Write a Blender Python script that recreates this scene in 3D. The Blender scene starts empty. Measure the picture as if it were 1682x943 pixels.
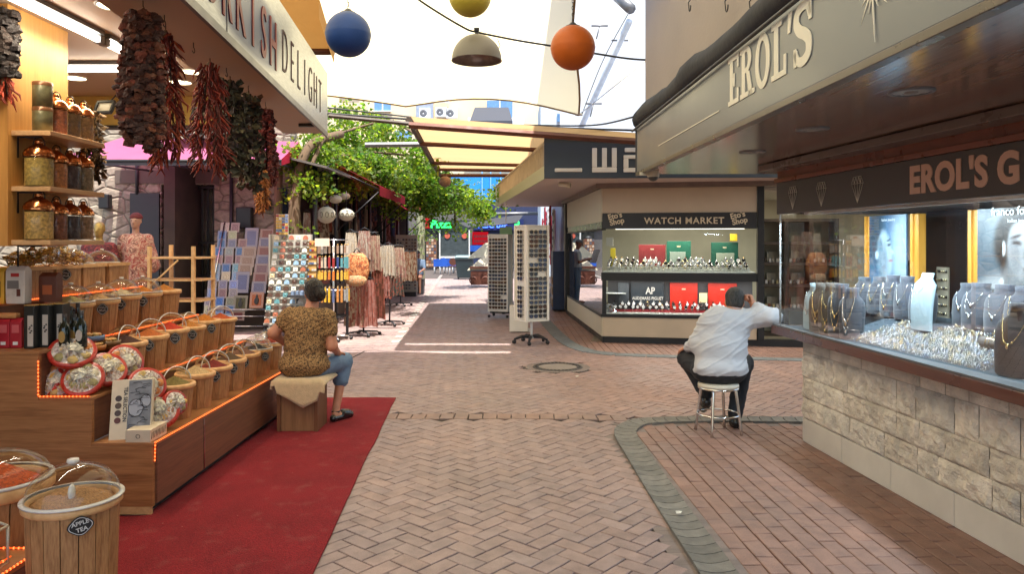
import bpy, math, random
import numpy as np
from mathutils import Vector, Matrix, noise as mnoise
R = math.radians
rnd = random.Random(7)
SC = bpy.context.scene
COL = SC.collection
F, CU, CV, EYE = 1215.0, 841.0, 399.0, 1.65

def P(u, v, d):
    """point seen at photo pixel (u, v) at distance d ahead of the camera"""
    return Vector(((u-CU)/F*d, d, EYE-(v-CV)/F*d))
def G(u, v, z=0.0):
    d = F*(EYE-z)/(v-CV)
    return Vector(((u-CU)/F*d, d, z))
def lin(c):
    c = c/255.0
    return c/12.92 if c <= .04045 else ((c+.055)/1.055)**2.4
def S(r, g, b): return (lin(r), lin(g), lin(b))
def lerp(a, b, t): return a+(b-a)*t
def mixc(a, b, t): return tuple(lerp(a[i], b[i], t) for i in range(3))
def frame(o, x, y):
    x = Vector(x).normalized(); y = Vector(y).normalized(); z = x.cross(y).normalized(); y = z.cross(x)
    m = Matrix((x, y, z)).transposed().to_4x4(); m.translation = Vector(o); return m
def T(x, y, z): return Matrix.Translation((x, y, z))
def RZ(a): return Matrix.Rotation(a, 4, 'Z')
def RX(a): return Matrix.Rotation(a, 4, 'X')
def RY(a): return Matrix.Rotation(a, 4, 'Y')
ORD = ['first','second','third','fourth','fifth','sixth','seventh','eighth','ninth','tenth','eleventh','twelfth','thirteenth','fourteenth','fifteenth','sixteenth','seventeenth','eighteenth','nineteenth','twentieth','twenty-first','twenty-second','twenty-third','twenty-fourth']

class MB:
    def __init__(s): s.v=[]; s.f=[]; s.c=[]; s.s=[]
    def add(s, vs, fs, col=None, smooth=False, M=None):
        b = len(s.v)
        if M is not None: vs = [M @ Vector(v) for v in vs]
        s.v.extend([tuple(v) for v in vs])
        for f in fs:
            s.f.append(tuple(b+i for i in f)); s.c.append(col); s.s.append(smooth)
        return s
    def box(s, c, d, M=None, col=None):
        x, y, z = d[0]/2, d[1]/2, d[2]/2
        vs = [(c[0]+i*x, c[1]+j*y, c[2]+k*z) for i in (-1,1) for j in (-1,1) for k in (-1,1)]
        return s.add(vs, [(0,1,3,2),(4,6,7,5),(0,4,5,1),(2,3,7,6),(0,2,6,4),(1,5,7,3)], col, False, M)
    def box2(s, a, b, col=None, M=None):
        return s.box([(a[i]+b[i])/2 for i in range(3)], [abs(b[i]-a[i]) for i in range(3)], M, col)
    def prism(s, pts, vec, col=None, M=None):
        n = len(pts); vec = Vector(vec)
        vs = [Vector(p) for p in pts]+[Vector(p)+vec for p in pts]
        fs = [tuple(range(n))[::-1], tuple(range(n, 2*n))]+[(i, (i+1)%n, n+(i+1)%n, n+i) for i in range(n)]
        return s.add(vs, fs, col, False, M)
    def quad(s, a, b, c, d, col=None): return s.add([a,b,c,d], [(0,1,2,3)], col)
    def tube(s, pts, r, n=6, col=None, caps=True, smooth=True, M=None):
        pts = [Vector(p) for p in pts]; k = len(pts); rs = r if isinstance(r, (list,tuple)) else [r]*k
        vs = []; nx = None
        for i, p in enumerate(pts):
            t = (pts[min(i+1,k-1)]-pts[max(i-1,0)]).normalized()
            if nx is None:
                a = Vector((0,0,1)) if abs(t.z) < .9 else Vector((1,0,0)); nx = t.cross(a).normalized()
            else:
                nx = (nx-t*nx.dot(t)).normalized()
            ny = t.cross(nx)
            for j in range(n):
                a = 2*math.pi*j/n; vs.append(p+(nx*math.cos(a)+ny*math.sin(a))*rs[i])
        fs = [(i*n+j, i*n+(j+1)%n, (i+1)*n+(j+1)%n, (i+1)*n+j) for i in range(k-1) for j in range(n)]
        if caps: fs += [tuple(range(n))[::-1], tuple((k-1)*n+j for j in range(n))]
        return s.add(vs, fs, col, smooth, M)
    def lathe(s, prof, c=(0,0,0), n=20, col=None, M=None, smooth=True, a0=0, a1=2*math.pi):
        vs = []; full = abs(a1-a0-2*math.pi) < 1e-6; m = n if full else n+1
        for r, z in prof:
            for j in range(m):
                a = a0+(a1-a0)*j/n; vs.append((c[0]+r*math.cos(a), c[1]+r*math.sin(a), c[2]+z))
        fs = []
        for i in range(len(prof)-1):
            for j in range(n):
                j2 = (j+1)%m
                fs.append((i*m+j, i*m+j2, (i+1)*m+j2, (i+1)*m+j))
        return s.add(vs, fs, col, smooth, M)
    def ell(s, c, r, nu=12, nv=8, col=None, M=None):
        prof = [(math.cos(-math.pi/2+math.pi*i/nv), math.sin(-math.pi/2+math.pi*i/nv)) for i in range(nv+1)]
        vs = []
        for pr, pz in prof:
            for j in range(nu):
                a = 2*math.pi*j/nu; vs.append((c[0]+r[0]*pr*math.cos(a), c[1]+r[1]*pr*math.sin(a), c[2]+r[2]*pz))
        fs = [(i*nu+j, i*nu+(j+1)%nu, (i+1)*nu+(j+1)%nu, (i+1)*nu+j) for i in range(nv) for j in range(nu)]
        return s.add(vs, fs, col, True, M)
    def mesh(s, name, mat, off=None):
        me = bpy.data.meshes.new(name)
        v = s.v if off is None else [(a-off[0], b-off[1], c-off[2]) for a, b, c in s.v]
        me.from_pydata(v, [], s.f)
        if any(s.s): me.polygons.foreach_set('use_smooth', s.s)
        if any(c is not None for c in s.c):
            at = me.color_attributes.new('Col', 'FLOAT_COLOR', 'CORNER'); arr = np.ones((len(me.loops), 4), dtype=np.float32); i = 0
            for f, c in zip(s.f, s.c):
                arr[i:i+len(f), :3] = c if c is not None else (.5,.5,.5); i += len(f)
            at.data.foreach_set('color', arr.ravel())
        if mat is not None: me.materials.append(mat)
        me.update(); return me
    def build(s, name, mat, parent=None, local=False, bevel=0, loc=None):
        off = None
        if parent is not None and not local:
            off = Vector((0,0,0)); q = parent
            while q is not None: off = off+q.location; q = q.parent
        elif loc is not None: off = Vector(loc)
        o = bpy.data.objects.new(name, s.mesh(name, mat, off)); COL.objects.link(o)
        if parent is not None: o.parent = parent
        elif loc is not None: o.location = loc
        if bevel:
            b = o.modifiers.new('Bevel', 'BEVEL'); b.width = bevel; b.segments = 2; b.limit_method = 'ANGLE'; b.angle_limit = R(40)
        return o

def inst(name, me, parent=None, M=None, color=None):
    o = bpy.data.objects.new(name, me); COL.objects.link(o)
    if parent is not None: o.parent = parent
    if M is not None: o.matrix_local = M
    if color is not None: o.color = (*color, 1)
    return o
def tag(o, label=None, cat=None, group=None, kind=None):
    if label: o['label'] = label
    if cat: o['category'] = cat
    if group: o['group'] = group
    if kind: o['kind'] = kind
    return o
def thing(name, label, cat, loc=(0,0,0), group=None, rz=0):
    o = bpy.data.objects.new(name, None); COL.objects.link(o); o.location = loc; o.rotation_euler = (0,0,rz); o.empty_display_size = .1
    return tag(o, label, cat, group)
def text_mesh(body, size=1, extrude=.004, bold=0.0, M=None, align='LEFT', sx=1.0, spacing=1.0, shear=0):
    cu = bpy.data.curves.new('lettering', 'FONT'); cu.body = body; cu.size = size; cu.extrude = extrude; cu.offset = bold; cu.align_x = align
    cu.space_character = spacing; cu.shear = shear; cu.resolution_u = 4
    o = bpy.data.objects.new('lettering', cu); COL.objects.link(o)
    dg = bpy.context.evaluated_depsgraph_get()
    me = bpy.data.meshes.new_from_object(o.evaluated_get(dg))
    bpy.data.objects.remove(o); bpy.data.curves.remove(cu)
    me.transform(Matrix.Diagonal((sx,1,1,1)))
    if M is not None: me.transform(M)
    return me
def text(name, body, mat, parent, M, **k):
    me = text_mesh(body, M=M, **k); me.materials.clear(); me.materials.append(mat)
    off = Vector((0,0,0)); q = parent
    while q is not None: off += q.location; q = q.parent
    me.transform(Matrix.Translation(-off)); me.name = name
    o = bpy.data.objects.new(name, me); COL.objects.link(o); o.parent = parent; return o

# ---------------------------------------------------------------- materials
def nt(name):
    m = bpy.data.materials.new(name); m.use_nodes = True; t = m.node_tree; t.nodes.clear()
    out = t.nodes.new('ShaderNodeOutputMaterial'); return m, t, out
def N(t, typ, **k):
    n = t.nodes.new(typ)
    for a, b in k.items(): setattr(n, a, b)
    return n
def coords(t, scale=(1,1,1), kind='Object'):
    tc = N(t, 'ShaderNodeTexCoord'); mp = N(t, 'ShaderNodeMapping'); mp.inputs['Scale'].default_value = scale
    t.links.new(tc.outputs[kind], mp.inputs[0]); return mp.outputs[0]
def ramp(t, fac, stops):
    r = N(t, 'ShaderNodeValToRGB'); e = r.color_ramp.elements
    while len(e) < len(stops): e.new(.5)
    for i, (p, c) in enumerate(stops): e[i].position = p; e[i].color = (*c, 1)
    t.links.new(fac, r.inputs[0]); return r.outputs[0]
def mix(t, fac, a, b, mode='MIX'):
    m = N(t, 'ShaderNodeMix', data_type='RGBA', blend_type=mode)
    for k, x in ((0,fac),(6,a),(7,b)):
        if hasattr(x, 'is_output') or isinstance(x, bpy.types.NodeSocket): t.links.new(x, m.inputs[k])
        else: m.inputs[k].default_value = (*x, 1) if k else x
    return m.outputs[2]
def bsdf(t, out, col, rough=.5, metal=0, spec=.5, bump=None, bstr=.3, bdist=.01, coat=0, sheen=0):
    b = N(t, 'ShaderNodeBsdfPrincipled')
    for k, x in (('Base Color', col), ('Roughness', rough), ('Metallic', metal)):
        if isinstance(x, bpy.types.NodeSocket): t.links.new(x, b.inputs[k])
        else: b.inputs[k].default_value = (*x, 1) if k == 'Base Color' else x
    b.inputs['Specular IOR Level'].default_value = spec; b.inputs['Coat Weight'].default_value = coat; b.inputs['Sheen Weight'].default_value = sheen
    if bump is not None:
        n = N(t, 'ShaderNodeBump'); n.inputs['Strength'].default_value = bstr; n.inputs['Distance'].default_value = bdist
        t.links.new(bump, n.inputs['Height']); t.links.new(n.outputs[0], b.inputs['Normal'])
    if out is not None: t.links.new(b.outputs[0], out.inputs[0])
    return b
def pm(name, col, rough=.5, metal=0, var=.18, scale=6, bump=0, bscale=60, src=None, spec=.5, coat=0, detail=5, sheen=0, bdist=.01, stretch=(1,1,1)):
    """plain surface: colour with uneven tone, from value, object colour ('obj') or the Col attribute ('attr')"""
    m, t, out = nt(name); co = coords(t, stretch)
    if src == 'obj': c0 = N(t, 'ShaderNodeObjectInfo').outputs['Color']
    elif src == 'attr': c0 = N(t, 'ShaderNodeAttribute', attribute_name='Col').outputs['Color']
    else: c0 = col
    n = N(t, 'ShaderNodeTexNoise'); n.inputs['Scale'].default_value = scale; n.inputs['Detail'].default_value = detail
    t.links.new(co, n.inputs[0])
    g = ramp(t, n.outputs['Fac'], [(.3, (1-var,)*3), (.7, (1+var*.4,)*3)])
    c = mix(t, 1.0, c0, g, 'MULTIPLY')
    bp = None
    if bump:
        n2 = N(t, 'ShaderNodeTexNoise'); n2.inputs['Scale'].default_value = bscale; n2.inputs['Detail'].default_value = 4
        t.links.new(co, n2.inputs[0]); bp = n2.outputs['Fac']
    r = ramp(t, n.outputs['Fac'], [(.3, (max(0,rough-.06),)*3), (.7, (min(1,rough+.08),)*3)])
    bsdf(t, out, c, r, metal, spec, bp, bump, bdist, coat, sheen); return m
def wood(name, c1, c2, grain=(1,1,1), scale=1.0, rough=.45, spec=.4, bump=.1, dark=None):
    m, t, out = nt(name); co = coords(t, grain)
    n = N(t, 'ShaderNodeTexNoise'); n.inputs['Scale'].default_value = 3*scale; n.inputs['Detail'].default_value = 8; n.inputs['Distortion'].default_value = .8
    t.links.new(co, n.inputs[0])
    n2 = N(t, 'ShaderNodeTexNoise'); n2.inputs['Scale'].default_value = 14*scale; n2.inputs['Detail'].default_value = 6
    t.links.new(co, n2.inputs[0])
    a = mix(t, .4, n.outputs['Fac'], n2.outputs['Fac'])
    st = [(.32, c1), (.5, mixc(c1, c2, .55)), (.68, c2)]
    if dark: st = [(.2, dark)]+st
    bsdf(t, out, ramp(t, a, st), rough, 0, spec, n2.outputs['Fac'], bump, .004); return m
def emit(name, col, s):
    m, t, out = nt(name); e = N(t, 'ShaderNodeEmission'); e.inputs[0].default_value = (*col, 1); e.inputs[1].default_value = s
    t.links.new(e.outputs[0], out.inputs[0]); return m
def glass(name, tint=(1,1,1), gloss=.5, rough=.02, base=.03):
    """thin clear sheet: transparent with a mirror share that grows at a glancing angle"""
    m, t, out = nt(name); tr = N(t, 'ShaderNodeBsdfTransparent'); tr.inputs[0].default_value = (*tint, 1)
    gl = N(t, 'ShaderNodeBsdfGlossy'); gl.inputs['Roughness'].default_value = rough
    fr = N(t, 'ShaderNodeLayerWeight'); fr.inputs[0].default_value = .25
    mm = N(t, 'ShaderNodeMath', operation='MULTIPLY_ADD'); mm.inputs[1].default_value = gloss; mm.inputs[2].default_value = base
    t.links.new(fr.outputs['Fresnel'], mm.inputs[0])
    mx = N(t, 'ShaderNodeMixShader'); t.links.new(mm.outputs[0], mx.inputs[0]); t.links.new(tr.outputs[0], mx.inputs[1]); t.links.new(gl.outputs[0], mx.inputs[2])
    t.links.new(mx.outputs[0], out.inputs[0]); return m
def cloth(name, col, trans=.5, tcol=None, rough=.9, scale=40, var=.1, src=None):
    """thin cloth or leaf that lets some light through"""
    m, t, out = nt(name); co = coords(t)
    n = N(t, 'ShaderNodeTexNoise'); n.inputs['Scale'].default_value = scale; t.links.new(co, n.inputs[0])
    g = ramp(t, n.outputs['Fac'], [(.3, (1-var,)*3), (.7, (1+var*.4,)*3)])
    c0 = N(t, 'ShaderNodeAttribute', attribute_name='Col').outputs['Color'] if src == 'attr' else (N(t, 'ShaderNodeObjectInfo').outputs['Color'] if src == 'obj' else col)
    c = mix(t, 1.0, c0, g, 'MULTIPLY')
    b = bsdf(t, None, c, rough, 0, .3)
    tl = N(t, 'ShaderNodeBsdfTranslucent')
    if tcol is None: t.links.new(c, tl.inputs[0])
    elif src == 'attr': t.links.new(mix(t, 1.0, c, tcol, 'MULTIPLY'), tl.inputs[0])
    else: tl.inputs[0].default_value = (*tcol, 1)
    mx = N(t, 'ShaderNodeMixShader'); mx.inputs[0].default_value = trans
    t.links.new(b.outputs[0], mx.inputs[1]); t.links.new(tl.outputs[0], mx.inputs[2]); t.links.new(mx.outputs[0], out.inputs[0]); return m

m_black = pm('black_metal', (.018,.018,.02), .4, .3)
m_dark = pm('dark_plastic', (.03,.03,.035), .5)
m_steel = pm('steel', (.62,.62,.62), .25, 1)
m_chrome = pm('chrome', (.7,.69,.67), .12, 1, var=.05)
m_white = pm('white_paint', (.72,.72,.70), .5, var=.08)
m_wire = pm('cable', (.02,.02,.022), .6)
m_rust = pm('brown_steel', (.11,.035,.02), .55, .2, bump=.1)
m_obj = pm('coloured', (1,1,1), .55, src='obj', var=.2, scale=25)
m_objgloss = pm('coloured_gloss', (1,1,1), .25, src='obj', var=.2, scale=25)
m_attr = pm('mixed_colour', (1,1,1), .55, src='attr', var=.25, scale=30)
m_attrgloss = pm('mixed_gloss', (1,1,1), .28, src='attr', var=.2, scale=30)
m_clear = glass('clear_acrylic', (.97,.97,.95), .5, .03, .02)
m_pane = glass('window_pane', (.97,.985,.985), .17, .01, .008)
# ---------------------------------------------------------------- ground
def paver_mat(name, bump=.25):
    m, t, out = nt(name); co = coords(t)
    at = N(t, 'ShaderNodeAttribute', attribute_name='Col').outputs['Color']
    n = N(t, 'ShaderNodeTexNoise'); n.inputs['Scale'].default_value = 260; n.inputs['Detail'].default_value = 3; t.links.new(co, n.inputs[0])
    n2 = N(t, 'ShaderNodeTexNoise'); n2.inputs['Scale'].default_value = 1.1; n2.inputs['Detail'].default_value = 6; t.links.new(co, n2.inputs[0])
    n3 = N(t, 'ShaderNodeTexNoise'); n3.inputs['Scale'].default_value = 9; n3.inputs['Detail'].default_value = 5; t.links.new(co, n3.inputs[0])
    c = mix(t, 1.0, at, ramp(t, n.outputs['Fac'], [(.3, (.72,)*3), (.7, (1.15,)*3)]), 'MULTIPLY')
    c = mix(t, 1.0, c, ramp(t, n2.outputs['Fac'], [(.32, (.84,.85,.87)), (.68, (1.08,1.06,1.05))]), 'MULTIPLY')
    vv = N(t, 'ShaderNodeTexVoronoi'); vv.inputs['Scale'].default_value = 3.2; t.links.new(co, vv.inputs[0])
    c = mix(t, ramp(t, vv.outputs['Distance'], [(.035,(.6,.6,.6)),(.05,(0,0,0))]), c, (.09,.07,.065))
    c = mix(t, 1.0, c, ramp(t, n3.outputs['Fac'], [(.33, (.78,.78,.80)), (.6, (1.05,1.05,1.05))]), 'MULTIPLY')
    rg = ramp(t, n2.outputs['Fac'], [(.3, (.42,)*3), (.7, (.68,)*3)])
    bsdf(t, out, c, rg, 0, .45, n.outputs['Fac'], bump, .002); return m
m_paver = paver_mat('brick_paver')
m_joint = pm('joint_grit', (.075,.058,.05), .95, bump=.4, bscale=300)
m_ground = pm('dusty_ground', (.17,.13,.11), .9, scale=.6)
g = MB(); g.quad((-400,-60,-.03), (400,-60,-.03), (400,900,-.03), (-400,900,-.03))
tag(g.build('ground', m_ground), kind='structure')
g = MB(); g.quad((-12,-2,-.014), (9,-2,-.014), (9,47,-.014), (-12,47,-.014))
tag(g.build('pavement_bed', m_joint), kind='structure')

GUT = [Vector((1.09,.5,0)), Vector((1.06,1.8,0))]+[G(u, v) for u, v in ((1262,1070),(1170,930),(1114,850),(1074,790),(1043,742),(1029,720),(1028,708),(1040,699),(1062,694),(1110,691.5),(1180,690.5),(1330,692))]
def smooth_path(pts, k=6):
    out = []
    n = len(pts)
    for i in range(n-1):
        p0, p1, p2, p3 = pts[max(i-1,0)], pts[i], pts[i+1], pts[min(i+2,n-1)]
        for j in range(k):
            t = j/k
            out.append(.5*((2*p1)+(p2-p0)*t+(2*p0-5*p1+4*p2-p3)*t*t+(3*p1-p0-3*p2+p3)*t**3))
    out.append(pts[-1]); return out
def resample(pts, step):
    out = [pts[0].copy()]; acc = 0
    for a, b in zip(pts[:-1], pts[1:]):
        L = (b-a).length; s = step-acc
        while s <= L: out.append(a+(b-a)*(s/L)); s += step
        acc = (acc+L) % step
    return out
gut = resample(smooth_path(GUT), .05)
gx = np.array([[p.x, p.y] for p in gut])
def in_poly(x, y, poly):
    c = False; n = len(poly); j = n-1
    for i in range(n):
        xi, yi = poly[i]; xj, yj = poly[j]
        if (yi > y) != (yj > y) and x < (xj-xi)*(y-yi)/(yj-yi)+xi: c = not c
        j = i
    return c
PAVE_R = [(p.x, p.y) for p in gut]+[(3.4, gut[-1].y), (3.4, gut[0].y)]
KERB2 = [G(u, v) for u, v in ((868,470),(880,508),(900,533),(918,552),(938,567),(965,577),(1000,582),(1080,585.5),(1330,592),(1500,596))]
kerb2 = resample(smooth_path(KERB2), .05)
PAVE_W = [(p.x, p.y) for p in kerb2]+[(9, kerb2[-1].y), (9, 30), (kerb2[0].x, 30)]
def soldier_y(x): return 7.02-.10*max(0, min(1, (x-.2)/.9))**2
MAN = G(916, 603.5); MAN_R = .40
def near_gut(x, y): return float(((gx[:,0]-x)**2+(gx[:,1]-y)**2).min()) < .115**2
def brick(mb, cx, cy, ang, L, W, z, col, tilt=.0025):
    ca, sa = math.cos(ang), math.sin(ang); b = .004
    vs = []
    dz = [rnd.uniform(-tilt, tilt) for _ in range(4)]
    for k, (sl, zz) in enumerate(((0, -.014), (0, -.003), (b, 0))):
        for i, (a, c) in enumerate(((-1,-1),(1,-1),(1,1),(-1,1))):
            lx, ly = a*(L/2-sl), c*(W/2-sl)
            vs.append((cx+lx*ca-ly*sa, cy+lx*sa+ly*ca, z+zz+(dz[i] if k else 0)))
    fs = [(8,9,10,11)]+[(k*4+i, k*4+(i+1)%4, k*4+4+(i+1)%4, k*4+4+i) for k in (0,1) for i in range(4)]
    mb.add(vs, fs, col)
def bcol(x, y, base=None):
    # worn grey-pink in the walked middle, redder where less trodden
    grey = (.335,.247,.228); red = (.275,.172,.146); warm = (.335,.21,.172)
    if base is None:
        t = max(0, min(1, (x-.15)/1.3+mnoise.noise((x*.6, y*.4, 0))*.35))
        if y > 7: base = mixc(grey, warm, t)
        else: base = mixc(grey, mixc(grey, red, .62), t)
    k = 1.06*(1+rnd.gauss(0, .04)); h = rnd.gauss(0, .015)
    return (max(.02, base[0]*k*(1+h)), base[1]*k, max(.02, base[2]*k*(1-h)))
hb = MB(); far = MB()
LB, WB = .205, .1025; ROT = R(45)+.075
ca, sa = math.cos(ROT), math.sin(ROT)
for r_ in range(-330, 330):
    for q in range(-90, 90):
        X0 = r_+4*q       # horizontal brick covers (X0, r_),(X0+1, r_)
        for kind in (0, 1):
            if kind == 0: lx, ly, ang = (X0+1.0)*WB, (r_+.5)*WB, ROT
            else: lx, ly, ang = (X0+2.5)*WB, (r_+1.0-1.0)*WB, ROT+math.pi/2   # vertical brick covers (X0+2, r_-1),(X0+2, r_)
            x = lx*ca-ly*sa; y = lx*sa+ly*ca+6
            if not (.6 < y < 34): continue
            lim = .72*y+.9
            if abs(x) > lim or x < -6.5 or x > 4.9: continue
            if abs(y-soldier_y(x)) < .1 and -1.9 < x < 1.15: continue
            if in_poly(x, y, PAVE_R) or near_gut(x, y): continue
            if in_poly(x, y, PAVE_W): continue
            if (x-MAN.x)**2+(y-MAN.y)**2 < (MAN_R+.04)**2: continue
            brick(hb, x, y, ang, LB-.007, WB-.007, 0, bcol(x, y))
tag(hb.build('road', m_paver), kind='structure')
sb = MB(); x = -2.1
while x < 1.12:
    brick(sb, x, soldier_y(x), R(90)+rnd.gauss(0,.02), .20, .125, .004, bcol(x, 7.5, (.30,.20,.165)), .002); x += .135
for a in range(46):
    an = a/46*2*math.pi
    brick(sb, MAN.x+(MAN_R-.02)*math.cos(an), MAN.y+(MAN_R-.02)*math.sin(an), an, .095, .046, .004, bcol(0, 8, (.24,.19,.165)), .001)
tag(sb.build('road_marking_course', m_paver), kind='structure')
# side pavements, running bond
pv = MB()
for i in range(-4, 34):
    for j in range(0, 50):
        x0 = .8+i*.105; y0 = .4+j*.205+(.1 if i % 2 else 0)
        x = x0-.04*(y0-4); y = y0
        if not in_poly(x, y, PAVE_R) or near_gut(x, y) or x > 2.75: continue
        brick(pv, x, y, R(90)+.04, .199, .098, .001, bcol(x, y, (.27,.155,.12)), .003)
for i in range(0, 60):
    for j in range(0, 90):
        x = .2+i*.105; y = 10.3+j*.205+(.1 if i % 2 else 0)
        if not in_poly(x, y, PAVE_W) or y > 20 or x > 6 or (x > 1.7 and y > 12.6): continue
        brick(pv, x, y, R(90), .199, .098, .002, bcol(x, y, (.33,.19,.145)), .002)
tag(pv.build('pavement', m_paver), kind='structure')
# gutter of concave concrete setts
m_gut = pm('gutter_concrete', (.25,.25,.235), .8, src='attr', var=.3, scale=14, bump=.4, bscale=120)
gm = MB()
segs = resample(smooth_path(GUT), .11)
for k in range(len(segs)-1):
    a, b = segs[k], segs[k+1]; tdir = (b-a).normalized(); nrm = Vector((tdir.y, -tdir.x, 0))
    a2, b2 = a+tdir*.004, b-tdir*.004; tn = rnd.gauss(1, .10); col = (.19*tn, .176*tn, .158*tn)
    rows = []; t1 = (segs[min(k+2, len(segs)-1)]-a).normalized() if k+2 < len(segs) else tdir; t0 = (b-segs[max(k-1,0)]).normalized()
    for p, tt in ((a2, t0), (b2, t1)):
        nn = Vector((tt.y, -tt.x, 0)); rows.append([p+nn*(w*.096)+Vector((0,0,.018-.016*(1-w*w)+rnd.uniform(-.001,.001))) for w in (-1,-.85,-.6,-.3,0,.3,.6,.85,1)])
    vs = rows[0]+rows[1]; fs = [(i, i+1, 10+i, 9+i) for i in range(8)]
    gm.add(vs, fs, col, True)
    gm.add([rows[0][0], rows[1][0], rows[1][0]-Vector((0,0,.03)), rows[0][0]-Vector((0,0,.03)), rows[0][8], rows[1][8], rows[1][8]-Vector((0,0,.03)), rows[0][8]-Vector((0,0,.03))], [(0,1,2,3),(4,5,6,7)], col)
    gm.add([p for p in rows[0]]+[p-Vector((0,0,.03)) for p in rows[0]], [(i, i+1, 10+i, 9+i) for i in range(8)], col)
tag(gm.build('gutter', m_gut), kind='structure')
gj = MB()
for k in range(len(gut)-1):
    a, b = gut[k], gut[k+1]; tt = (b-a).normalized(); nn = Vector((tt.y, -tt.x, 0))
    if k % 2 == 0: pass
    w = .19
    zz_ = -.0035-.0004*(k%3); gj.add([a-nn*w+Vector((0,0,zz_)), b-nn*w+Vector((0,0,zz_)), b+nn*w+Vector((0,0,zz_)), a+nn*w+Vector((0,0,zz_))], [(0,1,2,3)], bcol(a.x,a.y,(.20,.155,.14)))
tag(gj.build('gutter_bed', m_paver), kind='structure')
# flush grey kerb before the far shop
km = MB(); kk = resample(smooth_path(KERB2), .45)
for a, b in zip(kk[:-1], kk[1:]):
    tt = (b-a).normalized(); nn = Vector((tt.y, -tt.x, 0)); tn = rnd.gauss(1,.06); z = Vector((0,0,.009)); a = a+tt*.005; b = b-tt*.005
    wd = .12
    km.prism([a-nn*wd-z*2, b-nn*wd-z*2, b+nn*wd-z*2, a+nn*wd-z*2], z*3, (.20*tn,.22*tn,.225*tn))
tag(km.build('kerb', m_gut), kind='structure')
# kerb line of pale stones along the stalls
km = MB(); a0, a1 = G(648, 566), G(725, 452)
for k in range(40):
    p = a0.lerp(a1, (k+.5)/40); km.box((p.x, p.y, .004), (.14, .26, .016), None, (.42*rnd.uniform(.85,1.1),.38,.34))
tag(km.build('kerb_stones', m_gut), kind='structure')
# manhole
mh = thing('manhole_cover', 'round worn concrete manhole cover with a cast iron ring set into the bricks', 'manhole cover', (MAN.x, MAN.y, 0))
q = MB(); q.lathe([(0,.009),(.24,.009),(.255,.006)], n=40); q.build('lid', pm('manhole_concrete', (.26,.22,.19), .8, bump=.4, bscale=150), mh, local=True)
q = MB(); q.lathe([(.262,0),(.262,.012),(.325,.012),(.335,0)], n=48, smooth=False)
for a in range(36):
    an = a/36*2*math.pi; q.box((.29*math.cos(an), .29*math.sin(an), .014), (.03,.02,.006), RZ(0))
q.build('ring', pm('cast_iron', (.09,.08,.075), .55, .4), mh, local=True)
# red carpet
def carpet_mat():
    m, t, out = nt('red_carpet'); co = coords(t)
    n = N(t, 'ShaderNodeTexNoise'); n.inputs['Scale'].default_value = 180; n.inputs['Detail'].default_value = 3; t.links.new(co, n.inputs[0])
    n2 = N(t, 'ShaderNodeTexNoise'); n2.inputs['Scale'].default_value = 2.5; n2.inputs['Detail'].default_value = 6; t.links.new(co, n2.inputs[0])
    c = ramp(t, n.outputs['Fac'], [(.3, (.14,.006,.010)), (.7, (.35,.018,.026))])
    c = mix(t, 1.0, c, ramp(t, n2.outputs['Fac'], [(.3, (.8,.8,.8)), (.7, (1.1,1.1,1.1))]), 'MULTIPLY')
    vv = N(t,'ShaderNodeTexVoronoi'); vv.inputs['Scale'].default_value = 9; t.links.new(co, vv.inputs[0]); n4 = N(t,'ShaderNodeTexNoise'); n4.inputs['Scale'].default_value = 7; n4.inputs['Detail'].default_value = 7; t.links.new(co, n4.inputs[0])
    c = mix(t, ramp(t, vv.outputs['Distance'], [(.03,(.75,.75,.75)),(.045,(0,0,0))]), c, S(176,128,120)); c = mix(t, ramp(t, n4.outputs['Fac'], [(.56,(0,0,0)),(.75,(.30,.30,.30))]), c, S(150,96,90)); bsdf(t, out, c, .95, 0, .15, n.outputs['Fac'], 1.0, .012, sheen=.05); return m
q = MB()
edge = [(-1.23,7.83),(-1.16,6.6),(-1.085,5.2),(-.985,3.7),(-.93,2.6),(-.9,1.6)]
def car_pt(a, b):
    y = lerp(1.6, 7.83, b); xr = next(lerp(p1[0], p0[0], (y-p1[1])/(p0[1]-p1[1])) for p0, p1 in zip(edge[:-1], edge[1:]) if p1[1] <= y+1e-6 <= p0[1]+1e-3); xl = -3.0 if y < 4.42 else -2.2
    e = min(a, 1)*0; x = lerp(xl, xr+.012*mnoise.noise((y*1.7,3,1))+.004*mnoise.noise((y*9,1,2)), a); y += (.015*mnoise.noise((x*3,1,7)) if b > .98 else 0)
    return (x, y, .013+.005*max(0,mnoise.noise((x*1.6,y*.9,4)))+.006*max(0,mnoise.noise((x*.6,y*2.6,9))-.15))
NA, NBb = 30, 90; vs = [car_pt(i/NA, j/NBb) for i in range(NA+1) for j in range(NBb+1)]
q.add(vs, [(i*(NBb+1)+j,(i+1)*(NBb+1)+j,(i+1)*(NBb+1)+j+1,i*(NBb+1)+j+1) for i in range(NA) for j in range(NBb)], None, True)
rim = [vs[NA*(NBb+1)+j] for j in range(NBb+1)]+[vs[i*(NBb+1)+NBb] for i in range(NA-1,-1,-1)]
q.add([p for p in rim]+[(p[0],p[1],.002) for p in rim], [(k,k+1,len(rim)+k+1,len(rim)+k) for k in range(len(rim)-1)])
tag(q.build('carpet', carpet_mat(), loc=(-1.6,5,.004)), 'long red carpet laid on the bricks along the sweets and spice counter', 'carpet')
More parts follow.
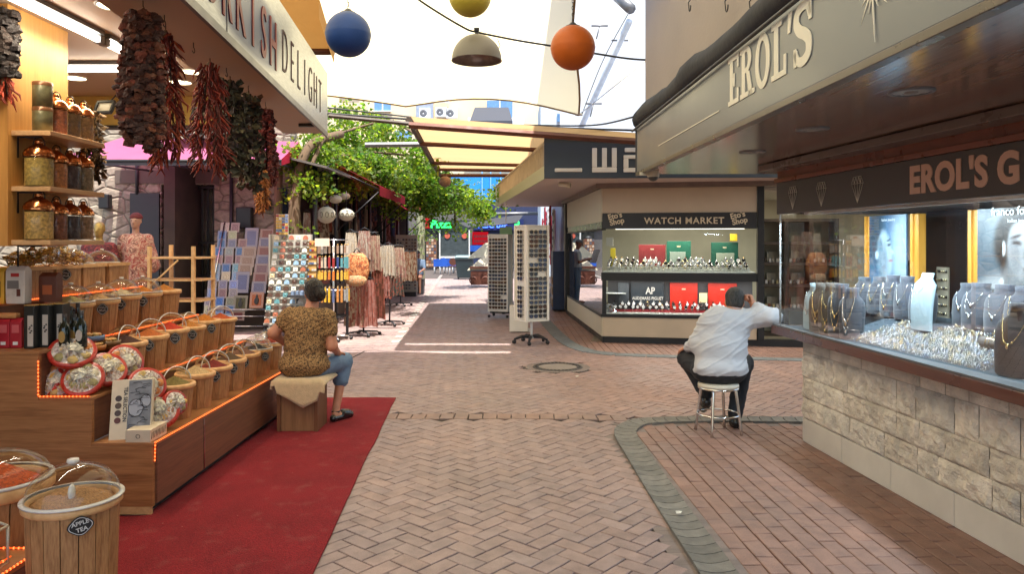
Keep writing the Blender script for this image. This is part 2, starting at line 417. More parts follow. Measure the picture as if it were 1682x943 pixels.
# litter, and a pale patch standing in for a spot of sunlight
m_lit = pm('sun_spot_and_paper', (.7,.68,.62), .8)
for k, (u, v, lb) in enumerate(((948,619,'small pale patch standing for a sun spot on the bricks near the manhole'),(1115,843,'white scrap lying in the concrete gutter'),(1640-15,770,None))):
    if lb is None: continue
    p = G(u, v, .012 if k == 0 else .02); q = MB()
    q.add([(-.03,-.02,0),(.01,-.035,.006),(.035,.0,.012),(.012,.034,.003),(-.028,.022,.009),(0,0,.016)], [(0,1,5),(1,2,5),(2,3,5),(3,4,5),(4,0,5)])
    tag(q.build('sun_spot_and_paper', m_lit, loc=None), lb, 'litter').location = p; bpy.context.scene.objects[-1].scale = (.6,.6,.8)
# ---------------------------------------------------------------- spice and sweets shop
w_count = wood('counter_wood', S(128,82,48), S(176,122,76), (.5,1,9), 1.2, .42, .4, .08, S(96,58,32))
w_front = wood('counter_front_wood', S(96,62,48), S(134,90,66), (1,.4,9), 1.2, .4, .45, .08, S(70,44,34))
w_panel = wood('oak_panel', S(176,122,58), S(206,152,80), (3,3,.25), 1.4, .45, .4, .04)
w_shelf = wood('shelf_oak', S(182,140,94), S(210,170,122), (3,.4,3), 1.4, .45, .4, .04)
w_slat = wood('basket_pine', S(128,86,52), S(190,144,96), (5,5,.7), 2.6, .5, .35, .12, S(70,36,18))
w_rim = wood('basket_rim', S(196,146,92), S(226,182,128), (2,2,2), 2, .45, .35, .04)
m_led = emit('led_orange', (1.0,.13,.03), 2.0)
m_ledbase = emit('led_tape', (1.0,.10,.012), .6)
TX = [-2.15,-2.53,-2.85,-3.2,-3.7]; TZ = [.445,.72,.995,1.27]; TE = [7.25,7.05,6.75,6.45]; Y0 = 4.45
ct = thing('stepped_counter', 'wood grain stepped counter with four display tiers beside the red carpet', 'counter', (-2.6,5.8,0))
q = MB(); prof = [(-4.6,.06),(TX[0]-.012,.06),(TX[0]-.012,TZ[0]-.02),(TX[1],TZ[0]-.02),(TX[1],TZ[1]-.02),(TX[2],TZ[1]-.02),(TX[2],TZ[2]-.02),(TX[3],TZ[2]-.02),(TX[3],TZ[3]-.02),(-4.6,TZ[3]-.02)]
q.prism([(x, Y0, z) for x, z in prof], (0,.03,0)); q.build('end_panel', w_count, ct)
for k in range(4):
    q = MB(); q.box2((TX[k+1]+.001 if k<3 else -4.6, Y0+.0, TZ[k]-.02), (TX[k]+.003, TE[k], TZ[k])); q.build('shelf', w_count, ct, bevel=.003)
    q = MB(); zb = .07 if k == 0 else TZ[k-1]
    if k == 0:
        q.box2((TX[0]-.02, Y0+.034, .07), (TX[0], 5.155, TZ[0]-.021)); q.build('front_panel', w_front, ct, bevel=.002)
        q = MB(); q.box2((TX[0]-.02, 5.172, .07), (TX[0], TE[0], TZ[0]-.021)); q.build('front_panel', w_front, ct, bevel=.002)
        q = MB(); q.box2((TX[0]-.018, 5.157, .07), (TX[0]+.004, 5.17, TZ[0]-.023)); q.build('joint_strip', m_steel, ct)
    else:
        q.box2((TX[k]-.03, Y0+.034, zb), (TX[k]-.012, TE[k], TZ[k]-.021)); q.build('riser', w_front, ct)
q = MB(); q.box2((-4.5, Y0+.04, .014), (TX[0]-.06, 7.2, .06)); q.build('plinth', m_dark, ct)
q = MB(); q.box2((-4.6, Y0-.002, .014), (TX[0]-.02, Y0+.02, .058)); q.build('skirting', w_shelf, ct)
q = MB(); q.prism([(-4.6,7.2,.06),(TX[0]-.02,7.2,.06),(TX[0]-.02,7.2,TZ[0]-.022),(TX[1]-.04,7.2,TZ[0]-.022),(-4.6,7.2,TZ[0]-.022)], (0,.02,0)); q.build('back_panel', w_count, ct)

def led(name, pts, label, step=.022):
    o = thing(name, label, 'LED strip', pts[0], 'orange LED strips along the counter tiers')
    q = MB(); q.tube(pts, .0035, 4); q.build('tape', m_ledbase, o)
    q = MB()
    for p in resample([Vector(p) for p in pts], step): q.ell(p, (.0052,)*3, 6, 4)
    q.build('diode', m_led, o)
led('led_strip', [(TX[0]+.006,7.2,TZ[0]+.004),(TX[0]+.006,Y0-.004,TZ[0]+.004),(TX[0]+.004,Y0-.006,TZ[0]-.11)], 'orange LED strip on the lowest counter edge above the red carpet')
led('led_strip', [(TX[1]+.006,7.0,TZ[1]+.004),(TX[1]+.006,5.12,TZ[1]+.004)], 'orange LED strip under the second tier of spice baskets')
led('led_strip', [(TX[2]+.006,6.7,TZ[2]+.004),(TX[2]+.006,4.95,TZ[2]+.004)], 'orange LED strip under the third tier of baskets')
led('led_strip', [(TX[3]+.006,6.4,TZ[3]+.004),(TX[3]+.006,4.46,TZ[3]+.004)], 'orange LED strip on the topmost tier below the coffee packs')
led('led_strip', [(TX[2]+.003,Y0-.005,TZ[2]-.06),(TX[2]+.003,Y0-.005,TZ[1]+.006),(TX[1]-.01,Y0-.005,TZ[1]+.006)], 'orange LED strip outlining the pile of red wrapped sweet plates')
led('led_strip', [(TX[2]-.02,Y0+.24,TZ[2]+.02),(TX[2]+.09,Y0+.5,TZ[2]-.03)], 'short orange LED strip slanting behind the stacked plates', .03)

# --- baskets
def basket_parts(r0, r1, h, nsl):
    b = MB()
    for i in range(nsl):
        a = 2*math.pi*i/nsl; w = 2*math.pi/nsl*.47
        pts = []
        for (r, z) in ((r0, 0), (r1, h)):
            for aa in (a-w, a+w):
                pts.append((r*math.cos(aa), r*math.sin(aa), z)); pts.append(((r-.012)*math.cos(aa), (r-.012)*math.sin(aa), z))
        b.add(pts, [(0,2,6,4),(1,5,7,3),(0,4,5,1),(2,3,7,6),(4,6,7,5),(0,1,3,2)])
    body = b.mesh('slats', w_slat)
    b = MB(); b.lathe([(r0-.014,0.006),(r1-.014,h)], n=24); lining = b.mesh('lining', pm('basket_lining_%d' % nsl, (.035,.018,.008), .9))
    b = MB(); b.lathe([(r1-.016,h-.03),(r1-.016,h+.004),(r1+.006,h+.004),(r1+.012,h-.004),(r1+.012,h-.022),(r1+.004,h-.03)], n=32); rim = b.mesh('rim', w_rim)
    b = MB(); rr = random.Random(3); prof = [(r1-.017, h-.012)]
    nr, na = 8, 28; vs = [(0,0,h+.055)]
    for i in range(1, nr+1):
        t = i/nr
        for j in range(na):
            a = 2*math.pi*j/na; rad = (r1-.016)*t; z = h-.014+(.065)*(1-t)**.9+rr.uniform(-.004,.004)*(1-t*.5); vs.append((rad*math.cos(a), rad*math.sin(a), z))
    fs = [(0, 1+j, 1+(j+1)%na) for j in range(na)]
    for i in range(nr-1): fs += [(1+i*na+j, 1+(i+1)*na+j, 1+(i+1)*na+(j+1)%na, 1+i*na+(j+1)%na) for j in range(na)]
    b.add(vs, fs, None, True)
    heap = b.mesh('spice', m_spice)
    b = MB(); dome = [( (r1+.004), h+.006), (r1+.002, h+.02)]+[((r1)*math.cos(t*math.pi/2), h+.02+.105*r1/.135*math.sin(t*math.pi/2)) for t in [i/9 for i in range(1,10)]]
    b.lathe(dome, n=32); lid = b.mesh('lid', m_clear)
    b = MB(); b.lathe([(r1-.002,h+.005),(r1+.012,h+.005),(r1+.012,h+.012),(r1-.002,h+.012)], n=32); flange = b.mesh('flange', m_lidrim)
    zt = h+.02+.105*r1/.135
    b = MB(); b.lathe([(0,zt+.014),(.016,zt+.012),(.016,zt+.002),(.01,zt-.002)], n=12); knob = b.mesh('knob', m_lidrim)
    return dict(body=body, lining=lining, rim=rim, heap=heap, lid=lid, flange=flange, knob=knob)
m_spice = pm('ground_spice', (1,1,1), .95, src='obj', var=.45, scale=120, bump=.8, bscale=180)
m_lidrim = pm('clear_rim', (.66,.63,.58), .25, spec=.6)
m_slate = pm('tag_slate', (.012,.013,.014), .6); m_chalk = pm('chalk', (.62,.62,.6), .9)
BS = basket_parts(.112, .135, .245, 14)
BB = basket_parts(.158, .174, .575, 17)
def tag_mesh(w, h):
    b = MB(); pts = []
    for i in range(28):
        a = 2*math.pi*i/28; k = 1+.07*math.cos(4*a); pts.append((w*k*math.cos(a), 0, h*k*math.sin(a)))
    b.prism(pts, (0,.005,0)); face = b.mesh('tag', m_slate)
    b = MB(); n = len(pts)
    ins = [(x*.9, -.0012, z*.9) for x, y, z in pts]; ins2 = [(x*.84, -.0012, z*.84) for x, y, z in pts]
    b.add(ins+ins2, [(i, (i+1)%n, n+(i+1)%n, n+i) for i in range(n)]); border = b.mesh('border', m_chalk)
    b = MB(); rr = random.Random(5)
    for row in (.25, -.2):
        x = -.55*w
        while x < .5*w:
            L = rr.uniform(.08,.16)*w; z = row*h+rr.uniform(-.1,.1)*h
            b.tube([(x,-.002,z-.1*h),(x+L*.5,-.002,z+.16*h),(x+L,-.002,z-.08*h)], .0011, 3); x += L*1.25
    return face, border, b.mesh('chalk_writing', m_chalk)
TG = tag_mesh(.036, .04)
SPICE = {'olive green herb': S(120,104,52), 'pale oat coloured spice': S(196,164,116), 'dark red berry': S(120,34,26), 'brown seed': S(88,66,44), 'rosy brown seed': S(122,84,66), 'black tea': S(40,38,42), 'brick red spice': S(140,46,28),
 'dark brown spice': S(66,34,22), 'orange brown spice': S(176,92,32), 'bright red pepper': S(178,48,16), 'ochre spice': S(178,112,42), 'golden turmeric': S(186,110,26), 'orange paprika': S(180,78,30),
 'pale green tea': S(168,150,96), 'cream coloured herb': S(196,176,140), 'tan nut': S(190,150,100), 'yellow dried fruit': S(206,156,60), 'brown nut': S(172,128,84)}
def basket(loc, B, spice, lid, tagged, label, group, rz=0, tag_ang=-35, size=(.135,.245)):
    o = thing('spice_basket', label, 'basket', loc, group, rz); k_ = rnd.uniform(.95,1.03); o.scale = (k_,k_,rnd.uniform(.95,1.05)) if size[1] < .3 else (1,1,1)
    inst('slats', B['body'], o); inst('lining', B['lining'], o); inst('rim', B['rim'], o); inst('spice', B['heap'], o, color=SPICE[spice])
    if lid == 'on':
        l = inst('lid', B['lid'], o); inst('flange', B['flange'], l); inst('knob', B['knob'], l)
    elif lid == 'half':
        # half open cover slid back over the far half
        b = MB(); r1, h = size
        b.lathe([(r1*math.cos(t*math.pi/2), h+.008+.11*r1/.135*math.sin(t*math.pi/2)) for t in [i/9 for i in range(0,10)]], n=20, a0=R(60), a1=R(262)); l = b.build('lid', m_clear, o, local=True)
        b = MB(); b.tube([(r1*math.cos(R(60))*math.cos(t)*1.0-0.0, r1*math.sin(R(60))*math.cos(t), h+.008+.11*r1/.135*math.sin(t)) for t in [i/10*math.pi/2 for i in range(11)]], .004, 5)
        b.tube([(r1*math.cos(R(262))*math.cos(t), r1*math.sin(R(262))*math.cos(t), h+.008+.11*r1/.135*math.sin(t)) for t in [i/10*math.pi/2 for i in range(11)]], .004, 5); b.build('lid_rim', m_lidrim, l, local=True)
    if tagged:
        r1, h = size; a = R(tag_ang)-rz
        M = RZ(a+math.pi/2) @ T(0, -(r1+.014), h-.055) if False else Matrix.Translation((math.cos(a)*(r1+.018), math.sin(a)*(r1+.018), h-.06)) @ RZ(a+math.pi/2)
        t = inst('tag', TG[0], o, M); inst('border', TG[1], t); inst('chalk_writing', TG[2], t)
    return o
rows = [
 (0, -2.33, [5.10,5.44,5.77,6.09,6.40,6.74,7.08], ['olive green herb','pale oat coloured spice','dark red berry','brown seed','rosy brown seed','black tea','brick red spice'], ['half','half','half','half','half','on','on'], [0,0,1,1,1,1,0]),
 (1, -2.69, [5.15,5.48,5.81,6.14,6.47,6.82], ['dark brown spice','orange brown spice','bright red pepper','ochre spice','golden turmeric','orange paprika'], ['half','half','half','half',None,'half'], [1,1,1,1,1,0]),
 (2, -3.02, [5.06,5.40,5.72,6.05,6.42], ['pale green tea','tan nut','cream coloured herb','golden turmeric','ochre spice'], ['on','on','on','on',None], [1,1,1,1,0]),
]
TN = ['lowest','second','third']
for k, x, ys, sp, lids, tg in rows:
    for i, y in enumerate(ys):
        lid = {'on':'under a clear dome', 'half':'with its clear cover half open', None:'without a cover'}[lids[i]]
        basket((x, y, TZ[k]+.001), BS, sp[i], lids[i], tg[i], f'slatted basket of {sp[i]}, {ORD[i]} from the front on the {TN[k]} tier', 'slatted spice baskets on the counter tiers', rz=rnd.uniform(-.3,.3), tag_ang=-52+rnd.uniform(-14,14))
# square crates on the top tier
def crate(loc, w, d, h, label, lid):
    o = thing('wooden_crate', label, 'crate', loc, 'slatted crates on the topmost tier')
    q = MB()
    for i in range(6):
        xx = -w/2+(i+.5)*w/6; q.box((xx, -d/2, h/2), (w/6-.003, .012, h))
        q.box((xx, d/2, h/2), (w/6-.003, .012, h))
    for i in range(6):
        yy = -d/2+(i+.5)*d/6
        for sx in (-1, 1): q.box((sx*(w/2-.006+.007), yy, h/2), (.012, d/6-.003, h))
    q.build('slats', w_slat, o, local=True)
    q = MB(); q.box((0,0,h-.02), (w-.02,d-.02,.04)); q.build('filling', pm('nuts', S(196,156,96), .9, bump=.9, bscale=90), o, local=True)
    q = MB()
    for sx in (-1,1): q.box((sx*(w/2+.006),0,h+.004),(.016,d+.028,.024))
    for sy in (-1,1): q.box((0,sy*(d/2+.006),h+.004),(w-.004,.016,.024))
    q.build('rim', w_rim, o, local=True)
    if lid:
        q = MB(); q.lathe([(w*.47*math.cos(t*math.pi/2), h+.02+.10*math.sin(t*math.pi/2)) for t in [i/9 for i in range(10)]], n=28); l = q.build('lid', m_clear, o, local=True)
        q = MB(); q.lathe([(w*.47-.006,h+.017),(w*.47+.006,h+.017),(w*.47+.006,h+.024),(w*.47-.006,h+.024)], n=28); q.build('flange', m_lidrim, l, local=True)
        q = MB(); q.lathe([(0,h+.134),(.014,h+.132),(.014,h+.12),(.008,h+.116)], n=10); q.build('knob', m_lidrim, l, local=True)
    return o
cr = []
for i, (y, lid, lb) in enumerate(((5.06,0,'slatted crate heaped with bags of pasta on the topmost tier'),(5.39,0,'slatted crate with a dark oval price tag on the topmost tier'),(5.72,1,'slatted crate under a clear dome beside the farthest crate'),(6.08,1,'slatted crate under a clear dome at the far end of the topmost tier'))):
    cr.append(crate((-3.37, y, 1.271), .27, .30, .20, lb, lid))
t = inst('tag', TG[0], cr[1], Matrix.Translation((.155,-.06,.15)) @ RZ(R(55))); inst('border', TG[1], t); inst('chalk_writing', TG[2], t)
# bags of pasta
m_bag = glass('cellophane', (1,.98,.94), .9, .12, .1)
def crumple(mb, c, r, col=None, seed=0, amp=.25, nu=16, nv=10, M=None):
    rr = random.Random(seed); off = Vector((rr.uniform(0,50),)*3); b = MB(); b.ell((0,0,0), r, nu, nv)
    vs = []
    for v in b.v:
        v = Vector(v); k = 1+amp*mnoise.noise(v*(3.2/max(r))+off)+amp*.5*mnoise.noise(v*(8/max(r))+off); vs.append(v*k+Vector(c))
    mb.add(vs, b.f, col, False, M)
for i, (u, v, d, r, lb) in enumerate(((108/1,424,4.95,(.10,.09,.05),'clear bag of yellow pasta lying at the near end of the top crates'),(72,415,5.0,(.09,.1,.075),'tall pointed clear bag of yellow pasta on the top crates'),(98,416,5.15,(.075,.09,.07),'clear bag of pale pasta standing on the top crates'),(122,421,5.35,(.08,.09,.055),'plump bag of golden pasta beside the clear domes'))):
    if i == 0: u = 38
    p = P(u, v, d); o = thing('pasta_bag', lb, 'bag', p-Vector((0,0,r[2])), 'bags of pasta on the top crates')
    q = MB(); rr = random.Random(i)
    for k in range(90):
        a = Vector((rr.gauss(0,.42)*r[0], rr.gauss(0,.42)*r[1], r[2]*(rr.uniform(.15,1.35)))); dd = Vector((rr.gauss(0,1), rr.gauss(0,1), rr.gauss(0,.5))).normalized()*.02
        q.tube([a-dd, a+dd*.2+Vector((0,0,.004)), a+dd], .0045, 4)
    q.build('pasta', pm('pasta_%d' % i, S(214,168,70), .6, var=.3, scale=60), o, local=True)
    q = MB(); crumple(q, (0,0,r[2]*.85), (r[0]*1.05, r[1]*1.05, r[2]*1.02), None, i, .3); q.build('wrap', m_bag, o, local=True)
# dome lids' cups standing as coffee packs
def pack(name, loc, w, d, h, face, label, cat, group, extra=None, rz=0, top='pinch'):
    o = thing(name, label, cat, loc, group, rz)
    q = MB(); n = 6
    if top == 'pinch':
        vs = []
        for z, kx, ky in ((0,.96,.96),(.02*1,1,1),(h*.5,1.02,1.03),(h*.88,1,1),(h*.95,.98,.6),(h,.96,.12)):
            vs += [(sx*w/2*kx, sy*d/2*ky, z) for sx, sy in ((-1,-1),(1,-1),(1,1),(-1,1))]
        fs = [(3,2,1,0)]+[(k*4+i, k*4+(i+1)%4, k*4+4+(i+1)%4, k*4+4+i) for k in range(5) for i in range(4)]+[(20,21,22,23)]
        q.add(vs, fs)
    else: q.box((0,0,h/2), (w,d,h))
    b = q.build('packet' if top == 'pinch' else 'carton', face, o, local=True, bevel=.003)
    for nm, c, s, mat in extra or []:
        q = MB(); q.box(c, s); q.build(nm, mat, o, local=True)
    return o
def flat(n, c, r=.45): return pm(n, c, r, var=.1, scale=12)
p = P(31, 490, 4.62)
pack('coffee_packet', (p.x,p.y,1.271), .118, .07, .235, flat('silver_pack', S(196,190,182), .3), 'silver grey coffee packet with a red emblem below the pasta bags', 'packet', 'packets on the topmost tier',
     [('emblem', (.0,-.0375,.18), (.05,.003,.022), flat('emblem_red', S(170,30,26))), ('print', (-.012,-.0375,.12), (.07,.003,.05), flat('print_grey', S(110,108,106))), ('print', (.022,-.0375,.07), (.022,.003,.045), flat('print_brown', S(90,40,30)))])
pack('coffee_packet', (p.x-.125,p.y,1.271), .11, .07, .225, flat('yellow_pack', S(206,160,50)), 'yellow coffee packet with brown print at the frame edge beside the silver one', 'packet', 'packets on the topmost tier',
     [('print', (0,-.0375,.09), (.07,.003,.10), flat('print_choc', S(96,54,34)))])
pack('coffee_packet', (p.x+.125,p.y+.12,1.271), .11, .07, .19, flat('brown_pack', S(96,48,30)), 'brown packet with an orange picture behind the silver coffee packet', 'packet', 'packets on the topmost tier',
     [('print', (0,-.0375,.08), (.06,.003,.06), flat('print_orange', S(176,88,40)))])
# red packs, oil cartons, bottles on the third step
z3 = TZ[2]+.001
m_redp = flat('red_pack', S(168,34,48), .35); m_redl = flat('red_pack_pale', S(206,96,100))
for i, u in enumerate((-8, 11, 31)):
    p = P(u, 575, 4.62); pack('red_packet', (p.x, p.y, z3), .072, .06, .185, m_redp, ['red tea packet at the very edge of the frame','red tea packet in the middle of the red three','red tea packet next to the black oil cartons'][i], 'packet', 'red packets on the third step',
        [('print', (0,-.0325,.12), (.045,.003,.05), m_redl), ('barcode', (0,-.0325,.03), (.03,.003,.02), m_white)])
q = MB(); p = P(22, 524, 4.66); q.box((0,0,0), (.12,.05,.035))
tag(q.build('nougat_bar', pm('nougat', S(196,140,84), .5), bevel=.012), 'pale brown wrapped bar lying on top of the red packets', 'sweet').location = (p.x, 4.62, z3+.2)
m_cart = flat('black_carton', (.012,.013,.012), .35); m_gold = pm('gold_foil', (.65,.45,.16), .3, .8); m_lab = flat('grey_label', S(186,178,168)); 
for i, u in enumerate((54, 68, 82)):
    p = P(u, 572, 4.6); o = pack('oil_carton', (p.x, p.y+.06*i, z3), .062, .08, .265, m_cart, f'tall black olive oil carton with grey label, {ORD[i]} of three from the red packets', 'carton', 'black oil cartons on the third step',
        [('label', (.012,-.0425,.11), (.034,.003,.19), m_lab), ('cap', (0,0,.268), (.06,.078,.006), m_gold)], top='box')
    q = MB()
    for k in range(5): q.ell((.012+.008*math.sin(k*2), -.0445, .10+.011*k), (.007,.001,.005), 8, 4, None)
    q.build('olive_print', m_cart, o, local=True)
m_bot = pm('dark_glass', (.008,.014,.008), .08, spec=.7); m_labg = flat('label_gold', S(170,140,80)); 
for i, (u, dy) in enumerate(((100,.12),(106,0),(116,.2),(122,.1),(134,.02),(128,.25))):
    p = P(u, 572, 4.62+dy); o = thing('oil_bottle', ['small dark oil bottle behind the cartons','dark oil bottle with gold oval label beside the cartons','dark oil bottle in the back row of bottles','dark oil bottle with red cap between the labelled two','dark oil bottle with pale label nearest the spice baskets','tall dark oil bottle behind the pale labelled one'][i], 'bottle', (p.x,p.y,z3), 'dark oil bottles on the third step')
    h = [.2,.21,.24,.2,.23,.26][i]
    q = MB(); q.lathe([(0,0),(.03,0),(.032,.01),(.032,h*.55),(.024,h*.68),(.011,h*.76),(.011,h*.9)], n=14); q.build('glass', m_bot, o, local=True)
    q = MB(); q.lathe([(.013,h*.88),(.013,h),(0,h)], n=12); q.build('cap', m_dark, o, local=True)
    q = MB(); M = Matrix.Translation((0,-.0325,h*.33)); pts = [(.02*math.cos(a*math.pi/8),0,.036*math.sin(a*math.pi/8)) for a in range(16)]; q.prism(pts, (0,.004,0), None, M); q.build('label', m_labg if i != 4 else m_lab, o, local=True)

# wrapped plates of sweets
m_wrapred = pm('red_tray', S(176,52,40), .3, var=.3, scale=30); m_cello = glass('wrap_film', (1,.97,.95), 1.0, .1, .06)
def plate(loc, M, label, seed, r=.115):
    o = thing('wrapped_sweet_plate', label, 'plate', loc, 'red plates of sweets in clear wrap'); o.matrix_world = Matrix.Translation(loc) @ M
    q = MB(); q.lathe([(0,-.045),(r*.8,-.045),(r*.99,-.028),(r*1.02,-.004),(r*.98,.010),(r*.7,.0)], n=28); q.lathe([(0,.0),(r*.72,.0)], n=28); q.build('tray', m_wrapred, o, local=True)
    rr = random.Random(seed); q = MB()
    for k in range(7):
        a = 2*math.pi*k/7+rr.uniform(0,.3); rad = r*rr.uniform(.3,.66)
        col = rr.choice([S(206,166,84), S(200,190,160), S(176,150,90), S(190,120,60), S(150,140,90)])
        crumple(q, (rad*math.cos(a), rad*math.sin(a), .012), (r*.26, r*.26, .018), col, rr.randint(0,99), .2, 8, 6)
    q.build('sweets', m_attr, o, local=True)
    # gathered film: radial pleats
    na, nr = 44, 7; vs = []; 
    for i in range(nr):
        t = i/(nr-1)
        for j in range(na):
            a = 2*math.pi*j/na; ple = (.012*(t*(1-t)*3)+.003)*(1 if (j+int(rr.random()*1.4)) % 2 else -1)*(.3+1.1*rr.random()); rad = r*(.84-t*.78)
            vs.append((rad*math.cos(a), rad*math.sin(a), .006+.036*math.sin(t*math.pi/2)+ple*(1 if 0<i<nr-1 else .2)))
    fs = [(i*na+j, i*na+(j+1)%na, (i+1)*na+(j+1)%na, (i+1)*na+j) for i in range(nr-1) for j in range(na)]
    q = MB(); q.add(vs, fs, None, False); q.build('film', m_film, o, local=True)
    q = MB(); crumple(q, (r*.12, -r*.05, .042), (r*.36, r*.30, .02), None, seed+9, .6, 14, 8); q.build('bow', pm('silver_ribbon', S(205,200,180), .35, .2, var=.4, scale=60) if seed == 0 else bpy.data.materials['silver_ribbon'], o, local=True)
    return o
def film_mat():
    m, t, out = nt('pleated_film'); tr = N(t, 'ShaderNodeBsdfTransparent'); b = bsdf(t, None, (.78,.74,.66), .22, 0, .8)
    co = coords(t); n = N(t, 'ShaderNodeTexNoise'); n.inputs['Scale'].default_value = 45; t.links.new(co, n.inputs[0])
    f = ramp(t, n.outputs['Fac'], [(.35, (.34,)*3), (.65, (.88,)*3)])
    mx = N(t, 'ShaderNodeMixShader'); t.links.new(f, mx.inputs[0]); t.links.new(tr.outputs[0], mx.inputs[1]); t.links.new(b.outputs[0], mx.inputs[2]); t.links.new(mx.outputs[0], out.inputs[0]); return m
m_film = film_mat()
def face_dir(nx, ny, nz, roll=0):
    z = Vector((nx,ny,nz)).normalized(); q_ = z.to_track_quat('Z', 'Y').to_matrix().to_4x4(); return q_ @ RZ(roll)
PL = [(119,577,4.62,(.35,-.55,.85),'big wrapped plate of yellow sweets lying on top of the pile'),(96,628,4.58,(-.05,-.85,.55),'wrapped plate standing in the LED corner, second from the wood end'),(80,625,4.6,(-.5,-.75,.4),'wrapped plate standing farthest into the LED corner, mostly red'),
      (136,622,4.55,(.25,-.75,.65),'wrapped plate leaning in front of the LED corner with a large silver bow'),(176,606,4.72,(.55,-.5,.65),'wrapped plate standing behind the cardboard gift box'),(206,594,4.88,(.75,-.55,.5),'wrapped plate with yellow sweet standing before the dark brown spice basket'),
      (242,632,4.82,(.65,-.6,.55),'round wrapped plate with flower shaped film beside the gift box'),(288,662,4.86,(.85,-.45,.35),'small wrapped plate leaning on the herb basket by the LED edge'),(262,676,4.78,(.3,-.7,.65),'wrapped plate with pale film behind the small white box')]
for i, (u, v, d, nrm, lb) in enumerate(PL):
    plate(P(u, v, d), face_dir(*nrm, roll=i), lb, i, .135 if i == 0 else (.085 if i == 7 else .12))
for i, (u, v, d, lb, c) in enumerate(((151,554,4.9,'round blue banded box of sweets on the second tier',S(90,110,140)),(178,562,5.0,'round tray of nut sweets beside the blue banded box',S(120,90,50)),(153,570,4.85,'round golden tray beneath the blue banded box',S(170,110,40)))):
    p = P(u, v, d); o = thing('sweet_tin', lb, 'sweet box', (p.x,p.y,p.z-.02), 'round sweet boxes behind the plates')
    q = MB(); q.lathe([(0,0),(.075,0),(.078,.03),(.07,.032)], n=22); q.build('tin', flat('tin_%d' % i, c, .3), o, local=True)
    q = MB()
    for k in range(16): q.ell((.05*math.cos(k*.8)*rnd.uniform(.3,1),.05*math.sin(k*.8)*rnd.uniform(.3,1),.036),(.018,.018,.012),7,5,S(190+rnd.randint(-20,20),140,70))
    q.build('sweets', m_attr, o, local=True)
# gift box and small white box
m_card = flat('cream_card', S(206,190,164), .5); m_pic = pm('blue_print', S(120,122,128), .5, var=.5, scale=14); m_ink = flat('dark_ink', S(54,46,44))
M = frame(P(180,728,4.5), Vector((1,.28,.02)), Vector((-.25,.32,1)))
o = thing('gift_box', 'upright cream tea gift box with blue grey ornament leaning on the wrapped plates', 'box', M.translation); o.matrix_world = M
q = MB(); q.box((.11,.19,-.03), (.235,.385,.06)); q.build('carton', m_card, o, local=True, bevel=.003)
q = MB(); q.box((.155,.19,.002), (.13,.365,.004)); q.build('picture', m_pic, o, local=True)
q = MB()
for k in range(26):
    a = k*1.1; q.tube([(.155+.06*math.sin(a)*((k%5)/5+.2), .04+k*.0125, .0055),(.155+.06*math.sin(a+.8)*((k%5)/5+.2), .05+k*.0125, .0055),(.155+.055*math.sin(a+1.6), .045+k*.0125, .0055)], .0018, 3)
for cx, cy, rx in ((.135,.2,.042),(.19,.24,.03)):
    q.tube([(cx+rx*math.cos(a/16*2*math.pi), cy+rx*1.3*math.sin(a/16*2*math.pi), .0055) for a in range(17)], .002, 3)
q.build('ornament', m_ink, o, local=True)
q = MB()
for cx, cy, rx in ((.135,.2,.04),(.19,.24,.028)):
    q.prism([(cx+rx*math.cos(a/16*2*math.pi), cy+rx*1.3*math.sin(a/16*2*math.pi), .0042) for a in range(16)], (0,0,.0006))
q.build('medallion', flat('pic_pale', S(150,152,160)), o, local=True)
for k in range(4):
    q = MB(); q.prism([(.035+.019*math.cos(a/12*2*math.pi), .13+.045*k+.019*math.sin(a/12*2*math.pi), .001) for a in range(12)], (0,0,.0018)); q.build('round_print', flat('round_%d' % k, [S(90,40,30),S(70,50,40),S(80,60,44),S(60,40,34)][k]), o, local=True)
me = text_mesh('TEA SELECTION', .03, .0008, .0006, frame((.064,.335,.0015), (0,-1,0), (1,0,0))); me.materials.clear(); me.materials.append(m_ink)
inst('lettering', me, o)
o = thing('white_box', 'small white patterned box lying in front of the gift box', 'box', (0,0,0)); M = frame(P(206,731,4.46), Vector((1,.02,0)), Vector((0,0,1))); o.matrix_world = M
q = MB(); q.box((.075,.05,-.11), (.15,.075,.22)); q.build('carton', m_card, o, local=True, bevel=.002)
q = MB(); q.tube([(.075+.012*math.cos(a/8*2*math.pi), .05+.012*math.sin(a/8*2*math.pi), .001) for a in range(9)], .0022, 3)
for k in range(10): q.tube([(.151,.03,-.01-.02*k),(.151,.07,-.02-.02*k)], .0018, 3)
q.build('print', m_ink, o, local=True)
# ---------------------------------------------------------------- spice shop structure
m_ceil = pm('shop_ceiling', S(196,170,146), .6, var=.06, scale=2)
m_yellow = pm('yellow_wall', S(206,176,96), .7, var=.1, scale=2)
m_under = pm('sign_underside', S(176,150,128), .55, var=.08)
m_trim = pm('grey_trim', S(112,112,114), .4, .3)
def sgx(y, off=0): return -1.2-.1*y+off
sh = thing('spice_shop', 'spice and sweets shop with warm lit ceiling and brushed steel sign along its front', 'shop', (-3,3,0))
ZC = 3.08
def para(q, y0, y1, o0, o1, z0, z1):
    pts = [(sgx(y0,o0),y0,z0),(sgx(y0,o1),y0,z0),(sgx(y1,o1),y1,z0),(sgx(y1,o0),y1,z0)]
    q.prism(pts, (0,0,z1-z0))
q = MB(); q.prism([(-5.2,-.5,ZC),(sgx(-.5,-.475),-.5,ZC),(sgx(7.2,-.475),7.2,ZC),(-5.2,7.2,ZC)], (0,0,.12)); q.build('ceiling', m_ceil, sh)
q = MB(); q.box2((-5.2,7.205,2.8), (sgx(7.2,-.475),7.36,ZC+.12)); q.build('header', m_yellow, sh)
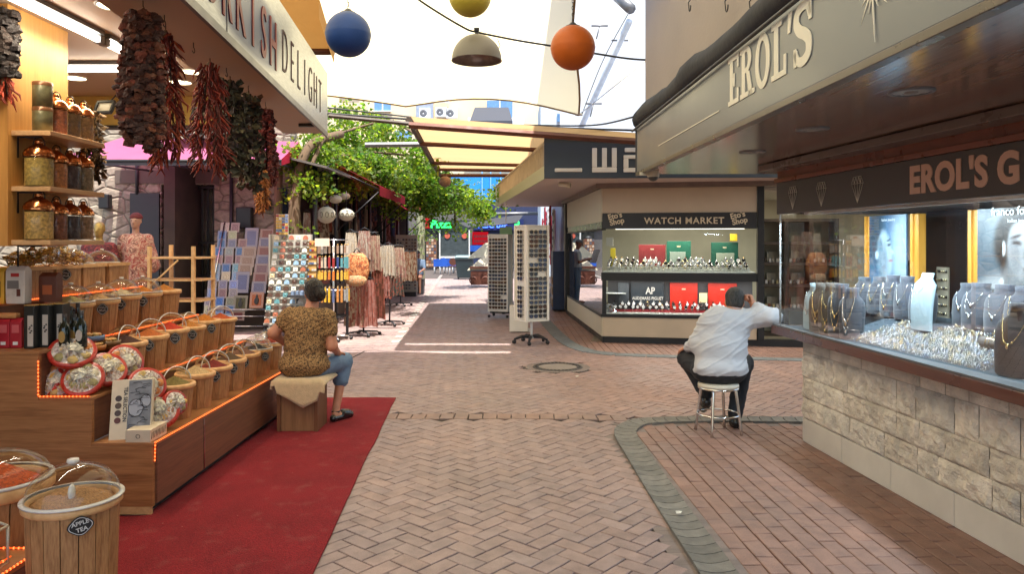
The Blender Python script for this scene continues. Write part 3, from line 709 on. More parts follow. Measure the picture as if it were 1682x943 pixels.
q = MB(); q.box2((-5.2,7.2,2.775), (sgx(7.2,-.475),7.365,2.798)); q.build('header_trim', m_dark, sh)
q = MB(); q.box2((-5.3,-.5,0), (-5.2,7.36,3.2)); q.build('back_wall', w_panel, sh)
q = MB(); q.box2((-3.42,4.4,1.63), (-3.0,5.0,ZC-.002)); cab = q.build('cabinet', w_panel, sh, bevel=.003)
q = MB(); q.box2((-3.44,4.392,1.62), (-3.405,4.43,ZC-.002)); q.build('edge_strip', w_front, sh)
q = MB(); q.box2((-4.2,4.3,1.60), (-3.46,4.8,1.63)); q.box2((-4.2,4.28,2.42),(-3.46,4.75,2.50)); q.build('side_shelf', w_shelf, sh, bevel=.003)
SZ = [2.325,1.99,1.667]
for z in SZ:
    q = MB(); q.box2((-3.0,4.43,z-.03), (-2.765,5.02,z)); q.build('wall_shelf', w_shelf, sh, bevel=.003)
    q = MB(); q.tube([(-2.985,4.47,z-.16),(-2.985,4.47,z-.035),(-2.84,4.47,z-.035)], .006, 5); q.build('bracket', m_black, sh)
# sign box
def steel_sign():
    m, t, out = nt('brushed_sign'); co = coords(t); 
    n = N(t, 'ShaderNodeTexNoise'); n.inputs['Scale'].default_value = 2; n.inputs['Detail'].default_value = 6
    mp = N(t, 'ShaderNodeMapping'); mp.inputs['Scale'].default_value = (60,1.5,60); t.links.new(co, mp.inputs[0]); t.links.new(mp.outputs[0], n.inputs[0])
    sep = N(t, 'ShaderNodeSeparateXYZ'); t.links.new(co, sep.inputs[0])
    def mth(op, a, b):
        x = N(t, 'ShaderNodeMath', operation=op)
        for i, y in enumerate((a, b)):
            if isinstance(y, bpy.types.NodeSocket): t.links.new(y, x.inputs[i])
            else: x.inputs[i].default_value = y
        return x.outputs[0]
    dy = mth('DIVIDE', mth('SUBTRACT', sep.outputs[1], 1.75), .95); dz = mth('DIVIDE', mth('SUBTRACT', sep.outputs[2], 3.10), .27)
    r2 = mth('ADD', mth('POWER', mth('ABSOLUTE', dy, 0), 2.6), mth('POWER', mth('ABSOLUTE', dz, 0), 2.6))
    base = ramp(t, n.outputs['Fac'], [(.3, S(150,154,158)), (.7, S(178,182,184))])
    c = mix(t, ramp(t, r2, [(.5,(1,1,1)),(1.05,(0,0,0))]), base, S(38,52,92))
    bsdf(t, out, c, .36, .55, .5); return m
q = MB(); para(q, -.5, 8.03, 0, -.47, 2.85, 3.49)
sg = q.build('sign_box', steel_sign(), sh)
q = MB(); para(q, -.5, 8.03, .004, -.02, 2.80, 2.849); q.build('sign_trim', m_trim, sh)
q = MB(); para(q, -.5, 8.02, -.022, -.47, 2.838, 2.848); q.build('sign_soffit', m_under, sh)
q = MB(); para(q, -.5, 7.19, -.471, -.478, 2.85, ZC-.002); q.build('sign_back', m_under, sh)
m_cut = pm('cut_letter', (.06,.012,.012), .6); m_redletter = pm('red_letter', S(120,22,28), .5)
def sign_letters(body, y, z, size, mat, sx, bold, gap):
    for k, ch in enumerate(body):
        yy = y+(k+.45)*gap; M = frame((sgx(yy, .002), yy, z), (-.1,1,0), (0,0,1))
        text('letter', ch, mat, sh, M, size=size, extrude=.004, bold=bold, sx=sx, align='CENTER')
sign_letters('DELIGHT', 5.66, 2.97, .50, m_cut, .62, -.012, .288)
sign_letters('TURKISH', 3.47, 2.93, .50, m_redletter, .72, .004, .296)
q = MB()
for y in (4.2,): 
    q.box((sgx(y,.0025), y, 3.17), (.004,.006,.64), None)
q.build('sign_joint', m_trim, sh)
# hooks under the sign
HK = [(318,66),(372,108),(408,138),(436,165),(270,20),(235,-4)]
m_hook = pm('hook_wire', (.05,.045,.04), .4, .7)
for i, (u, v) in enumerate(HK):
    d = F*1.2/(CV-v); p = P(u, v, d); p.z = 2.838
    q = MB(); q.tube([p, p-Vector((0,0,.03))]+[p+Vector((0,.016*math.sin(a),-.046+.016*math.cos(a))) for a in [k*math.pi/5 for k in range(8)]], .0025, 5); q.build('hook', m_hook, sh)
q = MB(); q.box((sgx(7.35,-.1), 7.35, 2.82), (.16,.05,.03)); q.build('bracket', m_black, sh)
# ceiling lamps
m_lamp = emit('lamp_disc', (1,.82,.5), 3.5); m_tube = emit('lamp_tube', (1,.93,.78), 7.0)
for i, (u, v) in enumerate(((187,8),(122,127),(173,110),(298,88),(270,133),(317,117),(393,153),(296,134))):
    if i == 4: continue
    d = F*(ZC-EYE)/(CV-v); p = P(u, v, d); ps = ['nearest the sign above the big hanging bunch','deepest on the left beside the oak cabinet','beside the crosswise tube','behind the big hanging bunch','','above the red chili bunch','at the far end near the header','just before the far header'][i]
    o = thing('ceiling_light', f'round warm recessed ceiling light {ps}', 'ceiling light', (p.x,p.y,ZC), 'round lights in the spice shop ceiling')
    q = MB(); q.lathe([(0,-.006),(.092,-.006)], n=28); q.build('diffuser', m_lamp, o, local=True)
    q = MB(); q.lathe([(.092,0),(.092,-.008),(.104,-.008),(.106,0)], n=28); q.build('frame', m_white, o, local=True)
for i, (a, b, lb) in enumerate((((-2.80,2.9),(-2.78,4.98),'long white fluorescent tube light running along the ceiling towards the bunches'),((-2.78,5.05),(-2.80,6.0),'second fluorescent tube light in line behind the first one'),((-3.55,5.83),(-3.02,5.83),'short crosswise fluorescent tube light beside the oak cabinet'))):
    o = thing('tube_light', lb, 'tube light', (a[0],a[1],ZC), 'fluorescent tubes on the spice shop ceiling')
    A = Vector((a[0],a[1],ZC-.06)); B = Vector((b[0],b[1],ZC-.06)); dv = (B-A).normalized(); nv = Vector((dv.y,-dv.x,0))
    q = MB(); q.tube([A,B], .022, 8); q.build('tube', m_tube, o)
    q = MB(); q.prism([A+nv*.04+Vector((0,0,.028)),B+nv*.04+Vector((0,0,.028)),B-nv*.04+Vector((0,0,.028)),A-nv*.04+Vector((0,0,.028))], (0,0,.03)); q.build('housing', m_trim, o)
    for e in (A, B): 
        q = MB(); q.box(e, (.05,.05,.05)); q.build('end_cap', m_trim, o)
    L = bpy.data.lights.new('tube_lamp', 'AREA'); L.shape = 'RECTANGLE'; L.size = .06; L.size_y = (B-A).length; L.energy = [11,6,5][i]; L.color = (1,.86,.66)
    lo = bpy.data.objects.new('tube_lamp', L); COL.objects.link(lo); lo.location = (A+B)/2-Vector((0,0,.03)); lo.rotation_euler = (0,0,math.atan2(dv.y,dv.x)-math.pi/2); lo.parent = None
for i, (u, v, d) in enumerate(((172,176,6.4),(330,186,6.6))):
    p = P(u, v, d); o = thing('flood_light', ['black framed flood lamp hanging behind the big bunch','black framed flood lamp hanging behind the chili bunch'][i], 'flood lamp', p, 'flood lamps under the spice shop ceiling'); o.rotation_euler = (R(-25),0,R(-12))
    q = MB()
    for a, s in (((0,0,.055),(.17,.03,.018)),((0,0,-.055),(.17,.03,.018)),((-.08,0,0),(.018,.03,.092)),((.08,0,0),(.018,.03,.092))): q.box(a, s)
    q.build('frame', m_black, o, local=True)
    q = MB(); q.box((0,.005,0),(.142,.012,.092)); q.build('glass', pm('lamp_glass', (.35,.3,.22), .15), o, local=True)
    q = MB(); q.tube([(0,.02,.05),(0,.06,.16),(0,.10,.30)], .006, 5); q.build('stem', m_black, o, local=True)
# jars
m_copper = pm('copper_lid', (.62,.24,.09), .18, 1, var=.25, scale=20)
m_jarfill = pm('jar_filling', (1,1,1), .8, src='obj', var=.55, scale=55, bump=.7, bscale=80)
JF = [[('olive tin',None)],]
def jar(loc, r, h, fill, label, handle=True):
    o = thing('spice_jar', label, 'jar', loc, 'glass jars with copper lids on the shelves')
    q = MB(); q.lathe([(r-.006,.006),(r-.006,h*.60*1.0)], n=24); q.lathe([(0,h*.60),(r-.006,h*.60)], n=24); q.lathe([(0,.006),(r-.006,.006)], n=24)
    f = q.build('filling', m_jarfill, o, local=True); f.color = (*fill, 1)
    q = MB(); q.lathe([(0,.001),(r-.004,.001),(r,.008),(r,h*.68),(r-.004,h*.70)], n=28); q.build('glass', m_clear, o, local=True)
    q = MB(); q.lathe([(r+.002,h*.64),(r+.003,h*.72),(r-.002,h*.735),(r*.95,h*.77),(r*.62,h*.855),(r*.3,h*.90),(r*.22,h*.95),(r*.28,h*.965),(r*.2,h),(0,h+.002)], n=28); l = q.build('lid', m_copper, o, local=True)
    if handle:
        q = MB(); q.tube([(r*.45*math.cos(a), 0, h*.86+r*.8*math.sin(a)) for a in [k*math.pi/10 for k in range(11)]], .003, 5); q.build('handle', m_hook, l, local=True)
jarcols = [[S(190,170,140),S(176,104,72),S(120,92,62),S(156,120,80)],[S(200,170,90),S(206,136,80),S(90,76,76),S(150,132,104)],[S(216,176,100),S(150,92,66),S(84,70,70),S(170,134,100)]]
fillname = [['pale','reddish','dark brown','tan'],['greenish ochre','orange brown','charcoal','grey brown'],['yellow chickpea coloured','reddish brown','nearly black','light brown']]
for k, z in enumerate(SZ):
    for i, y in enumerate((4.50,4.655,4.80,4.945)):
        big = i == 0
        if k == 0 and i == 0:
            o = thing('tea_tin', 'two stacked tall green tea tins at the near end of the top shelf', 'tin', (-2.875,4.53,z+.001))
            for zz in (0,.155):
                q = MB(); q.lathe([(0,zz),(.055,zz),(.055,zz+.148),(.05,zz+.153),(0,zz+.153)], n=24); b = q.build('tin', pm('green_tin', S(112,108,76), .35, .2, var=.4, scale=25), o, local=True)
                q = MB(); q.lathe([(.0565,zz+.128),(.0565,zz+.15),(.05,zz+.155),(0,zz+.155)], n=24); q.build('lid', pm('tin_lid', S(120,80,50), .35, .4), o, local=True)
            continue
        jar((-2.878 if big else -2.868, y, z+.001), .082 if big else .066, .285 if big else .26, jarcols[k][i], f'copper lidded jar of {fillname[k][i]} goods, {ORD[i]} from the cabinet on the {["top","middle","bottom"][k]} shelf')
# dark strings at the frame edge
# --- hanging bunches
def bunch(name, label, top, zb, wtop, wbot, kind, cols, nst, seed, piece):
    rr = random.Random(seed); o = thing(name, label, 'hanging bunch', top, 'dried bunches hanging from the sign hooks')
    H = top[2]-zb; q = MB(); q.tube([(0,0,.0),(0,0,-.05)], .004, 5); q.ell((0,0,-.05),(wtop*.5,wtop*.5,.03),10,6); q.build('tie', pm('twine', (.14,.09,.05), .9), o, local=True)
    for s in range(nst):
        a = 2*math.pi*s/nst+rr.uniform(-.2,.2); k = rr.uniform(.55,1); q = MB()
        hs = H*rr.uniform(.86,1.0); z = -.04
        q.tube([(0,0,-.02),(math.cos(a)*wtop*k*.6,math.sin(a)*wtop*k*.6,-.10),(math.cos(a)*wbot*k*.8,math.sin(a)*wbot*k*.8,-hs*.97)], .003, 3, (.05,.03,.02))
        while z > -hs:
            t = -z/hs; rad = lerp(wtop, wbot, min(1, t*1.5))*k*(1 if t < .85 else lerp(1,.75,(t-.85)/.15)); c = Vector((math.cos(a)*rad, math.sin(a)*rad, z)); c.x += rr.uniform(-.012,.012); c.y += rr.uniform(-.012,.012)
            col = rr.choice(cols); kk = rr.uniform(.7,1.25); col = tuple(x*kk for x in col)
            if kind == 'cup':
                r = piece*rr.uniform(.8,1.25); M = Matrix.Translation(c) @ RZ(rr.uniform(0,6.3)) @ RX(rr.uniform(-.5,.5)) ; b = MB()
                n = 9; vs = []
                for pr, pz in ((1.0,-.35),(1.12,.05),(.85,.4),(.3,.45)):
                    for j in range(n):
                        aa = 2*math.pi*j/n; w = 1+.25*math.sin(3*aa+pz*3+seed)+rr.uniform(-.14,.14); vs.append((r*pr*w*math.cos(aa), r*pr*w*math.sin(aa), r*pz*1.5+rr.uniform(-.1,.1)*r))
                q.add(vs, [(i*n+j,i*n+(j+1)%n,(i+1)*n+(j+1)%n,(i+1)*n+j) for i in range(3) for j in range(n)], col, False, M); z -= r*.78
            elif kind == 'chili':
                L = piece*rr.uniform(.7,1.3); dirx = Vector((math.cos(a)*rr.uniform(.0,.8)+rr.gauss(0,.4), math.sin(a)*rr.uniform(0,.8)+rr.gauss(0,.4), -1.1)).normalized()
                cv = Vector((rr.gauss(0,.2), rr.gauss(0,.2), 0))*L; q.tube([c, c+dirx*L*.5+cv*.6, c+dirx*L], [.006,.0065,.0015], 4, col, False); z -= L*.17
            else:
                L = piece*rr.uniform(.7,1.4); dv = Vector((rr.gauss(0,1), rr.gauss(0,1), rr.gauss(-.4,.6))).normalized(); w = L*.38; sd = dv.cross(Vector((rr.gauss(0,1),rr.gauss(0,1),rr.gauss(0,1)))).normalized()*w; md = dv.cross(sd).normalized()*w*.5
                q.add([c, c+dv*L*.5+sd+md, c+dv*L, c+dv*L*.5-sd+md, c+dv*L*.5], [(0,1,4),(1,2,4),(2,3,4),(3,0,4)], col, False)
                if rr.random() < .5: q.ell(c+dv*.01, (.011,.011,.02), 6, 4, tuple(x*.8 for x in col))
                z -= L*.20
        q.build('strand', m_attrdry, o, local=True)
    return o
m_attrdry = pm('dried_goods', (1,1,1), .75, src='attr', var=.45, scale=40, bump=.5, bscale=120)
def hookpt(u, v):
    d = F*1.2/(CV-v); p = P(u, v, d); p.z = 2.80; return p
cE = [S(96,56,42), S(72,42,32), S(120,72,50), S(88,60,50), S(132,70,52)]; cR = [S(150,50,26), S(120,34,24), S(172,76,40), S(96,28,22)]; cG = [S(66,62,42), S(50,52,36), S(92,84,58), S(54,40,34)]
pA = hookpt(235,-4); bunch('dried_aubergine_bunch', 'huge bunch of brown dried aubergine cups, the largest hanging from the sign', pA, 2.09, .065, .102, 'cup', cE, 13, 1, .021)
pB = hookpt(272,26); bunch('dried_chili_bunch', 'orange red chili bunch whose tip hangs below the huge aubergine bunch', pB, 2.02, .03, .062, 'chili', cR, 7, 2, .085)
pC = hookpt(345,82); bunch('dried_chili_bunch', 'long red brown chili bunch on its own between the aubergines and the dark greens', pC, 2.09, .045, .085, 'chili', cR[:2]+[S(110,44,34)], 9, 3, .09)
pD = hookpt(378,113); bunch('dried_okra_bunch', 'blackish green bunch of dried leaves right behind the long chili bunch', pD, 2.12, .05, .105, 'leaf', cG, 8, 4, .06)
pE = hookpt(408,138); bunch('dried_herb_bunch', 'grey green ragged herb bunch in front of the dark red string', pE, 2.02, .05, .10, 'leaf', cG+[S(104,72,52)], 7, 5, .065)
pF = hookpt(437,165); bunch('dried_pepper_bunch', 'dark red pepper bunch farthest along the sign hooks', pF, 2.08, .04, .085, 'cup', [S(96,30,26), S(78,26,24), S(120,40,30)], 8, 6, .02)
pG = hookpt(430,160); pG.z = 2.3; bunch('dried_corn_bunch', 'small ochre tassel of dried corn below the dark red pepper bunch', pG, 1.90, .02, .045, 'chili', [S(176,110,50), S(150,84,36)], 6, 8, .05)
pH = P(148,236,5.15); pH.z = 2.60; bunch('dried_fig_bunch', 'brown bunch of dried leaves hanging behind the shelf jars', pH, 2.06, .04, .085, 'leaf', [S(120,92,54), S(96,72,42), S(70,56,40)], 7, 9, .05)
pI = P(4,-10,4.35); pI.z = 3.05; bunch('dried_aubergine_bunch', 'dark bunch cut by the frame edge beside the oak cabinet', pI, 2.60, .06, .08, 'cup', [S(46,34,28), S(36,28,26)], 7, 10, .03)
pJ = P(6,132,4.35); bunch('dried_chili_bunch', 'short red bunch at the frame edge above the small wooden shelf', (pJ.x,pJ.y,2.66), 2.50, .03, .05, 'chili', [S(170,60,30), S(140,50,30)], 6, 11, .07)
# --- near display at the bottom edge
nb = thing('low_display_stand', 'low wooden display stand with orange lights at the bottom corner', 'display stand', (-2.6,2.4,0))
q = MB(); q.box2((-3.4,1.2,.29), (-2.05,3.22,.314)); q.build('shelf', w_count, nb, bevel=.003)
q = MB(); q.box2((-2.075,1.2,.016), (-2.055,3.2,.289)); q.build('front_panel', w_front, nb)
q = MB(); q.box2((-3.4,3.19,.016), (-2.08,3.21,.289)); q.build('end_panel', w_count, nb)
led('led_strip', [(-2.046,1.3,.318),(-2.046,3.21,.318),(-2.05,3.224,.318),(-2.5,3.224,.318)], 'orange LED strip round the low stand at the bottom corner')
led('led_strip', [(-2.10,1.4,.335),(-2.10,3.1,.335)], 'inner orange LED strip on the low stand at the bottom corner', .03)
bb = basket((-1.822,3.07,.014), BB, 'brown nut', None, False, 'big barrel basket of apple tea under a dome standing on the red carpet', None, size=(.174,.575))
h = .575; r1 = .174
q = MB(); q.lathe([(r1+.004,h+.012)]+[(r1*1.0*math.cos(t*math.pi/2), h+.02+.128*math.sin(t*math.pi/2)) for t in [i/10 for i in range(0,10)]]+[(.02,h+.148)], n=40); l = q.build('lid', m_clear, bb, local=True)
q = MB(); q.lathe([(r1-.004,h+.005),(r1+.018,h+.005),(r1+.018,h+.011),(r1-.002,h+.013)], n=44); q.build('flange', m_lidrim, l, local=True)
q = MB(); q.lathe([(0,h+.166),(.022,h+.164),(.024,h+.152),(.014,h+.14)], n=16); q.build('knob', m_lidrim, l, local=True)
TGB = tag_mesh(.044, .036)
a = R(-52); M = Matrix.Translation((math.cos(a)*.203, math.sin(a)*.203, h-.055)) @ RZ(a+math.pi/2) @ RY(R(-6))
t = inst('tag', TGB[0], bb, M); inst('border', TGB[1], t)
for s_, x_, z_ in (('APPLE',-.031,.003),('TEA',-.017,-.022)):
    me = text_mesh(s_, .023, .0006, .0004, frame((x_,-.0016,z_), (1,0,.06), (0,0,1))); me.materials.clear(); me.materials.append(m_chalk); inst('lettering', me, t)
q = MB(); q.ell((.03,-.06,h+.045), (.012,.02,.035), 10, 6); q.build('scoop', m_lidrim, bb, local=True)
b2 = basket((-2.40,3.42,.10), BS, 'orange paprika', None, False, 'domed basket of bright orange spice at the bottom left frame edge', None)
for c in b2.children: c.scale = (1.75,1.75,1.85)
q = MB(); r1 = .24; h = .455; q.lathe([(r1*math.cos(t*math.pi/2), h+.01+.13*math.sin(t*math.pi/2)) for t in [i/10 for i in range(0,11)]], n=36); l = q.build('lid', m_clear, b2, local=True)
q = MB(); q.lathe([(r1-.01,h+.004),(r1+.014,h+.004),(r1+.014,h+.014),(r1-.01,h+.014)], n=36); q.build('flange', m_lidrim, l, local=True)
q = MB(); q.lathe([(0,0),(.16,0),(.16,.1),(0,.1)], n=20); q.build('block', m_dark, b2, local=True).location = (0,0,-.1)
# slanted acrylic bin
ob = thing('acrylic_bin', 'clear slanted acrylic bin of herb tea in the bottom left corner', 'bin', (-2.3,2.8,.315))
m_edge = pm('acrylic_edge', S(196,186,164), .2, spec=.7)
x0, x1, y0, y1, zb, zt, zk = -2.62,-2.10,2.35,3.08,.315,.47,.66
pts = {'a':(x1,y0,zb),'b':(x1,y1,zb),'c':(x1,y1,zt),'d':(x1,y0,zt),'e':(x0,y0,zb),'f':(x0,y1,zb),'g':(x0,y1,zk),'h':(x0,y0,zk)}
q = MB()
for f in ('abcd','bfgc','aehd','efgh'): q.quad(*[pts[k] for k in f])
q.build('walls', m_clear, ob)
q = MB(); q.quad(*[pts[k] for k in 'dcgh']); q.build('lid', m_clear, ob)
q = MB()
for e in ('cd','cg','dh','gh','bc','ad','fg','ab'): q.tube([pts[e[0]], pts[e[1]]], .006, 5)
q.build('edging', m_edge, ob)
q = MB()
for k in range(420):
    c = Vector((rnd.uniform(x0+.05,x1-.05), rnd.uniform(y0+.05,y1-.05), zb+rnd.uniform(.01,.12))); dv = Vector((rnd.gauss(0,1),rnd.gauss(0,1),rnd.gauss(0,.5))).normalized()*.035; sd = dv.cross(Vector((0,.2,1))).normalized()*.014
    q.add([c-dv, c+sd, c+dv, c-sd], [(0,1,2,3)], mixc(S(110,112,84), S(70,66,50), rnd.random()))
tag(q.build('herb_tea', m_attrdry, ob), kind='stuff')
# ---------------------------------------------------------------- jewellery shop
def wx(y, off=0): return 2.81-.102*y+off          # window plane
def fx(y, off=0): return 1.336-.0255*y+off         # fascia plane
def slx(y, off=0): return 2.567-.0625*y+off        # sill front
def stx(y, off=0): return 2.42+.08*(6.15-y)+off    # stone wall
js = thing('jewellery_shop', 'jewellery shop with rough cream stone base, lit window, dark sign band and white fascia', 'shop', (3,4,0))
YA, YB = -1.0, 6.15
m_stone = pm('rock_faced_stone', (.46,.39,.31), .85, src='attr', var=.28, scale=9, bump=.7, bscale=70, bdist=.02)
m_mortar = pm('mortar', (.46,.41,.35), .95)
m_slab = pm('cream_slab', (.66,.62,.56), .6, var=.12, scale=3, bump=.1, bscale=30)
q = MB(); q.prism([(stx(YA,.02),YA,0),(stx(YB-.02,.02),YB-.02,0),(4.2,YB-.02,0),(4.2,YA,0)], (0,0,.89)); q.build('wall_core', m_mortar, js)
q = MB(); y = YB
rr = random.Random(11)
for k in range(12):
    L = .62; q.prism([(stx(y-L+.005,-.004),y-L+.005,.002),(stx(y,-.004),y,.002),(stx(y,.03),y,.002),(stx(y-L+.005,.03),y-L+.005,.002)], (0,0,.196)); y -= L
q.build('plinth', m_slab, js, bevel=.003)
q = MB(); 
def stone(y1, L, z0, z1, rough=.02):
    ny, nz = max(5,int(L/.018)), max(4,int((z1-z0)/.018)); seed = rr.uniform(0,99); tone = rr.uniform(.86,1.1); wt = rr.uniform(-.05,.05); vs = []
    for i in range(ny+1):
        for j in range(nz+1):
            a, b = i/ny, j/nz; e = min(a,1-a,1)*L; e2 = min(b,1-b)*(z1-z0); ed = min(1, min(e,e2)/.022)
            yy = y1-L+L*a; zz = z0+(z1-z0)*b
            hgt = (.004+rough*(.55+mnoise.noise((yy*11, zz*11, seed))*.9+mnoise.noise((yy*27, zz*27, seed))*.9))*ed
            vs.append((stx(yy,-hgt), yy, zz))
    q.add(vs, [(i*(nz+1)+j, i*(nz+1)+j+1, (i+1)*(nz+1)+j+1, (i+1)*(nz+1)+j) for i in range(ny) for j in range(nz)], (.74*tone+wt*.3, .675*tone, .585*tone-wt*.3), False)
for z0, z1, rg in ((.203,.367,.022),(.369,.537,.022),(.539,.747,.024),(.75,.885,.003)):
    y = YB
    while y > 0:
        L = rr.choice([.2,.24,.3,.36,.44]); stone(y, L-.006, z0, z1, rg); y -= L
q.build('stone_facing', m_stone, js)
q = MB()
for z0, z1 in ((.205,.365),(.37,.535),(.54,.745),(.75,.885)): q.box2((stx(YB)+.005, YB-.02, z0), (4.2, YB, z1))
q.build('stone_return', m_slab, js)
m_sill = pm('brown_sill', (.11,.035,.022), .3, var=.25, spec=.6, coat=.3)
q = MB(); q.prism([(slx(YA),YA,.892),(slx(6.22),6.22,.892),(4.2,6.22,.892),(4.2,YA,.892)], (0,0,.068)); q.build('sill', m_sill, js, bevel=.006)
q = MB(); q.prism([(slx(YA,.004),YA,.9605),(slx(6.2,.004),6.2,.9605),(wx(6.2,.08),6.2,.9605),(wx(YA,.08),YA,.9605)], (0,0,.012)); q.build('sill_trim', pm('sill_strip', (.12,.125,.135), .4), js)
# window box
ZB, ZT = .975, 1.885
m_deck = pm('velvet_deck', S(70,82,92), .85, var=.2, scale=20)
q = MB(); q.prism([(wx(YA,.02),YA,ZB-.012),(wx(6.05,.02),6.05,ZB-.012),(wx(6.05,1.2),6.05,ZB-.012),(wx(YA,1.2),YA,ZB-.012)], (0,0,.01)); q.build('window_deck', m_deck, js)
def slope_z(off): return ZB+max(0,min(1,(off-.05)/.42))*.14
q = MB(); q.prism([(wx(5.35,.05),5.35,ZB),(wx(5.35,.47),5.35,ZB+.14),(wx(5.35,.47),5.35,ZB)], (wx(1.5)-wx(5.35),-3.85,0)); q.build('sloped_tray', m_deck, js)
q = MB(); q.prism([(wx(6.0,.475),6.0,ZB),(wx(6.0,1.15),6.0,ZB),(wx(1.5,1.15),1.5,ZB),(wx(1.5,.475),1.5,ZB)], (0,0,.14)); q.build('back_step', m_deck, js)
m_inner = pm('window_back', (.02,.022,.026), .2, var=.3, spec=.6)
q = MB(); q.prism([(wx(6.05,1.18),6.05,ZB),(wx(YA,1.18),YA,ZB),(wx(YA,1.22),YA,ZB),(wx(6.05,1.22),6.05,ZB)], (0,0,ZT-ZB+.25)); q.build('back_panel', m_inner, js)
q = MB(); q.prism([(wx(6.05,.005),6.05,ZT+.02),(wx(6.05,1.2),6.05,ZT+.02),(wx(YA,1.2),YA,ZT+.02),(wx(YA,.005),YA,ZT+.02)], (0,0,.03)); q.build('window_ceiling', pm('window_ceiling', (.2,.21,.22), .6), js)
q = MB(); q.quad((wx(YA),YA,ZB),(wx(6.05),6.05,ZB),(wx(6.05),6.05,ZT),(wx(YA),YA,ZT)); q.build('window_pane', m_pane, js)
q = MB(); q.quad((wx(6.05),6.05,ZB),(wx(6.05,1.2),6.05,ZB),(wx(6.05,1.2),6.05,ZT),(wx(6.05),6.05,ZT)); q.build('window_pane', m_pane, js)
q = MB(); q.box((wx(6.05),6.05,(ZB+ZT)/2),(.014,.014,ZT-ZB)); q.build('corner_strip', m_steel, js)
# sign band, copper, soffit, fascia
m_band = pm('sign_band', S(76,73,72), .45, var=.12, scale=3)
q = MB(); q.prism([(wx(6.07,-.02),6.07,ZT),(wx(YA,-.02),YA,ZT),(wx(YA,.03),YA,ZT),(wx(6.07,.03),6.07,ZT)], (0,0,.255)); q.build('sign_band', m_band, js, bevel=.003)
q = MB(); q.prism([(wx(6.07,.031),6.07,ZT),(wx(6.07,1.2),6.07,ZT),(wx(6.02,1.2),6.02,ZT),(wx(6.02,.031),6.02,ZT)], (0,0,.4)); q.build('sign_return', m_band, js)
m_copp = pm('red_brown_wood', (.24,.075,.042), .3, var=.3, scale=5, spec=.5)
q = MB(); q.prism([(wx(6.1,-.03),6.1,2.142),(wx(YA,-.03),YA,2.142),(wx(YA,.1),YA,2.142),(wx(6.1,.1),6.1,2.142)], (0,0,.035)); q.prism([(wx(6.1,.0),6.1,2.177),(wx(YA,.0),YA,2.177),(wx(YA,.1),YA,2.177),(wx(6.1,.1),6.1,2.177)], (0,0,.12)); q.build('cornice', m_copp, js, bevel=.004)
q = MB(); q.prism([(wx(6.1,-.16),6.1,2.235),(wx(YA,-.16),YA,2.235),(wx(YA,-.001),YA,2.235),(wx(6.1,-.001),6.1,2.235)], (0,0,.05)); q.build('soffit_step', pm('soffit_step', (.16,.125,.105), .3), js, bevel=.004)
w_soff = wood('glossy_soffit', (.15,.09,.065), (.30,.20,.15), (4,.35,1), 1.0, .16, .5, .02, (.05,.03,.022))
q = MB(); q.prism([(fx(6.88,.03),6.88,2.292),(fx(YA,.03),YA,2.292),(4.2,YA,2.292),(4.2,6.88,2.292)], (0,0,.02)); q.build('soffit', w_soff, js)
m_fas = pm('pale_fascia', S(104,110,119), .32, .3, var=.08, scale=1.5, spec=.5)
q = MB(); q.prism([(fx(6.9),6.9,2.31),(fx(YA),YA,2.31),(fx(YA,.03),YA,2.31),(fx(6.9,.03),6.9,2.31)], (0,0,.40)); q.build('fascia', m_fas, js, bevel=.003)
q = MB(); q.prism([(fx(6.905,-.006),6.905,2.275),(fx(YA,-.006),YA,2.275),(fx(YA,.045),YA,2.275),(fx(6.905,.045),6.905,2.275)], (0,0,.034)); q.build('fascia_trim', pm('fascia_edge', (.10,.085,.075), .3, .4), js, bevel=.003)
q = MB(); q.box2((fx(6.9,.031),6.86,2.31),(4.2,6.9,2.71)); q.build('fascia_return', m_fas, js)
q = MB(); q.box2((fx(6.9,-.008),6.895,2.28),(fx(6.9,.02),6.912,2.72)); q.build('corner_trim', m_dark, js)
# rolled awning above the fascia
m_awn = pm('navy_awning', (.018,.02,.03), .75, var=.3, scale=8, bump=.3, bscale=20)
q = MB(); ny = 40; nc = 12; vs = []
for i in range(ny+1):
    y = 6.92-i*(7.9/ny); w = .105+.03*mnoise.noise((y*.9,1,0))+.02*mnoise.noise((y*3.1,4,0))
    if 4.85 < y < 5.25: w *= 1.2
    for j in range(nc):
        a = 2*math.pi*j/nc; vs.append((fx(y,.075)-w*1.05*math.cos(a), y, 2.80+.03*mnoise.noise((y*1.3,7,0))+w*1.0*math.sin(a)))
q.add(vs, [(i*nc+j,i*nc+(j+1)%nc,(i+1)*nc+(j+1)%nc,(i+1)*nc+j) for i in range(ny) for j in range(nc)]+[tuple(range(nc))], None, True); aw = q.build('rolled_awning', m_awn, js)
q = MB(); q.tube([(fx(6.95,-.03),6.95,2.70),(fx(YA,-.03),YA,2.70)], .010, 8); q.build('awning_bar', m_dark, aw)
m_ren = pm('beige_render', S(168,156,146), .85, var=.1, scale=1.2, bump=.2, bscale=40)
q = MB(); q.prism([(fx(6.98,.10),6.98,2.70),(fx(YA,.10),YA,2.70),(5.5,YA,2.70),(5.5,6.98,2.70)], (0,0,9.5)); q.build('upper_wall', m_ren, js)
for i, (u, v) in enumerate(((1120,14),(1178,14),(1217,16))):
    y = 1623/(u-810); p = Vector((fx(y,.05), y, EYE+(CV-v)/F*y)); q = MB()
    q.tube([p+Vector((.08,.02,.16)), p+Vector((0,.015,.05))]+[p+Vector((0,-.024+.024*math.cos(a),-.024*math.sin(a))) for a in [k*math.pi/6 for k in range(7)]]+[p+Vector((0,-.048,.01))], .004, 5); q.build('hook', m_black, js)
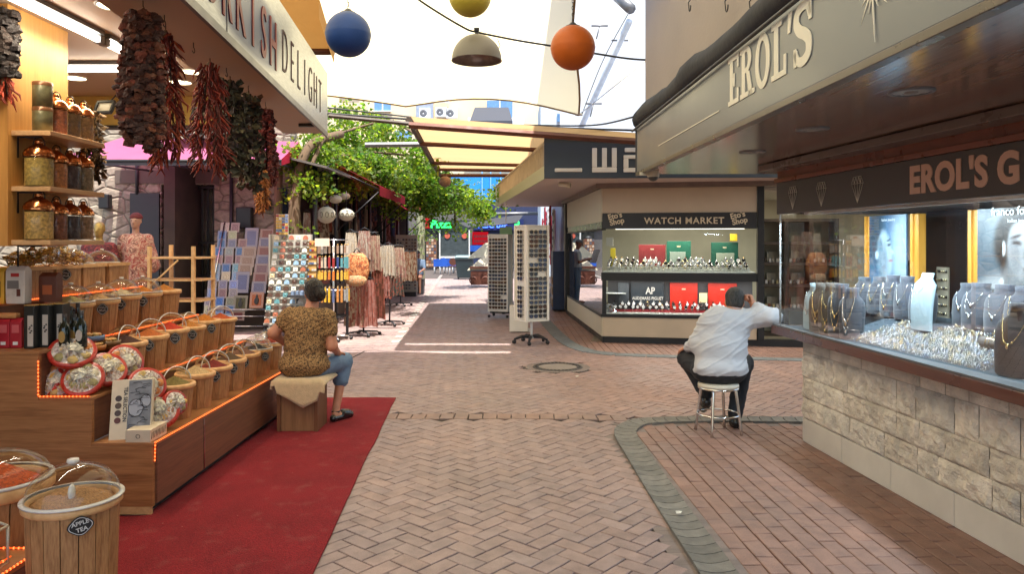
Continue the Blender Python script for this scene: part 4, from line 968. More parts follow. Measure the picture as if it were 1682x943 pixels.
# downlights
for i, y in enumerate((5.2,4.16,3.13)):
    o = thing('downlight', f'round recessed downlight in the glossy brown soffit, {["farthest","middle","nearest"][i]} of three', 'downlight', (1.69,y,2.29), 'downlights in the brown soffit')
    q = MB(); q.lathe([(.072,.0015),(.072,-.006),(.09,-.004),(.092,.0015)], n=26); q.build('frame', m_trim, o, local=True)
    q = MB(); q.lathe([(0,-.002),(.071,-.002)], n=20); q.ell((0,0,-.004),(.03,.03,.008),10,5); q.build('lens', pm('lamp_lens', (.30,.29,.27), .3), o, local=True)
# fascia writing
m_let = pm('pale_letter', S(222,220,208), .45, var=.05); m_pink = pm('pink_letter', S(214,176,156), .5, var=.05)
def slab(mb, ch, x, h):
    """slab serif capitals from bars, x advance returned; (x right, y up)"""
    w = .62*h; s = .17*h; t = .10*h; D = .004
    def bar(a, b, c, d): mb.box2((x+a, b, 0), (x+c, d, D))
    if ch == 'E':
        bar(.0,0,w*.95,t); bar(0,h-t,w*.95,h); bar(.1*h,t,.1*h+s,h-t); bar(w*.95-t*.9,t,w*.95,h*.30); bar(w*.95-t*.9,h*.72,w*.95,h-t); bar(.1*h+s,h*.45,w*.6,h*.45+t); bar(w*.6-t*.7,h*.36,w*.6,h*.45); bar(w*.6-t*.7,h*.45+t,w*.6,h*.64); return x+w*1.08
    if ch == 'R':
        bar(0,0,.42*h,t); bar(0,h-t,.34*h,h); bar(.09*h,t,.09*h+s,h-t)
        n = 10; o_ = [(.33*h+.24*h*math.sin(k/n*math.pi), h-.26*h+.26*h*math.cos(k/n*math.pi)) for k in range(n+1)]; i_ = [(.33*h+.09*h*math.sin(k/n*math.pi), h-.26*h+.155*h*math.cos(k/n*math.pi)) for k in range(n+1)]
        for k in range(n): mb.prism([(x+o_[k][0],o_[k][1],0),(x+i_[k][0],i_[k][1],0),(x+i_[k+1][0],i_[k+1][1],0),(x+o_[k+1][0],o_[k+1][1],0)], (0,0,D))
        bar(.09*h+s,h-.105*h,.335*h,h-.0005); bar(.09*h+s,h*.48,.335*h,h*.585)
        mb.prism([(x+.32*h,h*.49,0),(x+.47*h,h*.49,0),(x+.64*h,0,0),(x+.47*h,0,0)][::-1], (0,0,D)); bar(.47*h,.0005,.74*h,t); return x+.76*h
    if ch == 'L':
        bar(0,0,w*.95,t); bar(0,h-t,.42*h,h); bar(.11*h,t,.11*h+s,h-t); bar(w*.95-t*.9,t,w*.95,h*.36); return x+w*1.05
    if ch == 'O':
        n = 28
        for k in range(n):
            a, b = 2*math.pi*k/n, 2*math.pi*(k+1)/n; f = lambda r1, r2, an: (x+.34*h+r1*h*math.cos(an), .5*h+r2*h*math.sin(an), 0)
            mb.prism([f(.33,.52,a), f(.33,.52,b), f(.17,.38,b), f(.17,.38,a)], (0,0,D))
        return x+.74*h
    if ch == "'":
        mb.prism([(x+.02*h,h,0),(x+.17*h,h,0),(x+.09*h,h*.66,0),(x+.0*h,h*.66,0)][::-1], (0,0,D)); return x+.22*h
    if ch == 'S':
        pts = []
        n = 26
        c = [(.56,.74),(.50,.90),(.32,.95),(.14,.88),(.10,.72),(.20,.58),(.40,.47),(.52,.34),(.50,.14),(.32,.05),(.14,.10),(.06,.26)]
        cc = smooth_path([Vector((a,b,0)) for a,b in c], 4); hw = .082
        L_, R_ = [], []
        for k, p in enumerate(cc):
            tt = (cc[min(k+1,len(cc)-1)]-cc[max(k-1,0)]).normalized(); nn = Vector((-tt.y,tt.x,0)); wd = hw*(.75+.45*abs(math.sin(k/len(cc)*math.pi)))
            L_.append(p+nn*wd); R_.append(p-nn*wd)
        for k in range(len(cc)-1): mb.prism([(x+v.x*h, v.y*h, 0) for v in (L_[k],L_[k+1],R_[k+1],R_[k])], (0,0,D))
        mb.box2((x+.52*h,.66*h,0),(x+.62*h,.99*h,D)); mb.box2((x+.0*h,.01*h,0),(x+.10*h,.32*h,D)); return x+.72*h
    return x
def letters(word, M, h, mat, parent):
    x = 0
    for ch in word:
        q = MB(); x2 = slab(q, ch, x, h); b = MB(); b.add(q.v, q.f, None, False, M); b.build('letter', mat, parent); x = x2
M = frame((fx(4.19,-.001), 4.19, 2.42), (.0255,-1,0), (0,0,1))
letters("EROL'S", M @ Matrix.Diagonal((1.13,1,1,1)), .265, m_let, js)
q = MB(); c = Vector((fx(2.60,-.002), 2.60, 2.55))
for k in range(16):
    a = 2*math.pi*k/16+.1; L = .20 if k % 4 == 0 else (.14 if k % 2 == 0 else .09); dv = Vector((.0255*-math.cos(a), -math.cos(a), math.sin(a))); pv_ = Vector((0,-math.sin(a),-math.cos(a)))*.006
    q.prism([c+dv*.03-pv_, c+dv*.03+pv_, c+dv*L], (-.003,0,0))
q.build('starburst', m_let, js)
q = MB(); a = Vector((fx(5.97,-.001),5.97,EYE+(CV-240)/F*5.97)); b = Vector((fx(4.37,-.001),4.37,EYE+(CV-183)/F*4.37)); q.prism([a, b, b+Vector((0,0,.007)), a+Vector((0,0,.007))], (-.003,0,0)); q.build('fascia_line', m_let, js)
M = frame((wx(4.36,-.0225), 4.36, 1.945), (.102,-1,0), (0,0,1))
text('lettering', "EROL'S G", m_pink, js, M, size=.215, extrude=.003, bold=.009, sx=.90, spacing=1.06)
def diamond(y, h):
    q = MB(); w = h*.78; z = 1.915
    def L(a, b): q.tube([(wx(a[0],-.0225), a[0], a[1]), (wx(b[0],-.0225), b[0], b[1])], .0019, 3)
    top = [(y+w*k, z+h) for k in (.34,.12,-.12,-.34)]; mid = [(y+w*k, z+h*.74) for k in (.5,.26,0,-.26,-.5)]; bot = (y, z)
    for a, b in zip(top[:-1], top[1:]): L(a, b)
    for a, b in zip(mid[:-1], mid[1:]): L(a, b)
    L(top[0],mid[0]); L(top[3],mid[4])
    for i in range(4):
        L(top[i], mid[i]); L(top[i], mid[i+1])
    for p in mid: L(p, bot)
    q.build('diamond_emblem', m_let, js)
for y in (5.79,5.36,4.9): diamond(y, .175)
# window lamps
o = thing('window_strip_lamp', 'slim white strip lamp lighting the jewellery window from above', 'strip lamp', (wx(4,.2),4,ZT))
q = MB(); q.prism([(wx(5.9,.12),5.9,ZT-.012),(wx(.5,.12),.5,ZT-.012),(wx(.5,.17),.5,ZT-.012),(wx(5.9,.17),5.9,ZT-.012)], (0,0,.024)); q.build('housing', m_white, o)
for yy, ln in ((4.9,2.0),(2.7,2.0)):
    L = bpy.data.lights.new('window_lamp', 'AREA'); L.shape = 'RECTANGLE'; L.size = .05; L.size_y = ln; L.energy = 19; L.color = (.72,.90,1.0)
    lo = bpy.data.objects.new('window_lamp', L); COL.objects.link(lo); lo.location = (wx(yy,.15), yy, ZT-.02); lo.rotation_euler = (0, R(-18), R(5.8))
# busts
m_bust = pm('grey_velvet_bust', S(76,80,90), .8, var=.15, scale=20, sheen=.3); m_bustw = pm('white_bust', S(176,196,204), .6, var=.05); m_bustd = pm('dark_bust', S(58,56,58), .6); m_bustb = pm('taupe_bust', S(112,104,96), .75)
m_silver = pm('silver', (.72,.72,.70), .18, 1, var=.3, scale=90); m_goldm = pm('gold', (.75,.56,.26), .2, 1, var=.3, scale=90)
def bust_mesh(h, w, mat):
    prof = [(0,.92,.40),(.04,1.0,.44),(.35,1.12,.44),(.60,1.2,.36),(.72,1.12,.30),(.79,.86,.26),(.84,.60,.25),(.9,.50,.26),(1.0,.54,.29)]
    n = 20; vs = []
    for z, a, b in prof:
        for j in range(n):
            an = 2*math.pi*j/n; ca_, sa_ = math.cos(an), math.sin(an); e = .75
            vs.append((w/2*a*math.copysign(abs(ca_)**e, ca_), -w*b*.8*math.copysign(abs(sa_)**e, sa_)+(.10*w*(1-z)*-1), z*h))
    q = MB(); q.add(vs, [(i*n+j,i*n+(j+1)%n,(i+1)*n+(j+1)%n,(i+1)*n+j) for i in range(len(prof)-1) for j in range(n)]+[tuple((len(prof)-1)*n+j for j in range(n))], None, True); return q
def bust(y, off, z, h, w, mat, label, neck=2, gold=False, face=-78, grp='necklace busts in the jewellery window'):
    o = thing('necklace_bust', label, 'bust', (wx(y,off),y,z), grp, R(face)); rr = random.Random(int(y*1000))
    bust_mesh(h, w, mat).build('bust', mat, o, local=True)
    for k in range(neck):
        q = MB(); dr = rr.uniform(.28,.5)+.1*k
        pts = []
        for i in range(15):
            t = i/14*2-1; zz = h*(.84-dr*(1-t*t)); xx = w*.30*t*(1+.15*(1-abs(t))); 
            f = (.84-zz/h); yy = -w*(.22+.22*min(1,f*2.4))-.012*h
            pts.append((xx, yy, zz))
        q.tube(pts, .0017, 4)
        for p in pts[5:10:2]: q.ell(p, (.006,.004,.007), 6, 4)
        q.ell((0, pts[7][1]-.004, pts[7][2]-.012), (.009,.004,.012), 8, 5); q.build('necklace', m_goldm if gold or (k == 1 and rr.random() < .5) else m_silver, o, local=True)
z0 = ZB
bust(5.78,.16,z0,.36,.19,m_bustw,'pale blue white bust in the far corner of the window',1)
bust(5.62,.12,z0,.37,.17,m_bustb,'beige bust with several gold chains beside the pale corner bust',4,True,-60)
bust(5.47,.115,z0,.38,.17,m_bustb,'taupe bust with gold chains, second after the pale corner bust',4,True,-60)
bust(5.33,.11,z0,.38,.17,m_bust,'grey bust with chains at the front, third after the pale corner bust',4,True,-60)
bust(5.20,.115,z0,.36,.16,m_bust,'grey bust with silver chains in front of the ring tray end',3,False,-60)
bust(5.56,.52,z0+.14,.28,.17,m_bust,'grey bust below the blue profile poster',2)
bust(5.36,.50,z0+.14,.30,.17,m_bust,'grey bust with fine silver chain right of the blue profile poster',2)
bust(5.18,.49,z0+.14,.30,.17,m_bust,'grey bust farthest along the middle, touching the golden post',2)
bust(5.02,.50,z0+.14,.27,.18,m_bust,'grey bust beside the tall white display neck',2)
bust(5.72,.50,z0+.14,.27,.17,m_bust,'grey bust farthest back under the rose earring board',2)
bust(4.67,.55,z0+.14,.28,.17,m_bust,'grey bust squeezed between the white neck and the second golden post',2)
o = thing('display_neck', 'tall white flat display neck with one thin necklace in the middle of the window', 'display neck', (wx(4.80,.38),4.80,slope_z(.38)), None, R(-78))
q = MB(); pr_ = []
for i in range(11):
    t = i/10; w_ = .092*(1+.06*math.sin(t*3.1)) if t < .82 else lerp(.092,.052,min(1,(t-.82)/.06)); pr_.append((w_, -.05-.03*math.sin(t*2.6)+.07*t, .37*t))
vs = [(sx*w_, yy+dy, zz) for w_, yy, zz in pr_ for sx, dy in ((-1,.0),(-.8,-.012),(0,-.02),(.8,-.012),(1,0),(0,.02))]
q.add(vs, [(i*6+j,i*6+(j+1)%6,(i+1)*6+(j+1)%6,(i+1)*6+j) for i in range(10) for j in range(6)]+[(60,61,62,63,64,65)], None, True); q.build('neck', m_bustw, o, local=True)
q = MB(); q.tube([(.05*math.sin(a), -.075-.022*math.cos(a)+.0, .29-.05*math.cos(a)) for a in [R(-95)+k*R(190)/12 for k in range(13)]], .002, 4); q.build('necklace', m_silver, o, local=True)
bust(4.52,.52,z0+.14,.29,.20,m_bust,'grey bust with a crystal necklace below the second golden post',2)
bust(4.33,.52,z0+.14,.29,.20,m_bust,'grey bust with crystal necklace left of the woman poster',2)
bust(4.15,.50,z0+.14,.29,.20,m_bust,'grey bust with crystal necklace below the woman poster',2)
bust(3.98,.44,z0+.13,.27,.20,m_bust,'grey bust leaning forward beneath the poster necklace',2)
bust(3.72,.15,z0,.37,.24,m_bustd,'large dark bust with one gold pendant at the right frame edge',1,True)
# trays of rings
q = MB(); rr = random.Random(21)
for row in range(20):
    for k in range(74):
        off = .06+row*.0205; y = 5.12-k*.024+rr.uniform(-.004,.004)
        if 3.55 < y < 3.86 and off < .32: continue
        if rr.random() < .08: continue
        if off > .3 and 4.7 < y < 4.9: continue
        p = Vector((wx(y,off), y, slope_z(off)+.008)); M = Matrix.Translation(p) @ RZ(rr.gauss(.1,.25)) @ RY(R(-62)+rr.gauss(0,.2)); col = (.80,.80,.78) if rr.random() < .68 else ((.78,.60,.30) if rr.random() < .8 else (.25,.4,.6))
        r_ = .0085; t = .0022; n = 8; vs = []
        for j in range(n):
            a = 2*math.pi*j/n
            for b in range(3):
                c2 = 2*math.pi*b/3; vs.append(((r_+t*math.cos(c2))*math.cos(a), (r_+t*math.cos(c2))*math.sin(a), t*math.sin(c2)))
        q.add(vs, [(j*3+b, ((j+1)%n)*3+b, ((j+1)%n)*3+(b+1)%3, j*3+(b+1)%3) for j in range(n) for b in range(3)], col, True, M)
        q.ell((r_*1.0+.003,0,0), (.0045,.0045,.0045), 6, 4, col if rr.random() < .8 else (.05,.12,.3), M)
rg = q.build('rings', pm('jewels', (1,1,1), .16, .9, src='attr', var=.1), None, loc=(wx(4.2,.2),4.2,ZB))
tag(rg, 'glittering mass of gold and silver rings spread over the sloping tray', 'rings', kind='stuff')
# chain trays behind
q = MB()
for k in range(56):
    y = 5.05-k*.026; off = .36+rr.uniform(0,.1); p = Vector((wx(y,off), y, slope_z(off)+.012)); 
    if 4.66 < y < 4.94: continue
    q.tube([p, p+Vector((rr.uniform(-.02,.02),rr.uniform(-.03,.03),.02)), p+Vector((rr.uniform(.0,.05),rr.uniform(-.04,.04),.004))], .003, 4, (.75,.6,.35) if rr.random() < .5 else (.7,.7,.7))
    q.ell(p+Vector((0,0,.012)), (.006,.006,.016), 6, 4, (.7,.62,.45))
tag(q.build('bracelets', bpy.data.materials['jewels'], None, loc=(wx(4.3,.42),4.3,ZB+.1)), 'heap of mixed bracelets and pendants along the back of the ring tray', 'bracelets', kind='stuff')
o = thing('bracelet_roll', 'cream velvet roll wrapped with gold bracelets on the ring tray', 'bracelet roll', (wx(4.08,.3),4.08,slope_z(.3)+.03))
q = MB(); q.tube([(-.02,.12,0),(0,-.10,.0)], [.034,.034], 14); q.build('roll', m_bustb, o, local=True)
q = MB()
for k in range(6): q.lathe([(.035,-.006),(.038,0),(.035,.006)], n=16, M=Matrix.Translation((-.012+.003*k,.06-.026*k,0)) @ RX(R(90)))
q.build('bracelet', m_goldm, o, local=True)
# posters and golden posts inside the window
w_gold = wood('golden_wood', S(186,124,40), S(216,160,70), (3,3,.3), 1.3, .4, .4, .03)
def wframe(y, off, z, toward=True): return frame((wx(y,off), y, z), (.102,-1,0), (0,0,1))
for i, (ya, yb, off, lb) in enumerate(((4.78,4.57,.62,'golden wooden post in the window beside the large woman poster'),(5.36,5.27,.62,'narrow golden wooden post beside the blue profile poster'),(5.93,5.86,.62,'thin golden wooden strip on the far edge of the blue profile poster'))):
    o = thing('wooden_post', lb, 'post', (wx((ya+yb)/2,off),(ya+yb)/2,ZB+.14), 'golden posts in the jewellery window')
    q = MB(); q.prism([(wx(ya,off),ya,ZB+.141),(wx(yb,off),yb,ZB+.141),(wx(yb,off+.06),yb,ZB+.141),(wx(ya,off+.06),ya,ZB+.141)], (0,0,.745)); q.build('post', w_gold, o, bevel=.006)
    q = MB(); q.prism([(wx(ya-.02,off-.012),ya-.02,ZB+.141),(wx(ya-.05,off-.012),ya-.05,ZB+.141),(wx(ya-.05,off),ya-.05,ZB+.141),(wx(ya-.02,off),ya-.02,ZB+.141)], (0,0,.745)); q.build('moulding', w_gold, o)
def fpts(q, pts, z, col=None, t=.001): q.prism([(a,b,z) for a,b in pts], (0,0,t), col)
def ellp(cx, cy, rx, ry, rot=0, n=22): 
    return [(cx+rx*math.cos(a)*math.cos(rot)-ry*math.sin(a)*math.sin(rot), cy+rx*math.cos(a)*math.sin(rot)+ry*math.sin(a)*math.cos(rot)) for a in [2*math.pi*k/n for k in range(n)]]
m_photo = pm('printed_photo', (1,1,1), .35, src='attr', var=.12, scale=10)
# large portrait: a woman looking down
po = thing('jewellery_poster', 'large grey poster of a dark haired woman looking down at her necklace', 'poster', (wx(4.2,.60),4.2,ZB+.14)); M = wframe(4.66,.60,ZB+.141)
q = MB(); q.box2((0,0,-.014),(1.02,.745,0), S(78,92,100)); b = MB(); b.add(q.v, q.f, None, False, M); 
for i in range(len(b.c)): b.c[i] = S(84,100,108)
b.build('board', m_photo, po)
def printed_photo(w, h, bg, layers, M, parent, nx=72):
    """soft toned printed picture: each layer a soft ellipse (cx, cy, rx, ry, turn, softness, colour)"""
    ny = int(nx*h/w); X, Y = np.meshgrid(np.linspace(0,w,nx+1), np.linspace(0,h,ny+1), indexing='ij'); C = np.zeros((nx+1,ny+1,3)); C[...] = bg
    for cx, cy, rx, ry, a, sf, c in layers:
        ca_, sa_ = math.cos(a), math.sin(a); d = np.sqrt((((X-cx)*ca_+(Y-cy)*sa_)/rx)**2+((-(X-cx)*sa_+(Y-cy)*ca_)/ry)**2); k = np.clip((1+sf-d)/(2*sf), 0, 1)[...,None]; k = k*k*(3-2*k); C = C*(1-k)+np.array(c)*k
    me = bpy.data.meshes.new('portrait'); V = np.stack([X,Y,0*X+.003], -1).reshape(-1,3); me.from_pydata([tuple(M @ Vector(v)) for v in V], [], [(i*(ny+1)+j,(i+1)*(ny+1)+j,(i+1)*(ny+1)+j+1,i*(ny+1)+j+1) for i in range(nx) for j in range(ny)])
    at = me.color_attributes.new('Col','FLOAT_COLOR','POINT'); at.data.foreach_set('color', np.concatenate([C.reshape(-1,3), np.ones((len(V),1))],1).astype(np.float32).ravel()); me.materials.append(m_photo); me.transform(Matrix.Translation(-parent.location)); inst('portrait', me, parent)
g_ = lambda v: S(v,v+2,v+3)
LY = [(.10,.4,.14,.5,0,.5,S(60,74,84)),(.5,.7,.4,.3,0,.6,S(120,134,140)),(.30,.05,.42,.30,0,.25,g_(140)),(.14,.16,.16,.14,.3,.5,g_(156)),(.42,.10,.10,.16,0,.6,g_(104)),
 (.36,.58,.205,.20,.2,.14,g_(26)),(.24,.50,.10,.15,.2,.3,g_(30)),(.33,.75,.12,.06,0,.5,g_(20)),(.50,.70,.05,.05,0,.6,g_(58)),
 (.30,.27,.085,.15,.15,.3,g_(112)),(.365,.49,.118,.175,.12,.10,g_(150)),(.30,.45,.05,.11,.1,.6,g_(116)),(.42,.60,.07,.05,0,.7,g_(172)),(.34,.60,.06,.04,0,.7,g_(166)),(.40,.34,.06,.035,0,.6,g_(126)),(.43,.45,.03,.06,.1,.8,g_(168)),
 (.315,.572,.044,.010,.22,.6,g_(44)),(.445,.566,.038,.009,-.2,.6,g_(44)),(.318,.535,.036,.014,-.12,.5,g_(62)),(.446,.527,.030,.012,.12,.5,g_(66)),(.32,.529,.034,.006,-.12,.5,g_(24)),(.447,.521,.028,.005,.12,.5,g_(26)),
 (.405,.468,.012,.05,.1,.9,g_(176)),(.378,.455,.012,.035,.2,.9,g_(112)),(.412,.430,.024,.010,0,.7,g_(92)),(.405,.388,.040,.012,.05,.4,S(106,84,86)),(.405,.370,.034,.012,0,.4,S(128,104,104)),(.405,.380,.038,.003,.05,.4,g_(40)),
 (.218,.50,.010,.045,0,.3,g_(206)),(.60,.15,.05,.2,-.1,.3,g_(132)),(.585,.34,.035,.05,.3,.4,g_(140))]+[(.20+.27*k/11,.30-.20*math.sin(k/11*3.1),.016,.019,0,.4,g_(60 if k % 2 else 200)) for k in range(12)]
printed_photo(1.02,.745,S(84,100,108),LY,M,po,100)
m_lbl = pm('poster_white', S(226,232,236), .5)
text('lettering', 'franco fontana', m_lbl, po, M @ frame((.12,.70,.0075),(1,0,0),(0,1,0)), size=.072, extrude=.0005, bold=.001)
text('lettering', 'Italian Jewelry', m_lbl, po, M @ frame((.25,.655,.0075),(1,0,0),(0,1,0)), size=.032, extrude=.0005)
p2 = thing('jewellery_poster', 'narrow blue poster of a face in profile between golden strips', 'poster', (wx(5.6,.61),5.6,ZB+.14)); M = wframe(5.84,.61,ZB+.141)
q = MB(); q.box2((0,0,-.01),(.46,.745,0)); b = MB(); b.add(q.v, q.f, None, False, M); b.c = [S(72,106,136)]*len(b.f); b.build('board', m_photo, p2)
b_ = lambda v: S(v-22,v,v+14)
printed_photo(.46,.745,S(72,106,136),[(.40,.4,.10,.5,0,.7,b_(170)),(.08,.62,.11,.24,-.1,.5,b_(70)),(.20,.16,.10,.16,.1,.3,b_(130)),(.205,.44,.085,.19,.12,.16,b_(168)),(.17,.40,.06,.14,.1,.6,b_(134)),(.287,.47,.032,.014,-.5,.4,b_(176)),(.275,.40,.028,.010,0,.5,S(150,112,118)),(.255,.52,.022,.009,.1,.5,b_(58)),(.25,.555,.026,.006,.2,.5,b_(60)),(.14,.52,.03,.05,0,.5,b_(120)),(.10,.44,.02,.03,0,.4,b_(200))],M,p2,48)
text('lettering', 'Italian Jewelry', m_lbl, p2, M @ frame((.16,.70,.003),(1,0,0),(0,1,0)), size=.03, extrude=.0004)
# small display stands in the far corner
for i, (y, off, w, h, c, lb) in enumerate(((5.84,.72,.16,.42,S(60,46,42),'tall brown glass case in the far corner of the window'),(5.66,.80,.14,.40,S(110,72,70),'rose coloured earring board in the far corner of the window'),(5.28,.80,.12,.36,S(160,150,130),'pale earring board behind the golden strip'),(4.98,.85,.22,.34,S(150,144,120),'earring board dotted with rows of earrings behind the white neck'))):
    o = thing('earring_board', lb, 'display board', (wx(y,off),y,ZB+.14), 'display boards at the back of the window'); M = wframe(y+w/2,off,ZB+.141)
    q = MB(); q.box2((0,0,-.012),(w,h,0)); b = MB(); b.add(q.v, q.f, None, False, M); b.c = [c]*len(b.f); b.build('board', m_photo, o)
    b = MB()
    for r_ in range(6):
        for k in range(5): b.ell(M @ Vector((w*(k+.5)/5, h*(r_+.5)/6, .006)), (.008,.008,.012), 6, 4, (.7,.6,.4) if (r_+k) % 3 else (.1,.1,.1))
    tag(b.build('earrings', bpy.data.materials['jewels'], o), kind=None)
o = thing('teal_bust', 'small turquoise display neck behind the tall white one', 'bust', (wx(4.86,.9),4.86,ZB+.141), None, R(-78)); bust_mesh(.30,.16,None).build('bust', pm('teal_velvet', S(70,140,150), .7), o, local=True)
q = MB(); q.tube([(-.04,-.045,.25),(0,-.075,.15),(.04,-.045,.25)], .003, 4); q.build('necklace', m_silver, o, local=True)
# ---------------------------------------------------------------- watch shop on the far corner
C0 = Vector((1.495,12.22,0)); C1 = Vector((4.67,11.62,0)); C2 = Vector((1.25,17.4,0))
fd = (C1-C0).normalized(); ld = (C2-C0).normalized()
fn = Vector((fd.y,-fd.x,0)); ln = Vector((-ld.y,ld.x,0))   # outward normals
if fn.y > 0: fn = -fn
if ln.x > 0: ln = -ln
ws = thing('watch_shop', 'corner watch shop with lit glass display windows under a dark blue canopy', 'shop', (3,13.5,0))
m_beige = pm('beige_panel', S(190,172,148), .5, var=.14, scale=1.6, detail=8); m_cream = pm('cream_panel', S(206,200,180), .5, var=.06)
def fpan(q, s0, s1, z0, z1, o0, o1, col=None): 
    a = C0+fd*s0; b = C0+fd*s1; q.prism([a+fn*o0+Vector((0,0,z0)), b+fn*o0+Vector((0,0,z0)), b+fn*o1+Vector((0,0,z0)), a+fn*o1+Vector((0,0,z0))], (0,0,z1-z0), col)
def lpan(q, s0, s1, z0, z1, o0, o1, col=None):
    a = C0+ld*s0; b = C0+ld*s1; q.prism([a+ln*o0+Vector((0,0,z0)), b+ln*o0+Vector((0,0,z0)), b+ln*o1+Vector((0,0,z0)), a+ln*o1+Vector((0,0,z0))], (0,0,z1-z0), col)
W = 2.44     # width of the front window in metres
q = MB(); fpan(q,0,3.3,0,.105,.0,-.1); lpan(q,0,5,0,.10,.0,-.1); q.build('base', m_black, ws)
q = MB(); fpan(q,.0,W,.107,.425,.012,-.1); q.build('front_panel', m_beige, ws, bevel=.003)
q = MB(); lpan(q,.02,4.7,.107,.42,.012,-.1); q.build('side_panel', m_cream, ws, bevel=.003)
q = MB(); fpan(q,-.02,W+.05,.427,.475,.03,-.15); fpan(q,-.02,W+.05,1.03,1.16,.02,-.12); fpan(q,-.005,.06,.476,1.029,.016,-.06); q.build('window_frame', m_black, ws)
q = MB(); lpan(q,.02,4.7,.422,.45,.02,-.1); lpan(q,.02,4.7,1.86,1.89,.015,-.06); q.build('side_frame', m_dark, ws)
q = MB(); fpan(q,0,W,1.88,2.14,.03,-.06); q.build('sign_band', pm('sign_black', (.014,.014,.016), .4), ws, bevel=.003)
q = MB(); fpan(q,0,W,2.142,2.55,.016,-.08); q.build('upper_panel', m_beige, ws)
q = MB(); lpan(q,0.02,4.7,2.0,2.55,.016,-.08); q.build('side_upper_panel', m_cream, ws)
q = MB(); lpan(q,.02,4.6,1.89,1.998,.01,-.05); q.build('side_sign_band', pm('sign_grey', S(70,80,84), .3), ws)
q = MB(); fpan(q,W+.01,W+.11,0.106,2.6,.04,-.08); q.build('post', m_black, ws); q = MB(); lpan(q,4.75,4.95,.1,2.6,.05,-.1); q.build('post', m_black, ws)
q = MB(); fpan(q,-.1,3.6,2.552,2.64,.10,-.3); lpan(q,.0,5,2.552,2.64,.10,-.3); q.build('cornice', pm('cornice_brown', S(120,104,96), .4), ws)
q = MB(); fpan(q,.06,W,.476,1.03,-.02,-.022); q.build('window_pane', m_pane, ws)
q = MB(); fpan(q,.0,W,1.162,1.88,-.005,-.007); q.build('window_pane', m_pane, ws)
q = MB(); lpan(q,.02,4.7,.451,1.86,.0,-.002); q.build('window_pane', glass('side_pane', (.9,.95,.95), .9, .01, .06), ws)
m_shelfw = pm('display_white', S(196,200,196), .5, var=.06); m_int = pm('shop_interior', S(186,182,160), .7, var=.15, scale=2)
q = MB(); fpan(q,.0,W,1.161,1.175,-.06,-.62); fpan(q,.06,W,.476,.49,-.03,-.5); lpan(q,.05,4.6,.45,.462,-.03,-.5); lpan(q,.05,4.6,.80,.81,-.05,-.4); q.build('display_shelf', m_shelfw, ws)
q = MB(); fpan(q,.06,W,.49,1.028,-.5,-.52); q.build('display_back', pm('display_grey', S(86,86,90), .5), ws)
q = MB(); fpan(q,-.3,6.5,.0,3.0,-3.2,-3.3); q.build('back_wall', m_int, ws)
q = MB(); fpan(q,-.0,6.5,2.50,2.55,-.31,-3.2); q.build('ceiling', pm('shop_white', S(206,200,186), .6), ws)
q = MB(); fpan(q,-.2,6.5,-.02,.012,-.11,-3.2); q.build('floor', pm('shop_floor', S(120,104,84), .35), ws)
# dark shelving seen past the post
m_wen = wood('wenge', (.02,.014,.010), (.05,.034,.022), (1,1,.3), 1.2, .35, .4, .03)
o = thing('display_cabinet', 'dark wood cabinet with lit cubbies of watches behind the black post', 'cabinet', C0+fd*2.9-fn*.7)
q = MB()
for s in (2.56,2.95,3.34,3.73): fpan(q,s,s+.07,.1,2.05,-.55,-.95)
for z in (.1,.52,.92,1.28,1.62,2.0): fpan(q,2.63,3.73,z,z+.05,-.56,-.94)
q.build('frame', m_wen, o)
q = MB(); fpan(q,2.63,3.73,.1,2.05,-.95,-.97); q.build('back', m_int, o)
for s in (2.64,3.03,3.42):
    for z in (.57,.97,1.33,1.67):
        for k in range(4):
            pass
q = MB(); rr = random.Random(4)
for s in (2.64,3.03,3.42):
    for z in (.57,.97,1.33):
        for k in range(5):
            p = C0+fd*(s+.04+.06*k)-fn*(.66+rr.uniform(0,.1))+Vector((0,0,z)); q.box((p.x,p.y,p.z+.03),(.035,.03,.06),None,rr.choice([(.5,.4,.2),(.1,.07,.05),(.6,.55,.5),(.3,.1,.05)]))
        p = C0+fd*(s+.16)-fn*.85+Vector((0,0,z+.09)); q.box(p,(.18,.02,.16),None,(.5,.46,.36))
tag(q.build('small_goods', m_attr, o), kind='stuff')
for i, (s, off, e, sz) in enumerate(((1.2,.35,8,1.8),(3.1,.45,7,.9),(1.5,1.7,14,1.6))):
    L = bpy.data.lights.new('shop_lamp', 'AREA'); L.shape = 'RECTANGLE'; L.size = sz; L.size_y = .12; L.energy = e; L.color = (1,.93,.78)
    lo = bpy.data.objects.new('shop_lamp', L); COL.objects.link(lo); p = C0+fd*s-fn*off; lo.location = (p.x,p.y,1.87 if i == 0 else 2.49); lo.rotation_euler = (0,0,math.atan2(fd.y,fd.x))
o = thing('window_lamp', 'slim warm lamp housing along the top of the watch display window', 'strip lamp', C0+fd*1.2-fn*.3+Vector((0,0,1.88)))
q = MB(); fpan(q,.15,W-.1,1.885,1.90,-.28,-.42); q.build('housing', m_white, o)
q = MB(); fpan(q,.2,W-.15,1.88,1.884,-.30,-.40); q.build('diffuser', emit('warm_diffuser', (1,.92,.72), 2.5), o)
L = bpy.data.lights.new('low_window_lamp', 'AREA'); L.shape = 'RECTANGLE'; L.size = 2.2; L.size_y = .05; L.energy = 7; L.color = (1,.95,.88)
lo = bpy.data.objects.new('low_window_lamp', L); COL.objects.link(lo); p = C0+fd*1.25-fn*.12; lo.location = (p.x,p.y,1.02); lo.rotation_euler = (0,0,math.atan2(fd.y,fd.x))
